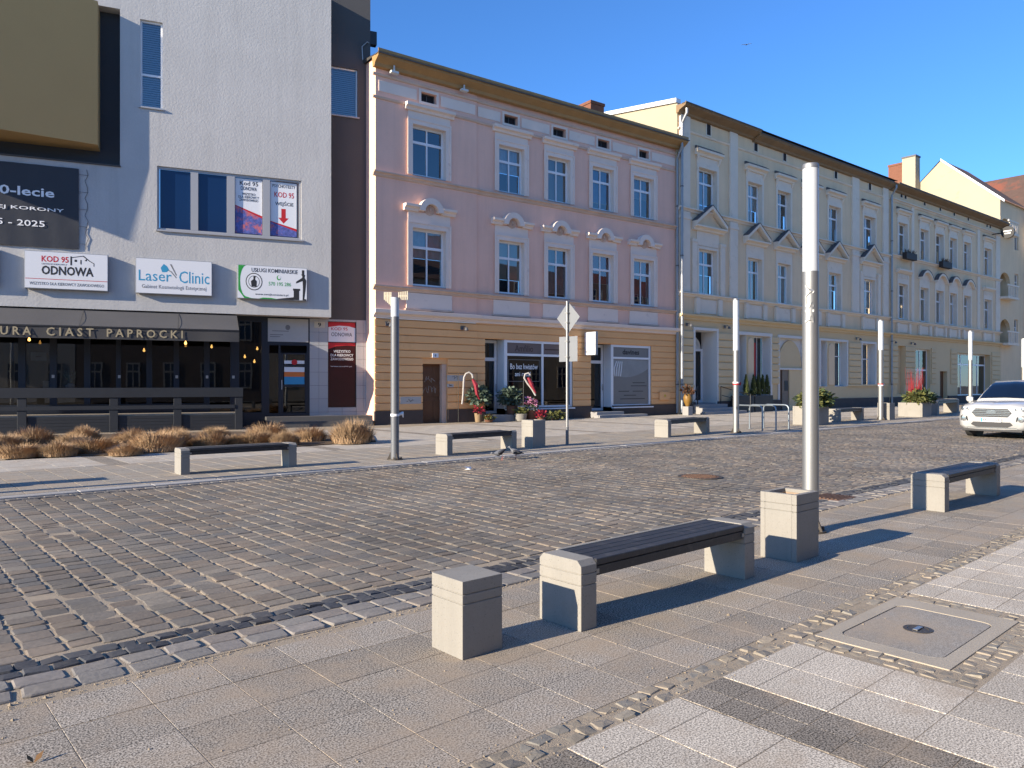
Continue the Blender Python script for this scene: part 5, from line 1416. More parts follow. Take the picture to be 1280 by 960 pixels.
# gateway: blind arch above, narrow door below
gz = Y.z(974.5, 462)
fb(MB().box(A_gate[0]+.01, A_gate[1]-.01, .0, .34, gz, gz+.10), 'gate_lintel', M['white_rev'], ya)
c = (A_gate[0]+A_gate[1])/2; r = (A_gate[1]-A_gate[0])/2-.05
ar = [(c+r*math.cos(R(t)), gz+.1+(A_gate[3]-gz-.22)*math.sin(R(t))) for t in range(0, 181, 12)]
fb(MB().prism(ar, .12, .2, 'y'), 'blind_arch', M['ochre_wall'], ya)
fb(MB().quad((A_gate[0], .21, 0), (A_gate[1], .21, 0), (A_gate[1], .21, A_gate[3]), (A_gate[0], .21, A_gate[3])), 'gate_back', M['white_rev'], ya)
gd0 = Y.u(979.5)
fb(MB().box(A_gate[0]+.02, gd0, .15, .2, 0, gz), 'gate_door', M['door_wood'], ya)
gp = fb(MB().box(gd0+.02, Y.u(987.5), .10, .2, 0, gz), 'gate_leaf', pm('brown steel door', (.20, .15, .11), .6), ya); MB().box(gd0+.25, gd0+.6, .085, .099, 1.15, 1.75).build('intercom', M['black_ink'], gp)
fb(MB().box(Y.u(987.5)+.02, A_gate[1], .05, .2, 0, gz), 'infill_wall', M['ochre_wall'], ya)
# sand house ground floor
window(yb, *B_w, y=.25, muls=(.5,), trans=(.52,), inner='interior', pane='pane_dark', fm='frame_white', b=.10)
fb(MB().quad((B_n[0], .29, B_n[2]), (B_n[1], .29, B_n[2]), (B_n[1], .29, B_n[3]), (B_n[0], .29, B_n[3])), 'niche_back', M['ochre_wall'], yb)
bd = fb(MB().box(B_d[0], B_d[1], .3, .38, 0, B_d[3]), 'house_door', M['door_wood'], yb); MB().box(B_d[0]+.3, B_d[1]-.5, .285, .299, 1.5, 1.8).build('plate', M['black_ink'], bd)
window(yb, *B_s, y=.42, muls=(.25, .5, .75), trans=(.74,), inner='curtain_dk', pane='pane_dark', b=.11)
for px, py, lab in ((859, 406, 'dark wall lamp on the ochre courses left of the entrance'), (906.5, 409, 'dark wall lamp on the ochre courses right of the entrance'), (1071, 423.5, 'dark wall lamp above the ochre courses by the single window'), (1115.5, 427.5, 'dark wall lamp beside the dark drainpipe on ochre wall'), (1139.5, 429.5, 'dark wall lamp left of the sand house shop window')):
    wall_lamp(Y, px, py, lab)
# red cloth sign and flower boxes
rs = thing(Y, 'window_banner', Y.u(948), .40, Y.z(948, 470), 'narrow red banner hanging in the wide ground floor window', 'banner')
z1 = Y.z(948, 428)-Y.z(948, 470)
MB().box(-.32, .32, -.01, .01, 0, z1).build('cloth', M['red_ink'], rs); MB().lathe([(.10, -.012), (.13, -.012)], 0, 0, 14).build('emblem', M['white_ink'], rs).rotation_euler.x = R(90)
for px, py, lab in ((1131, 318, 'dark flower box under the second floor window next to the drainpipe'), (1176, 333, 'dark flower box under the third window of the upper floor')):
    u = Y.u(px); t = thing(Y, 'flower_box', u, -.2, b2[0]-.1, lab, 'flower box')
    MB().box(-.85, .85, -.3, .0, -.25, .22).build('box', plain('dark box', (.03, .022, .02), .7), t, bevel=.02)
    mb = MB(); r5 = random.Random(px)
    for i in range(60):
        a = r5.uniform(-.8, .8); mb.tube([(a, -.15, .2), (a+r5.uniform(-.1, .1), -.2+r5.uniform(-.1, .1), .2+r5.uniform(.1, .32))], [.02, .004], 3)
    mb.build('dry_plants', pm('dry stems', (.10, .06, .04), .9), t)

# ------------------------------------------------------------------ buildings beyond
UC = UBE+.05
yc = thing(Y, 'balcony_house', UC, 0, 0, 'tall house with arched loggias and yellow gable rising behind the sand tenement', 'building')
UCE = Y.u(1277)
zce = Y.z(1250, 262)
gp_ = [Y.side(px, py, UC) for px, py in ((1246, 249), (1176, 201))]
pkd, pkz = gp_[1]; fz = gp_[0][1]
gz_b = pkz-(pkz-fz)*1.0
def C_open(x0, x1, yt, yb): return (Y.u(x0), Y.u(x1), Y.z(x0, yb), Y.z(x0, yt))
lg = [C_open(1250.5, 1262.5, 270, 290), C_open(1249.5, 1262.5, 338, 370), C_open(1249.5, 1262.5, 397, 428)]
wn_ = [C_open(1268, 1273, 285, 312), C_open(1268, 1273, 342, 371), C_open(1267.5, 1272.5, 399, 428)]
m = wall_holes(MB(), UC, UCE+1, 0, fz, 0, [(*o, 1.0) for o in lg] + [(*o, .2) for o in wn_])
fb(m, 'wall', M['cream2'], yc, fix=False)
fb(MB().poly([(UC-.01, 0, 0), (UC-.01, 0, fz), (UC-.01, pkd, pkz), (UC-.01, pkd*2, fz), (UC-.01, pkd*2, 0)]), 'gable_wall', M['gable'], yc)
fb(MB().poly([(UC-.02, -.3, fz-.1), (UC-.02, pkd, pkz+.12), (UCE+1, pkd, pkz+.12), (UCE+1, -.3, fz-.1)]).poly([(UC-.02, pkd*2, fz), (UC-.02, pkd, pkz+.12), (UCE+1, pkd, pkz+.12), (UCE+1, pkd*2, fz)]), 'roof', M['red_tile'], yc)
fb(MB().prism([(-.35, fz-.35), (pkd, pkz-.02), (pkd, pkz+.2), (-.35, fz-.12)], UC-.1, UC-.03, 'x'), 'verge_board', M['paper'], yc)
for o in lg:
    fb(MB().quad((o[0], .99, o[2]), (o[1], .99, o[2]), (o[1], .99, o[3]), (o[0], .99, o[3])), 'loggia_back', M['ochre_wall'], yc)
    c = (o[0]+o[1])/2; r = (o[1]-o[0])/2
    fb(MB().prism([(o[0], o[3]-r*.8), (o[0], o[3]), (o[1], o[3]), (o[1], o[3]-r*.8)] + [(c+r*math.cos(R(t)), o[3]-r*.8+r*.75*math.sin(R(t))) for t in range(0, 181, 20)], -.01, .3, 'y'), 'arch_head', M['cream2'], yc)
    bl = fb(MB().box(o[0]-.1, o[1]+.1, -.7, .0, o[2]-.25, o[2]-.05).box(o[0]-.1, o[1]+.1, -.7, -.6, o[2]+.85, o[2]+1.0), 'balcony', M['trim_w'], yc)
    for q in range(6):
        x = o[0]+(o[1]-o[0])*(q+.5)/6; MB().box(x-.07, x+.07, -.68, -.62, o[2]-.05, o[2]+.85).build('baluster', M['trim_w'], bl)
for o in wn_: window(yc, *o, y=.15, inner='curtain_dk')
# chimney block and brick stack on the gable
a = Y.side(1150, 210, UC); b = Y.side(1133.5, 210, UC); ztop = Y.side(1141, 199.5, UC)[1]
fb(MB().box(UC-1.0, UC-.02, a[0], b[0], fz-3, ztop), 'chimney', M['gable'], yc); fb(MB().box(UC-1.05, UC+.02, a[0]-.06, b[0]+.06, ztop, ztop+.15), 'chimney_cap', M['lead'], yc)
a = Y.side(1133, 210, UC); b = Y.side(1114, 210, UC)
zt_ = Y.side(1125, 208, UC)[1]
fb(MB().box(UC-.6, UC+1.2, a[0]+.1, b[0], fz-3, zt_), 'brick_stack', M['brick'], yc); fb(MB().box(UC-.65, UC+1.25, a[0]+.1, b[0]+.05, zt_, zt_+.18), 'stack_cap', M['brick'], yc)
rsn = thing(Y, 'round_sign', Y.u(1260, 1.2), -1.2, Y.z(1260, 297, 1.2), 'round black sign hanging from the balcony house', 'sign')
zz = .45
MB().prism([(math.cos(R(t))*.5, zz+.5*math.sin(R(t))) for t in range(0, 360, 15)], -.10, .10, 'x').build('disc', M['black_ink'], rsn); MB().tube([(0, .45, zz), (0, 1.2, zz)], .05, 6).build('bracket', M['black_steel'], rsn)
for q, v in ((.06, .3), (-.14, .22)): MB().box(-.104, -.101, -v, v, zz+q, zz+q+.09).build('print_line', M['white_ink'], rsn)
# corner house with the red roof
yd = thing(Y, 'red_roof_house', UCE+1.1, 0, 0, 'pale corner house with large patchy red tiled roof at the end of the street', 'building')
UD = UCE+1.1; rdg = UD+7
d0, rz0 = Y.side(1229, 228, rdg); d1, rz1 = Y.side(1280, 218, rdg); zr_ = (rz0+rz1)/2
ez = Y.z(1279, 270, 1.0)
m = wall_holes(MB(), UD, UD+14, 0, ez, -1.0, [(UD+1.6+3*i, UD+2.8+3*i, 5+4.2*j, 7.4+4.2*j, .2) for i in range(4) for j in range(3)])
m.quad((UD, -1, 0), (UD, d0+3, 0), (UD, d0+3, ez), (UD, -1, ez)); fb(m, 'wall', M['white_rev'], yd, fix=False)
for i in range(4):
    for j in range(3): window(yd, UD+1.6+3*i, UD+2.8+3*i, 5+4.2*j, 7.4+4.2*j, y=-.85, inner='curtain_dk')
fb(MB().poly([(UD-.4, -1.5, ez), (rdg, -1.5, zr_), (rdg, d0, zr_), (UD-.4, d0, ez)]).poly([(rdg, -1.5, zr_), (UD+14.4, -1.5, ez), (UD+14.4, d0, ez), (rdg, d0, zr_)]).poly([(UD-.4, -1.5, ez-.01), (UD+14.4, -1.5, ez-.01), (rdg, -1.5, zr_-.01)]), 'roof', M['red_tile'], yd)
fb(MB().box(UD-.3, UD+14.2, -1.4, -1.0, ez-.5, ez-.01), 'cornice', M['trim_w'], yd)

# ------------------------------------------------------------------ houses on the camera's side of the street (seen only as reflections and as shade on the sky)
M['opp1'] = pm('buff plaster', (.42, .34, .25), .9); M['opp2'] = pm('grey beige plaster', (.40, .37, .33), .9); M['opp3'] = pm('brown grey plaster', (.14, .11, .095), .9)
for k, (x0, x1, h, mt, lab) in enumerate(((-34, -14, 12.5, 'opp2', 'low grey beige tenement past the dark brown one across from the cafe'), (-13.9, 2, 14.5, 'opp3', 'dark brown tenement across the street from the cafe'), (2.1, 20, 13, 'opp1', 'buff tenement with dormer facing the pink house'), (20.1, 42, 15, 'opp2', 'grey beige tenement facing the cream houses'), (42.1, 75, 13.5, 'opp1', 'long buff tenement facing the far end of the street'))):
    yy = -14.0; h -= 3.5
    e = empty('opposite_tenement', (x0, yy, 0)); tag(e, lab, 'building')
    L_ = x1-x0; n = int(L_/3); ops = []
    for i in range(n):
        for j in range(3): ops.append((L_*(i+.5)/n-.6, L_*(i+.5)/n+.6, 1.2+4.2*j, 3.5+4.2*j))
    m = MB()
    m.box(0, L_, -10, 0, 0, h); m.build('wall', M[mt], e)
    MB().prism([(-11, h), (.5, h), (-5, h+4.5)], -.1, L_+.1, 'x').build('roof', M['red_tile'], e)
    MB().prism([(L_*.4, h), (L_*.6, h), (L_*.6, h+1), (L_*.5, h+3), (L_*.4, h+1)], -4, .05, 'y').build('gable_dormer', M['gable'], e)
    me = bars(MB(), -.6, .6, 0, 2.3, 0, .05, .12, (.5,), (.65,)).mesh('window', M['opp2']); mg = MB().box(-.5, .5, .005, .02, .1, 2.2).mesh('pane', M['navy_pane'])
    for o in ops:
        w = obj('window', me, e, ((o[0]+o[1])/2, .01, o[2])); obj('pane', mg, w)
# ------------------------------------------------------------------ street furniture
M['conc'] = pm('cast concrete', (.30, .28, .243), .85, .10, 2.5, .07, 90, .25, 130, .004, streak=.16, pits=.4, dirt=(.255, .23, .19), dirt_s=5, dirt_lo=.58, dirt_hi=.8)
M['slat_wood'] = pm('black painted timber', (.034, .034, .036), .5, .25, 5, .15, 90, .2, 60, rand=.2, dirt=(.085, .08, .075), dirt_s=9, dirt_lo=.55, dirt_hi=.72)
M['steel'] = pm('galvanised steel', (.34, .34, .33), .55, .08, 4, .04, 60, .05, 60, metal=.85)
M['opal'] = plain('white opal lamp glass', (.50, .53, .56), .35)
M['pole_dk'] = pm('grey painted pole', (.16, .165, .175), .45, .08, 3, metal=.3)
def grooved(mb, x0, x1, y0, y1, z0, z1, gs):
    """block with thin horizontal shadow grooves"""
    zs = [z0]
    for q in gs: zs += [q-.004, q+.004]
    zs.append(z1)
    for i in range(0, len(zs), 2): mb.box(x0, x1, y0, y1, zs[i], zs[i+1])
    for q in gs: mb.box(x0+.008, x1-.008, y0+.008, y1-.008, q-.0045, q+.0045)
    return mb
def make_bench(L=2.03, D=.375, Hh=.44, T=.145):
    e = empty('bench', (0, 0, 0))
    for x0 in (0, L-T):
        pr = [(0, 0), (D, 0), (D, Hh-.035), (D-.035, Hh), (.035, Hh), (0, Hh-.035)]
        gsx = (Hh-.085, Hh-.155)
        m = MB()
        lev = [0, gsx[1]-.004, gsx[1]+.004, gsx[0]-.004, gsx[0]+.004]
        for a, b in ((0, gsx[1]-.003), (gsx[1]+.003, gsx[0]-.003)): m.box(x0, x0+T, 0, D, a, b)
        m.prism([(0, gsx[0]+.003), (D, gsx[0]+.003), (D, Hh-.035), (D-.035, Hh), (.035, Hh), (0, Hh-.035)], x0, x0+T, 'x')
        m.box(x0+.006, x0+T-.006, .006, D-.006, gsx[1]-.004, gsx[0]+.004)
        m.build('leg', M['conc'], e, bevel=.002)
    n = 4; w = (D-.035)/n
    for k in range(n):
        MB().box(T+.003, L-T-.003, .004+k*w, .004+(k+1)*w-.007, Hh-.048, Hh-.006).build('slat', M['slat_wood'], e, bevel=.004)
    MB().box(T+.003, L-T-.003, D-.03, D-.002, Hh-.05, Hh-.002).build('back_rail', M['conc'], e, bevel=.003)
    MB().box(T+.002, L-T-.002, .012, .05, Hh-.115, Hh-.055).build('front_beam', M['slat_wood'], e, bevel=.003)
    MB().box(T+.002, L-T-.002, D-.06, D-.03, Hh-.115, Hh-.055).build('rear_beam', M['slat_wood'], e, bevel=.003)
    mb = MB()
    for k in (0, 1): MB().box(L-T-.03 if k else T+.003, L-T-.003 if k else T+.03, .004, .011, Hh-.10, Hh-.07).build('bolt_plate', M['steel'], e)
    return e
bench0 = make_bench()
def bench(x, y, L, label, rz=0, first=False, z=0.0):
    e = bench0 if first else copy_tree(bench0)
    e.location = (x, y, z); e.rotation_euler.z = rz; e.scale = (L/2.03, max(1, (L/2.03)**.7), max(.98, (L/2.03)**.6))
    return tag(e, label, 'bench', 'concrete benches with dark timber seats along the street')
bench(3.44, 3.225, 2.03, 'concrete bench with dark slatted seat between the concrete block and the open bin', first=True)
bench(9.93, 3.32, 2.12, 'concrete bench with timber seat past the lamp post, striped by its shadow', z=.0)
def far_bench(xl, yl, xr, yr, label):
    a, b = G(xl, yl, .02), G(xr, yr, .02)
    d = b-a; return bench(a.x, a.y, d.length, label, math.atan2(d.y, d.x), z=.02)
far_bench(226, 594, 371, 583.5, 'concrete bench with dark seat in front of the dry grass bed')
far_bench(559, 569.5, 646, 561.8, 'concrete bench with dark seat next to the concrete bin before the pink house')
far_bench(835, 547, 887, 541.5, 'concrete bench with dark seat outside the entrance steps of the cream house')
far_bench(1049, 528, 1080, 525, 'concrete bench between the first planter and the far concrete bin')
far_bench(1172, 519, 1199, 515.5, 'concrete bench beyond the red twig planter')
bench(-1.2, 13.35, 2.03, 'concrete bench on the shop pavement before the cafe terrace', z=.02)

def block(x, y, sx, sy, h, label, cat, hollow=False, z=0.0, rz=0):
    e = empty('concrete_bin' if hollow else 'concrete_block', (x, y, z), rz); tag(e, label, cat)
    if not hollow:
        m = MB(); g1, g2 = h-.075, h-.13
        m.box(0, sx, 0, sy, 0, g2-.003).box(0, sx, 0, sy, g2+.003, g1-.003).box(0, sx, 0, sy, g1+.003, h)
        m.build('body', M['conc'], e, bevel=.002); MB().box(.006, sx-.006, .006, sy-.006, .01, h-.01).build('core', M['conc'], e)
    else:
        g1, g2 = h-.09, h-.15; t = .045
        m = MB()
        for a, b in ((0, g2-.003), (g2+.003, g1-.003), (g1+.003, h)):
            m.box(0, sx, 0, t, a, b).box(0, sx, sy-t, sy, a, b).box(0, t, t+.0005, sy-t-.0005, a, b).box(sx-t, sx, t+.0005, sy-t-.0005, a, b)
        m.build('body', M['conc'], e, bevel=.002)
        MB().box(.008, sx-.008, .008, t-.008, .01, h-.01).box(.008, sx-.008, sy-t+.008, sy-.008, .01, h-.01).box(.008, t-.008, t, sy-t, .01, h-.01).box(sx-t+.008, sx-.008, t, sy-t, .01, h-.01).build('core', M['conc'], e)
        li = MB(); a, b, c, d = t+.004, sx-t-.004, t+.004, sy-t-.004
        li.box(a, b, c, c+.01, .08, h-.03).box(a, b, d-.01, d, .08, h-.03).box(a, a+.01, c+.01, d-.01, .08, h-.03).box(b-.01, b, c+.01, d-.01, .08, h-.03).box(a+.01, b-.01, c+.01, d-.01, .08, .10)
        li.build('liner', pm('rusty liner', (.30, .22, .15), .7, .4, 12), e)
        rb = MB(); rr2 = random.Random(9)
        for k in range(7):
            u, v = rr2.uniform(a+.06, b-.06), rr2.uniform(c+.06, d-.06); w = rr2.uniform(.03, .055); zz = h-.16+rr2.uniform(0, .07)
            rb.poly([(u-w, v-w*.6, zz), (u+w, v-w, zz+.02), (u+w*.7, v+w, zz-.01), (u-w*.8, v+w*.8, zz+.03)])
        rb.poly([(a+.012, c+.012, h-.2), (b-.012, c+.012, h-.2), (b-.012, d-.012, h-.2), (a+.012, d-.012, h-.2)])
        tag(rb.build('rubbish', pm('paper rubbish', (.45, .38, .28), .8, .5, 15), e), kind='stuff')
    return e
block(2.59, 3.335, .295, .295, .44, 'pale square concrete block standing alone on the slabs', 'concrete block')
block(6.17, 3.235, .40, .345, .585, 'open concrete litter bin in front of the lamp post', 'litter bin', True)
p = G(666, 560, .02); block(p.x, p.y, .42, .40, .66, 'open concrete litter bin beside the road sign post', 'litter bin', True, .02)
p = G(1112, 525, .02); block(p.x, p.y, .55, .5, .72, 'concrete litter bin at the foot of a slim lamp post by the dark drainpipe', 'litter bin', True, .02)
block(1.05, 13.45, .40, .40, .585, 'concrete litter bin on the shop pavement before the cafe', 'litter bin', True, .02)

def ribbon(e, z, r, cols):
    for k, c in enumerate(cols): MB().lathe([(r+.004, z+k*.05), (r+.006, z+.048+k*.05)], seg=14).build('ribbon', M[c], e)
    MB().tube([(r, -.02, z+.03), (r+.06, -.05, z+.06), (r+.10, -.02, z-.03)], [.03, .04, .01], 5).build('bow', M[cols[0]], e)
def lamp(p, h, wh, r, label, mt='steel', z=0.0, rib=None, letters=False, cap=True):
    e = empty('lamp_post', (p[0], p[1], z)); tag(e, label, 'lamp post', 'lamp posts along the street')
    MB().lathe([(r, .0), (r, h-wh)], seg=28).build('pole', M[mt], e, smooth=True)
    MB().lathe([(r*.985, h-wh+.001), (r*.985, h-.05)], seg=28).build('lamp_tube', M['opal'], e, smooth=True)
    if cap: MB().lathe([(r*1.02, h-.049), (r*1.02, h-.012), (r*.95, h)], seg=28).build('cap', M['steel'], e, smooth=True)
    MB().lathe([(r*1.9, 0), (r*1.9, .018)], seg=24).build('flange', M['iron'], e)
    for k in range(4):
        a = R(45+90*k); MB().lathe([(.02, .018), (.02, .05), (.012, .055)], r*1.5*math.cos(a), r*1.5*math.sin(a), 6).build('bolt', M['iron'], e)
    for k in range(3):
        a = R(20+120*k); MB().prism([(r, .018), (r*1.8, .018), (r, .16)], -.008, .008, 'y').build('rib', M['iron'], e).rotation_euler.z = a
    if rib: ribbon(e, rib[0], r, rib[1])
    if letters:
        o = text('PIŁA', 0, .40, 0, .085, 0, 'steel', e, .01, 'embossed_letters', ext=.006)
        # letters run up the pole on the side that faces the middle of the street scene
        for v in o.data.vertices:
            x_, y_, z_ = v.co; an = R(-160)+(z_-.0425)/r; rad = r+.001-y_
            v.co = (rad*math.cos(an), rad*math.sin(an), h-wh-.12-.42+x_)
    return e
lamp((7.60, 3.83), 3.86, 1.13, .082, 'steel lamp post with white tube and raised letters behind the open bin', letters=True)
lp = lamp((8.33, 12.95), 3.33, .44, .084, 'dark grey lamp post with short white tube and a cream ornament on its top', 'pole_dk', .02, (.88, ('white_ink',)), cap=False)
M['cream_orn'] = plain('cream ornament', (.62, .55, .40), .7)
for s_, x0, w_ in ((-1, -.10, .13), (1, .07, .17)):
    mb = MB(); n = 5
    for k in range(n):
        q = k/(n-1); mb.box(s_*.08+s_*q*w_-.012, s_*.08+s_*q*w_+.012, -.015, .015, 3.33-.10-.12*(1-q)*(s_ < 0), 3.33+.06+.02*q*(s_ > 0))
    mb.box(min(s_*.08, s_*(.08+w_)), max(s_*.08, s_*(.08+w_)), -.012, .012, 3.30, 3.325)
    ob = mb.build('ornament', M['cream_orn'], lp); ob.rotation_euler.z = R(-40)
p = G(920, 541, .02); lamp((p.x, p.y), 4.2, 1.62, .093, 'slim lamp post with red and white ribbon beside the bicycle hoops', 'steel', .02, (1.5, ('red_ink', 'white_ink')))
p = G(1101, 525, .02); lamp((p.x, p.y), 4.25, 1.28, .105, 'slim lamp post with ribbon beside the far concrete bin', 'steel', .02, (1.45, ('white_ink', 'red_ink')))
p = G(1213, 513, .02); lamp((p.x, p.y), 1.53+66.5*(p.dot(VF))/FPX, 1.7, .11, 'slim lamp post beyond the bench past the red twig planter', 'steel', .02)
p = G(1279.5, 509, .02); lamp((p.x, p.y), 1.53+57*(p.dot(VF))/FPX, 1.9, .13, 'slim lamp post in front of the balcony house', 'steel', .02)
lamp((-4.4, 13.3), 3.86, 1.13, .082, 'steel lamp post on the shop pavement before the cafe terrace end', z=.02)

# road sign seen from behind
p = G(709, 556, .02); dpt = p.dot(VF)
def zpix(py): return EYE-(py-480)*dpt/FPX
rsg = empty('road_sign', (p.x, p.y, .02)); tag(rsg, 'diamond road sign and square plate seen from behind on a thin post', 'road sign')
MB().lathe([(.034, 0), (.034, zpix(377.5))], seg=12).build('post', M['steel'], rsg, smooth=True)
MB().lathe([(.04, 0), (.04, .45)], seg=12).build('post_foot', M['pole_dk'], rsg)
zc = zpix(397)-.02
d_ = .40
M['sign_back'] = pm('grey sign back', (.19, .20, .21), .55, .08, 4)
dm = MB().prism([(0, zc-d_), (d_, zc), (0, zc+d_), (-d_, zc)], .036, .042, 'x').build('diamond_plate', M['sign_back'], rsg, bevel=.002)
MB().prism([(0, zc-d_+.05), (d_-.05, zc), (0, zc+d_-.05), (-d_+.05, zc)], .0425, .044, 'x').build('sign_face', plain('yellow sign face', (.7, .45, .02), .5), dm)
z0, z1 = zpix(452)-.02, zpix(420.5)-.02
sq = MB().box(.036, .042, -.32, .32, z0, z1).build('square_plate', M['sign_back'], rsg, bevel=.002)
for zz in (zc+.12, zc-.12, z0+.12, z1-.12): MB().box(-.045, .035, -.05, .05, zz-.015, zz+.015).build('clamp', M['steel'], rsg)

# bicycle hoops
M['hoop'] = pm('painted steel hoop', (.26, .30, .33), .4, .05, 4, metal=.6)
for (xl, yl, xr, yr, lab) in ((921, 536.5, 953, 539, 'steel bicycle hoop closest to the ribboned lamp post'), (937, 535.8, 970, 538, 'middle steel bicycle hoop of the three'), (954.5, 535, 986, 536.6, 'steel bicycle hoop closest to the first planter')):
    a, b = G(xl, yl, .02), G(xr, yr, .02); d = b-a; L = d.length
    e = empty('bicycle_hoop', (a.x, a.y, .02), math.atan2(d.y, d.x)); tag(e, lab, 'bike rack', 'bicycle hoops')
    hh = .82; pts = [(0, 0, 0), (0, 0, hh-.14)] + [(.14-.14*math.cos(R(t)), 0, hh-.14+.14*math.sin(R(t))) for t in (30, 60, 90)] + [(L-.14+.14*math.sin(R(t)), 0, hh-.14+.14*math.cos(R(t))) for t in (0, 30, 60, 90)] + [(L, 0, 0)]
    MB().tube(pts, .027, 10).build('hoop', M['hoop'], e, smooth=True)
    for x in (0, L): MB().lathe([(.06, 0), (.06, .012)], x, 0, 12).build('foot_plate', M['hoop'], e)

# ------------------------------------------------------------------ plants
M['straw'] = pm('dry straw', (.40, .265, .15), .9, .3, 8, .25, 60, 0, rand=.15)
M['leaf_y'] = pm('yellow green leaf', (.13, .135, .04), .7, .4, 12, .2, 60, 0); M['leaf_g'] = pm('green leaf', (.05, .075, .03), .6, .4, 12, .2, 60, 0)
M['leaf_grey'] = pm('grey green leaf', (.10, .14, .10), .6, .4, 12, .2, 60, 0)
M['conifer'] = pm('conifer green', (.06, .075, .02), .8, .4, 14, .2, 60, 0)
M['twig_red'] = plain('red painted twig', (.24, .015, .02), .6); M['soil'] = pm('bare soil', (.11, .075, .045), .95, .3, 3, .3, 60, .6, 40)
M['pink_fl'] = plain('pink petals', (.60, .25, .38), .7); M['red_fl'] = plain('red petals', (.25, .01, .025), .7); M['wht_fl'] = plain('white petals', (.7, .68, .62), .7); M['org_fl'] = plain('orange petals', (.65, .18, .03), .7)
M['basket'] = pm('wicker', (.26, .18, .10), .9, .3, 30); M['clay'] = pm('clay pot', (.16, .075, .045), .9)
def tuft(seed, n=3200, w=.42, h=.44):
    r5 = random.Random(seed); s = MB()
    for i in range(n):
        a = r5.uniform(0, 6.283); q = math.sqrt(r5.random()); rad = q*w*.86
        x, y = rad*math.cos(a)*1.1, rad*math.sin(a)
        lean = .12+q*.62; l = h*r5.uniform(.5, 1.12)*(1-.42*q*q)*(1+.18*math.sin(a*2+seed)); tx, ty = x+math.cos(a)*l*lean*.5+r5.gauss(0, .055), y+math.sin(a)*l*lean*.5+r5.gauss(0, .055)
        tz = l*math.sqrt(max(.15, 1-(lean*.5)**2)); wd = r5.uniform(.004, .008); b = a+1.57+r5.uniform(-.6, .6)
        mx, my, mz = (x+tx)/2-math.cos(a)*.03, (y+ty)/2-math.sin(a)*.03, tz*.58
        dx, dy = math.cos(b)*wd, math.sin(b)*wd
        s.poly([(x-dx, y-dy, 0), (x+dx, y+dy, 0), (mx+dx, my+dy, mz), (mx-dx, my-dy, mz)]); s.poly([(mx-dx, my-dy, mz), (mx+dx, my+dy, mz), (tx, ty, tz)])
    return s.mesh('tuft', M['straw'], fix=False)
tufts = [tuft(k) for k in range(4)]
# planting bed in front of the terrace
bed_pts = [G(x, y, .02) for x, y in ((-160, 578), (0, 571.5), (130, 570), (240, 564), (335, 561.5), (395, 557), (470, 552.5), (466, 545), (395, 545), (330, 543), (300, 540), (0, 546), (-160, 552))]
pb = MB().prism([(q.x, q.y) for q in bed_pts], -.03, .045, 'z').build('planting_bed', M['soil']); tag(pb, 'bare soil strip under the dry grasses', 'soil', kind='structure')
sh = [(8, 561, 44), (42, 557, 50), (24, 571, 46), (72, 569, 48), (104, 551, 38), (116, 565, 56), (90, 560, 40), (166, 554, 44), (157, 568, 42), (196, 563, 54), (222, 558, 46), (214, 549, 36), (262, 559, 42), (268, 550, 36), (292, 557, 40), (318, 556, 44), (334, 549, 44), (356, 556, 38), (386, 551, 40), (440, 553, 52), (-30, 566, 50), (-60, 560, 50)]
near_ = {386: 'rounded tan tussock of dry grass standing apart by the bed end', 440: 'largest rounded tussock of dry grass close to the pink house', 356: 'low dry grass tussock behind the end of the bench', 157: 'dry grass tussock at the pavement edge of the bed by the dark slabs', 24: 'dark brown tussock of dry grass at the pavement edge'}
for k, (px, py, wpx) in enumerate(sh):
    q = G(px, py, .045); sz = wpx*q.dot(VF)/FPX/.80
    o = obj('dry_grass', tufts[k % 4], None, (q.x, q.y, .04), k*1.7); o.scale = (sz, sz, sz*random.uniform(.62, .98)*(1.05 if px in (440, 334) else .9))
    tag(o, near_.get(px, 'tan clump of dry ornamental grass crowded in the bed before the terrace'), 'dry grass', 'dry grass clumps in the bed')

def leafy(seed, n, rx, ry, rz, cz, ls, m=None, droop=.3):
    """leaf-sized faces through an ellipsoid"""
    r5 = random.Random(seed); s = MB()
    for i in range(n):
        a = r5.uniform(0, 6.283); u = r5.uniform(-.6, 1); q = r5.random()**.45; c = math.sqrt(max(0, 1-u*u))
        bump_ = 1+.25*math.sin(a*3+seed)+.15*math.sin(a*7+u*5)
        p = Vector((rx*q*c*math.cos(a)*bump_, ry*q*c*math.sin(a)*bump_, cz+rz*q*u))
        d = Vector((math.cos(a)*c+r5.uniform(-.6, .6), math.sin(a)*c+r5.uniform(-.6, .6), u*.6+r5.uniform(-.5, .7)-droop)).normalized()
        t = d.cross(Vector((r5.uniform(-1, 1), r5.uniform(-1, 1), 1))).normalized(); l = ls*r5.uniform(.6, 1.3); w = l*.32
        s.poly([p, p+d*l*.5+t*w, p+d*l, p+d*l*.5-t*w])
    return s
def stems(seed, n, r, h, th, spread=.5):
    r5 = random.Random(seed); s = MB()
    for i in range(n):
        a = r5.uniform(0, 6.283); q = r*math.sqrt(r5.random()); x, y = q*math.cos(a), q*math.sin(a); l = h*r5.uniform(.35, 1)
        ex, ey = x*(1+spread)+r5.uniform(-.05, .05), y*(1+spread)+r5.uniform(-.05, .05)
        s.tube([(x, y, 0), ((x+ex)/2+r5.uniform(-.03, .03), (y+ey)/2, l*.5), (ex, ey, l)], [th, th*.8, th*.3], 3)
    return s
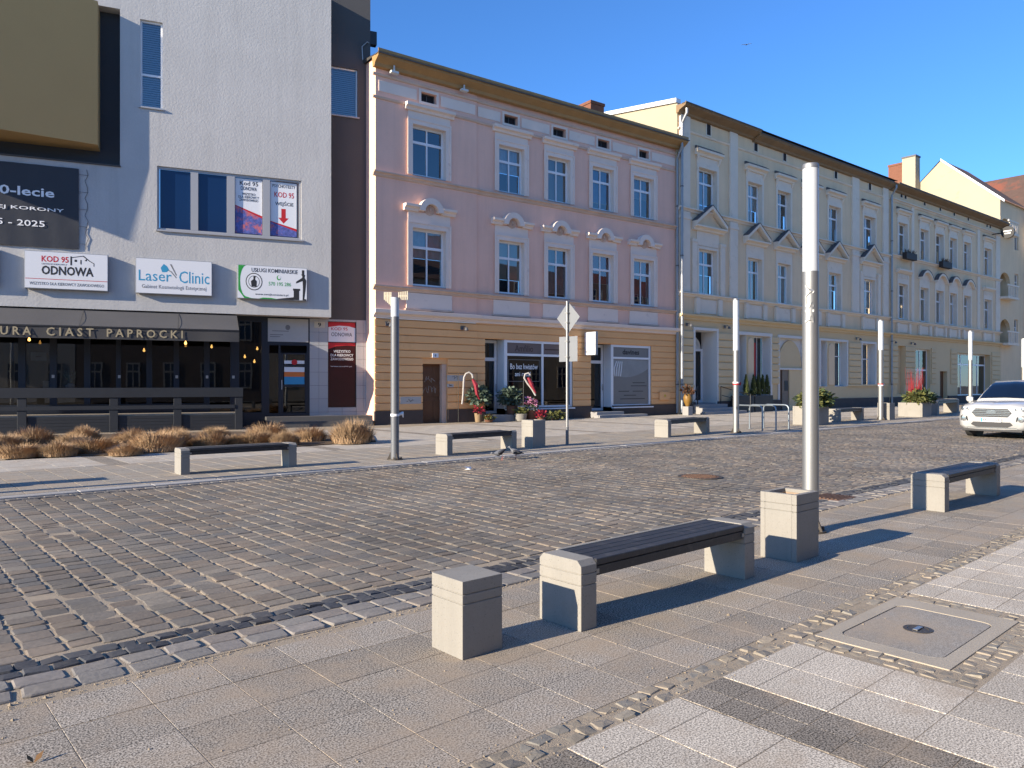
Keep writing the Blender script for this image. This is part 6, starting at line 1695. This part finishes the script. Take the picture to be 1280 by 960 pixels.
def planter(xl, yl, w, d, h, label, tw, seed, pl=1.0):
    a = G(xl, yl, .02)
    e = empty('planter', (a.x, a.y, .02), R(3)); tag(e, label, 'planter', 'concrete planters')
    t = .07
    m = MB().box(0, w, 0, t, 0, h).box(0, w, d-t, d, 0, h).box(0, t, t, d-t, 0, h).box(w-t, w, t, d-t, 0, h).build('box', M['conc'], e, bevel=.006)
    MB().quad((t, t, h-.06), (w-t, t, h-.06), (w-t, d-t, h-.06), (t, d-t, h-.06)).build('soil', M['soil'], e)
    for k, (ox, oy) in enumerate(((.25, .3), (.6, .55), (.85, .3), (.45, .15))):
        leafy(seed+k, 420, .5*pl, .42*pl, .36*pl, 0, .17, droop=.25).build('shrub', M['leaf_y' if k % 2 == 0 else 'leaf_g'], e, loc=(w*ox, d*oy, h+.22), fix=False)
    o = stems(seed+9, tw, .30, 1.75, .012, .35).build('red_twigs', M['twig_red'], e, loc=(w*.5, d*.5, h-.05), fix=False)
planter(1022, 532, 1.0, .95, .70, 'concrete planter with yellow green shrubs and red twigs next to the bicycle hoops', 22, 20)
planter(1153, 521.5, 1.3, 1.05, .66, 'concrete planter with green shrubs and a tall sheaf of red twigs before the sand house', 60, 40, .95)

# flower shop display
def on(px, py, z=.02): return G(px, py, z)
def potted(px, py, name, label, cat, pot, pr, ph, build):
    q = on(px, py); e = empty(name, (q.x, q.y, .02)); tag(e, label, cat)
    pot_m = MB().lathe([(pr*.75, 0), (pr, ph), (pr*.9, ph), (pr*.85, ph-.03)], seg=14).build('pot', M[pot], e, smooth=True)
    build(e, ph); return e
def p1(e, h):
    leafy(1, 520, .42, .36, .42, 0, .20).build('leaves', M['leaf_grey'], e, loc=(.25, .2, h+.62), fix=False); leafy(2, 60, .20, .18, .14, 0, .13).build('red_flowers', M['red_fl'], e, loc=(-.02, -.05, h+.12), fix=False)
potted(598, 527.5, 'flower_basket', 'wicker basket with red flowers and a dark leafy plant by the shop step', 'flower pot', 'basket', .17, .36, p1)
def p2(e, h): leafy(3, 120, .2, .14, .09, 0, .12).build('leaves', M['leaf_y'], e, loc=(0, 0, h+.08), fix=False); leafy(4, 30, .15, .1, .06, 0, .08).build('orange_flowers', M['org_fl'], e, loc=(0, 0, h+.13), fix=False)
potted(611, 527.5, 'primrose_tray', 'low tray of yellow green seedlings on the pavement by the shop step', 'flower pot', 'clay', .2, .1, p2)
def p3(e, h): leafy(5, 160, .26, .2, .12, 0, .14).build('leaves', M['leaf_y'], e, loc=(0, 0, h+.08), fix=False)
potted(651, 526, 'primrose_trough', 'grey trough of bright yellow green plants under the shop window', 'flower pot', 'conc', .28, .3, p3)
def p4(e, h): leafy(6, 560, .45, .34, .42, 0, .2).build('leaves', M['leaf_grey'], e, loc=(0, .1, h+.32), fix=False)
potted(640, 525.5, 'olive_bush', 'grey green potted bush before the flower shop door return', 'flower pot', 'clay', .24, .62, p4)
def p5(e, h):
    leafy(7, 120, .30, .22, .16, 0, .13).build('pink_flowers', M['pink_fl'], e, loc=(0, 0, h+.36), fix=False); leafy(8, 60, .22, .18, .18, 0, .12).build('white_flowers', M['wht_fl'], e, loc=(.1, 0, h+.10), fix=False); leafy(9, 130, .34, .24, .3, 0, .14).build('leaves', M['leaf_g'], e, loc=(.05, .05, h+.2), fix=False)
potted(664, 525.5, 'pink_bouquet', 'bucket of pink and white cut flowers under the shop window', 'flower pot', 'clay', .22, .42, p5)
def p6(e, h): leafy(10, 240, .5, .26, .2, 0, .15).build('leaves', M['leaf_y'], e, loc=(0, 0, h+.06), fix=False)
potted(694, 525, 'low_bush', 'low yellow green bush at the foot of the shop window', 'flower pot', 'clay', .2, .1, p6)
def p7(e, h): leafy(11, 90, .22, .18, .14, 0, .12).build('red_flowers', M['red_fl'], e, loc=(0, 0, h+.08), fix=False)
potted(676, 526, 'red_flower_pot', 'pot of deep red flowers beside the pink bouquet', 'flower pot', 'clay', .16, .2, p7)
# candy canes on wire stands
M['cane'] = pm('white tinsel', (.42, .40, .37), .7, .2, 20)
def cane(px, py, zt, label, tilt):
    q = on(px, py); e = empty('candy_cane', (q.x, q.y, .02), R(-35)); tag(e, label, 'decoration')
    k = 1.0
    pts = [(-.22, 0, zt-1.25)] + [(-.18+.05*i, 0, zt-1.0+.18*i) for i in range(1, 5)]
    pts = [(-.30, 0, zt-1.3), (-.26, 0, zt-.9), (-.24, 0, zt-.45), (-.22, 0, zt-.22), (-.15, 0, zt-.08), (-.02, 0, zt-.02), (.10, 0, zt-.10), (.13, 0, zt-.25)] if not tilt else [(.42, 0, zt-.95), (.26, 0, zt-.68), (.06, 0, zt-.42), (-.06, 0, zt-.22), (-.02, 0, zt-.06), (.12, 0, zt-.01), (.2, 0, zt-.1)]
    MB().tube(pts, .036, 8).build('cane', M['cane'], e, smooth=True)
    MB().tube([(.12, -.05, zt-.3), (.25, -.06, zt-.55), (.30, -.05, zt-.9), (.42, -.05, zt-1.15)] if not tilt else [(.10, -.06, zt-.2), (.24, -.07, zt-.5), (.42, -.06, zt-.85)], [.05, .10, .08, .02] if not tilt else [.06, .09, .03], 6).build('red_bow', M['red_fl'], e)
    MB().tube([(-.45, .05, 0), (-.45, .05, zt-.05), (.30, .05, zt-.05), (.30, .05, 0)] if not tilt else [(-.1, .05, 0), (-.08, .05, zt-.3)], .012, 5).build('wire_stand', M['black_steel'], e)
cane(587, 527.5, 2.02, 'white candy cane with red bow on a wire frame by the terracotta wall', False)
cane(657, 526, 2.0, 'tilted candy cane with red ribbon on a rod before the dark shop window', True)

# entrance of the cream house: railings, planters with conifers, vase
def rail(u0, s_, label):
    e = thing(Y, 'hand_rail', u0, -.25, 0, label, 'railing')
    MB().tube([(0, -.0, .45), (0, -.0, 1.42), (s_*.9, -.5, 1.12), (s_*1.5, -.8, 1.0), (s_*1.5, -.8, 0)], .028, 7).build('rail', M['black_steel'], e)
    MB().tube([(s_*.05, -.03, .95), (s_*1.45, -.78, .55)], .018, 6).build('middle_bar', M['black_steel'], e)
rail(A_door[0]-.05, -1, 'black hand rail on the drainpipe side of the entrance steps'); rail(A_door[1]+.1, 1, 'black hand rail on the lamp post side of the entrance steps')
M['box_black'] = plain('black planter', (.022, .02, .02), .6)
for x0, x1, lab, nc in ((923.5, 943, 'black box planter with one small conifer against the ochre wall', 1), (944, 966.5, 'black box planter with a row of small conifers against the ochre wall', 4)):
    a, b = Y.u(x0, .7), Y.u(x1, .7); e = thing(Y, 'box_planter', a, -.7, 0, lab, 'planter')
    MB().box(0, b-a, 0, .5, 0, .92).build('box', M['box_black'], e, bevel=.01)
    for k in range(nc):
        s = MB(); r5 = random.Random(60+k+nc); x = (b-a)*(k+.5)/nc if nc > 1 else (b-a)*.72
        for i in range(420):
            q = r5.random(); an = r5.uniform(0, 6.283); rad = .24*(1-q)**.7*(.5+.5*r5.random()); p_ = Vector((x+rad*math.cos(an), .25+rad*math.sin(an)*.8, .93+q*1.05)); l = .12
            s.poly([p_, p_+Vector((.03*math.cos(an+1), .03*math.sin(an+1), l*.5)), p_+Vector((.04*math.cos(an), .04*math.sin(an), l)), p_+Vector((-.03*math.cos(an+1), -.03*math.sin(an+1), l*.5))])
        s.build('conifer', M['conifer'], e, fix=False)
e = thing(Y, 'golden_vase', Y.u(859.5, 1.0), -1.0, 0, 'golden vase with dry brown plant on a grey stand at the entrance steps', 'vase')
MB().box(-.18, .18, -.18, .18, 0, .45).build('stand', M['stone_step'], e, bevel=.02)
MB().lathe([(.08, .45), (.19, .70), (.21, .9), (.14, 1.06)], seg=14).build('vase', pm('gold glaze', (.22, .12, .025), .5, .3, 12), e, smooth=True)
leafy(70, 160, .26, .26, .22, 0, .14).build('dry_plant', pm('dry brown leaf', (.10, .045, .02), .9), e, loc=(0, 0, 1.22), fix=False)

# ------------------------------------------------------------------ white car
M['car_white'] = plain('white car paint', (.46, .46, .45), .18); M['car_white'].node_tree.nodes['Principled BSDF'].inputs['Coat Weight'].default_value = .6
M['car_black'] = plain('black plastic', (.015, .015, .017), .5); M['car_glass'] = plain('tinted car glass', (.004, .008, .018), .02, 0, 0, .8); M['tyre'] = plain('tyre rubber', (.02, .02, .02), .8)
M['chrome'] = plain('chrome', (.62, .62, .60), .15, 1); M['lens'] = plain('clear lamp lens', (.10, .11, .12), .08, .2)
fw = G(1214.5, 544.5)
car = empty('white_suv', (fw.x-.95, fw.y-.80, 0), R(-1.5)); tag(car, 'white sport utility car driving on the cobbles towards the benches', 'car')
HWD = .92
def sect(x, pts, zmax=None): return [(x, y, z) for y, z in pts] + [(x, -y, z) for y, z in reversed(pts)]
# lower body: stations from nose to tail, half section from floor to shoulder to centre
st_ = [(-.02, [(.30, .26), (.58, .28), (.70, .36), (.72, .55), (.70, .72), (.62, .84), (.35, .89), (.0, .90)]),
       (.10, [(.45, .24), (.74, .25), (.85, .36), (.87, .58), (.84, .76), (.76, .90), (.45, .965), (.0, .98)]),
       (.38, [(.55, .22), (.82, .23), (.91, .38), (.925, .62), (.90, .82), (.82, .955), (.50, 1.02), (.0, 1.035)]),
       (.85, [(.55, .20), (.82, .21), (.915, .38), (.93, .64), (.91, .86), (.84, .995), (.52, 1.06), (.0, 1.075)]),
       (1.25, [(.55, .20), (.82, .21), (.915, .38), (.93, .64), (.915, .88), (.86, 1.03), (.60, 1.09), (.0, 1.11)]),
       (2.4, [(.55, .20), (.84, .21), (.92, .38), (.935, .66), (.92, .90), (.86, 1.05), (.60, 1.10), (.0, 1.12)]),
       (3.6, [(.55, .20), (.84, .21), (.92, .38), (.935, .68), (.92, .93), (.85, 1.07), (.60, 1.12), (.0, 1.14)]),
       (4.25, [(.55, .28), (.78, .29), (.88, .42), (.90, .70), (.88, .95), (.80, 1.08), (.55, 1.12), (.0, 1.14)]),
       (4.5, [(.4, .40), (.62, .42), (.76, .5), (.80, .72), (.78, .93), (.68, 1.04), (.45, 1.08), (.0, 1.09)])]
MB().loft([sect(x, p) for x, p in st_]).build('body', M['car_white'], car, smooth=2)
ca = [(1.12, [(.78, 1.00), (.74, 1.06), (.66, 1.085), (.0, 1.11)]), (1.85, [(.82, 1.02), (.72, 1.40), (.60, 1.52), (.0, 1.56)]), (2.25, [(.83, 1.03), (.71, 1.52), (.58, 1.635), (.0, 1.665)]), (3.2, [(.83, 1.04), (.71, 1.53), (.58, 1.65), (.0, 1.68)]), (3.95, [(.82, 1.05), (.70, 1.46), (.56, 1.58), (.0, 1.61)]), (4.4, [(.76, 1.05), (.68, 1.20), (.52, 1.26), (.0, 1.28)])]
MB().loft([sect(x, p) for x, p in ca]).build('roof', M['car_white'], car, smooth=2)
# windscreen: a curved sheet just proud of the cabin between bonnet and roof
def cab(x, f):
    for (xa, pa), (xb, pb_) in zip(ca, ca[1:]):
        if xa <= x <= xb:
            k = (x-xa)/(xb-xa); P_ = [(a[0]+(b[0]-a[0])*k, a[1]+(b[1]-a[1])*k) for a, b in zip(pa, pb_)]
            y_, z_ = P_[1:][-1][0], 0
            pr = P_[1:]
            if f <= .12: q = f/.12; a, b = pr[0], pr[1]
            else: q = (f-.12)/.88; a, b = pr[1], pr[2]
            return (a[0]+(b[0]-a[0])*q, a[1]+(b[1]-a[1])*q)
ws = MB(); nx_, nf = 6, 10
for i in range(nx_+1):
    x = 1.17+(2.06-1.17)*i/nx_
    for j in range(-nf, nf+1):
        y_, z_ = cab(x, 1-abs(j)/nf*.93); ws.v.append((x-.012, math.copysign(y_, j) if j else 0, z_+.012))
for i in range(nx_):
    for j in range(2*nf): a = i*(2*nf+1)+j; ws.f.append((a, a+1, a+2*nf+2, a+2*nf+1))
ws.build('windscreen', M['car_glass'], car, smooth=2)
for s_ in (-1, 1):
    MB().poly([(x, s_*y, z) for x, y, z in ((1.55, .835, 1.08), (2.5, .85, 1.09), (2.5, .742, 1.49), (2.15, .742, 1.475))]).build('side_window', M['car_glass'], car)
    MB().poly([(x, s_*y, z) for x, y, z in ((2.58, .85, 1.09), (3.9, .842, 1.10), (3.75, .735, 1.42), (3.2, .742, 1.50), (2.58, .742, 1.50))]).build('side_window', M['car_glass'], car)
    mr = MB().loft([[(1.38+dx, s_*(.93+dy), 1.08+dz) for dx, dy, dz in ((-.04, 0, -.06), (.06, 0, -.06), (.06, 0, .07), (-.04, 0, .07))], [(1.36+dx, s_*(1.06+dy), 1.09+dz) for dx, dy, dz in ((-.05, 0, -.07), (.07, 0, -.07), (.07, 0, .09), (-.05, 0, .09))], [(1.38+dx, s_*(1.12+dy), 1.10+dz) for dx, dy, dz in ((-.02, 0, -.04), (.05, 0, -.04), (.05, 0, .06), (-.02, 0, .06))]]).build('mirror', M['car_white'], car, bevel=.015)
    MB().prism([(1.35, 1.02), (1.45, 1.02), (1.43, 1.06), (1.37, 1.06)], s_*.82, s_*.94, 'y').build('mirror_foot', M['car_black'], mr)
    hl = MB().poly([(x, s_*y, z) for x, y, z in ((-.012, .50, .80), (.05, .72, .755), (.20, .875, .80), (.34, .905, .90), (.16, .80, .935), (.03, .62, .875))]).build('headlight', M['lens'], car)
    for dy in (.60, .74): MB().lathe([(.045, 0), (.05, .015), (.03, .02)], 0, 0, 12).build('reflector', M['chrome'], hl, loc=(.0 if dy < .7 else .06, s_*dy, .83)).rotation_euler.y = R(-90)
    MB().poly([(x, s_*y, z) for x, y, z in ((-.03, .60, .50), (.02, .74, .44), (.06, .82, .50), (.05, .82, .62), (.0, .74, .665), (-.035, .62, .62))]).build('fog_lamp_surround', M['car_black'], car)
    fg = MB().lathe([(.06, 0), (.065, .012), (.0, .014)], 0, 0, 12).build('fog_lamp', M['chrome'], car, loc=(-.025, s_*.71, .55)); fg.rotation_euler = (0, R(-90), 0)
    for x in (.92, 3.62):
        w = empty('t', (0, 0, 0)); bpy.data.objects.remove(w)
        tz = .345
        ty = MB().tube([(x, s_*.70, tz), (x, s_*.72, tz), (x, s_*.90, tz), (x, s_*.92, tz)], [.31, .345, .345, .31], 28).build('wheel', M['tyre'], car, smooth=True)
        MB().tube([(x, s_*.915, tz), (x, s_*.928, tz)], [.235, .225], 24).build('rim', M['chrome'], ty)
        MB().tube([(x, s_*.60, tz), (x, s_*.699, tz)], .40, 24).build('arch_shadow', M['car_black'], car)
        a_ = MB()
        for k in range(14):
            t0, t1 = R(180*k/14), R(180*(k+1)/14); a_.prism([(x+.37*math.cos(t0), tz+.37*math.sin(t0)), (x+.43*math.cos(t0), tz+.43*math.sin(t0)), (x+.43*math.cos(t1), tz+.43*math.sin(t1)), (x+.37*math.cos(t1), tz+.37*math.sin(t1))], s_*.90, s_*.938, 'y')
        a_.build('wheel_arch', M['car_black'], car)
# grille, lower intake, plate, badge
def nose(pts, x, name, m, th=.015, par=None):
    return MB().prism(pts, x-th, x+.1, 'x').build(name, M[m], par or car)
gr = nose([(-.50, .735), (-.40, .62), (.40, .62), (.50, .735), (.40, .85), (-.40, .85)], -.03, 'grille', 'car_black')
for z in (.66, .71, .76, .81):
    w_ = .40+.09*(1-abs(z-.735)/.115); MB().box(-.056, -.040, -w_, w_, z-.012, z+.012).build('grille_bar', M['chrome'], gr)
MB().prism([(.13*math.cos(R(t)), .755+.05*math.sin(R(t))) for t in range(0, 360, 20)], -.068, -.05, 'x').build('badge', M['chrome'], gr)
nose([(-.52, .40), (-.40, .335), (.40, .335), (.52, .40), (.46, .47), (-.46, .47)], -.035, 'lower_intake', 'car_black')
npl = MB().box(-.075, -.062, -.26, .26, .475, .59).build('number_plate', M['paper'], car)
lt = text('PP 3226R', -.20, .24, .495, .57, 0, 'black_ink', npl, .015); lt.rotation_euler.z = R(-90); lt.location = (-.077, 0, 0)
MB().box(-.0765, -.0755, .215, .255, .48, .585).build('country_band', M['blue_ink'], npl)
MB().box(-.02, .25, -.75, .75, .20, .255).build('skid_plate', M['car_black'], car, bevel=.01)
MB().poly([(-.03, -.66, .30), (-.03, .66, .30), (-.03, .60, .322), (-.03, -.60, .322)]).build('lip', M['chrome'], car)

# ------------------------------------------------------------------ birds and litter
M['feather_dk'] = pm('slate feathers', (.035, .037, .045), .7, .3, 40); M['feather_gr'] = pm('grey feathers', (.14, .145, .16), .7, .3, 40)
def bird_mesh():
    s = MB(); rings = []
    for x, z, ry, rz in ((-.17, .115, .012, .006), (-.12, .125, .028, .016), (-.07, .135, .050, .042), (0, .145, .062, .062), (.06, .160, .055, .06), (.095, .185, .036, .042), (.112, .215, .026, .030), (.125, .240, .028, .029), (.145, .248, .024, .022), (.162, .244, .008, .008), (.178, .238, .003, .003)):
        rings.append([(x, ry*math.cos(R(t)), z+rz*math.sin(R(t))) for t in range(0, 360, 30)])
    return s.loft(rings).mesh('body', M['feather_gr'], smooth=2)
bm_ = bird_mesh()
def pigeon(px, py, rz, label, dark=False, peck=False):
    q = G(px, py, .01); e = empty('pigeon', (q.x, q.y, und(q.x, q.y)+.003 if q.y < K1 else .03), rz); tag(e, label, 'pigeon', 'pigeons by the kerb')
    b = obj('body', bm_, e)
    if peck: b.rotation_euler.y = R(38); b.location = (-.03, 0, .045)
    for s_ in (-1, 1):
        MB().loft([[(x, s_*(y+dy), z+dz) for dy, dz in ((0, -h), (.012, 0), (0, h), (-.006, 0))] for x, y, z, h in ((.05, .052, .165, .02), (0, .062, .155, .040), (-.07, .050, .14, .030), (-.14, .026, .125, .008))]).build('wing', M['feather_dk'], b, smooth=2)
        MB().tube([(.0, s_*.025, .10), (.005, s_*.026, .0), (.03, s_*.03, .002)], .005, 5).build('leg', plain('pink leg', (.35, .10, .08), .7), e)
    return e
pigeon(628, 574.5, R(160), 'dark pigeon pecking at the edge of the cobbles before the bench', True, True)
pigeon(645, 573, R(130), 'dark pigeon standing upright beside the pecking one', True)
q = EYEP+ray(933, 56)*95
sb = empty('flying_bird', q, R(30)); tag(sb, 'small pale bird gliding in the blue sky', 'bird')
o = obj('body', bm_, sb, (0, 0, -.15)); o.scale = (1.5, 1.5, 1.2)
for s_ in (-1, 1):
    MB().loft([[(x+dx, s_*y, z+dz) for dx, dz in ((-.08*c, 0), (0, .012), (.09*c, 0), (0, -.008))] for x, y, z, c in ((.02, .05, .02, 1), (.06, .28, .10, .9), (-.02, .52, .08, .5), (-.12, .68, .02, .1))]).build('wing', M['feather_gr'], sb, smooth=2)
q = G(585, 588); lt_ = empty('paper_litter', (q.x, q.y, und(q.x, q.y)+.004)); tag(lt_, 'crumpled white paper scrap lying on the cobbles', 'litter')
mb = MB(); r5 = random.Random(5)
V_ = [(r5.uniform(-.09, .09), r5.uniform(-.06, .06), r5.uniform(.0, .07)) for i in range(12)]
for i in range(14): mb.poly([V_[r5.randrange(12)], V_[r5.randrange(12)], V_[r5.randrange(12)]])
mb.build('scrap', M['paper'], lt_, fix=False)
q = G(42, 955); lf_ = empty('dry_leaf', (q.x, q.y, .004), .6); tag(lf_, 'curled dry brown leaf on the slabs', 'leaf')
mb = MB()
for k, (a, b) in enumerate(((0, .05), (1.4, .045), (3.0, .035))):
    d = Vector((math.cos(a), math.sin(a), .6)); t = Vector((-math.sin(a), math.cos(a), .3)); mb.poly([(0, 0, 0), d*b*.5+t*.012, d*b, d*b*.5-t*.012])
mb.build('blade', pm('brown leaf', (.22, .12, .05), .9), lf_, fix=False)
# wind-blown grit and pebbles gathered along the gutter and the setts
gr_ = MB(); r5 = random.Random(31)
for i in range(1500):
    if r5.random() < .55: x, y = r5.uniform(.2, 12), K0-.03+r5.gauss(0, .035)
    elif r5.random() < .6: x, y = r5.uniform(1, 10), 2.33+r5.gauss(0, .10)
    else: x, y = r5.uniform(.5, 9), r5.uniform(2.4, 4.3)
    if y > K0: y = K0-.01
    w = r5.uniform(.002, .007)*(1 if r5.random() < .97 else 2); z = .0005
    gr_.poly([(x-w, y, z), (x, y-w, z), (x, y, z+w)]); gr_.poly([(x, y-w, z), (x+w, y, z), (x, y, z+w)]); gr_.poly([(x+w, y, z), (x, y+w, z), (x, y, z+w)]); gr_.poly([(x, y+w, z), (x-w, y, z), (x, y, z+w)])
tag(gr_.build('grit', M['sand'], fix=False), 'loose grit and sand grains scattered on the slabs', 'grit', kind='stuff')
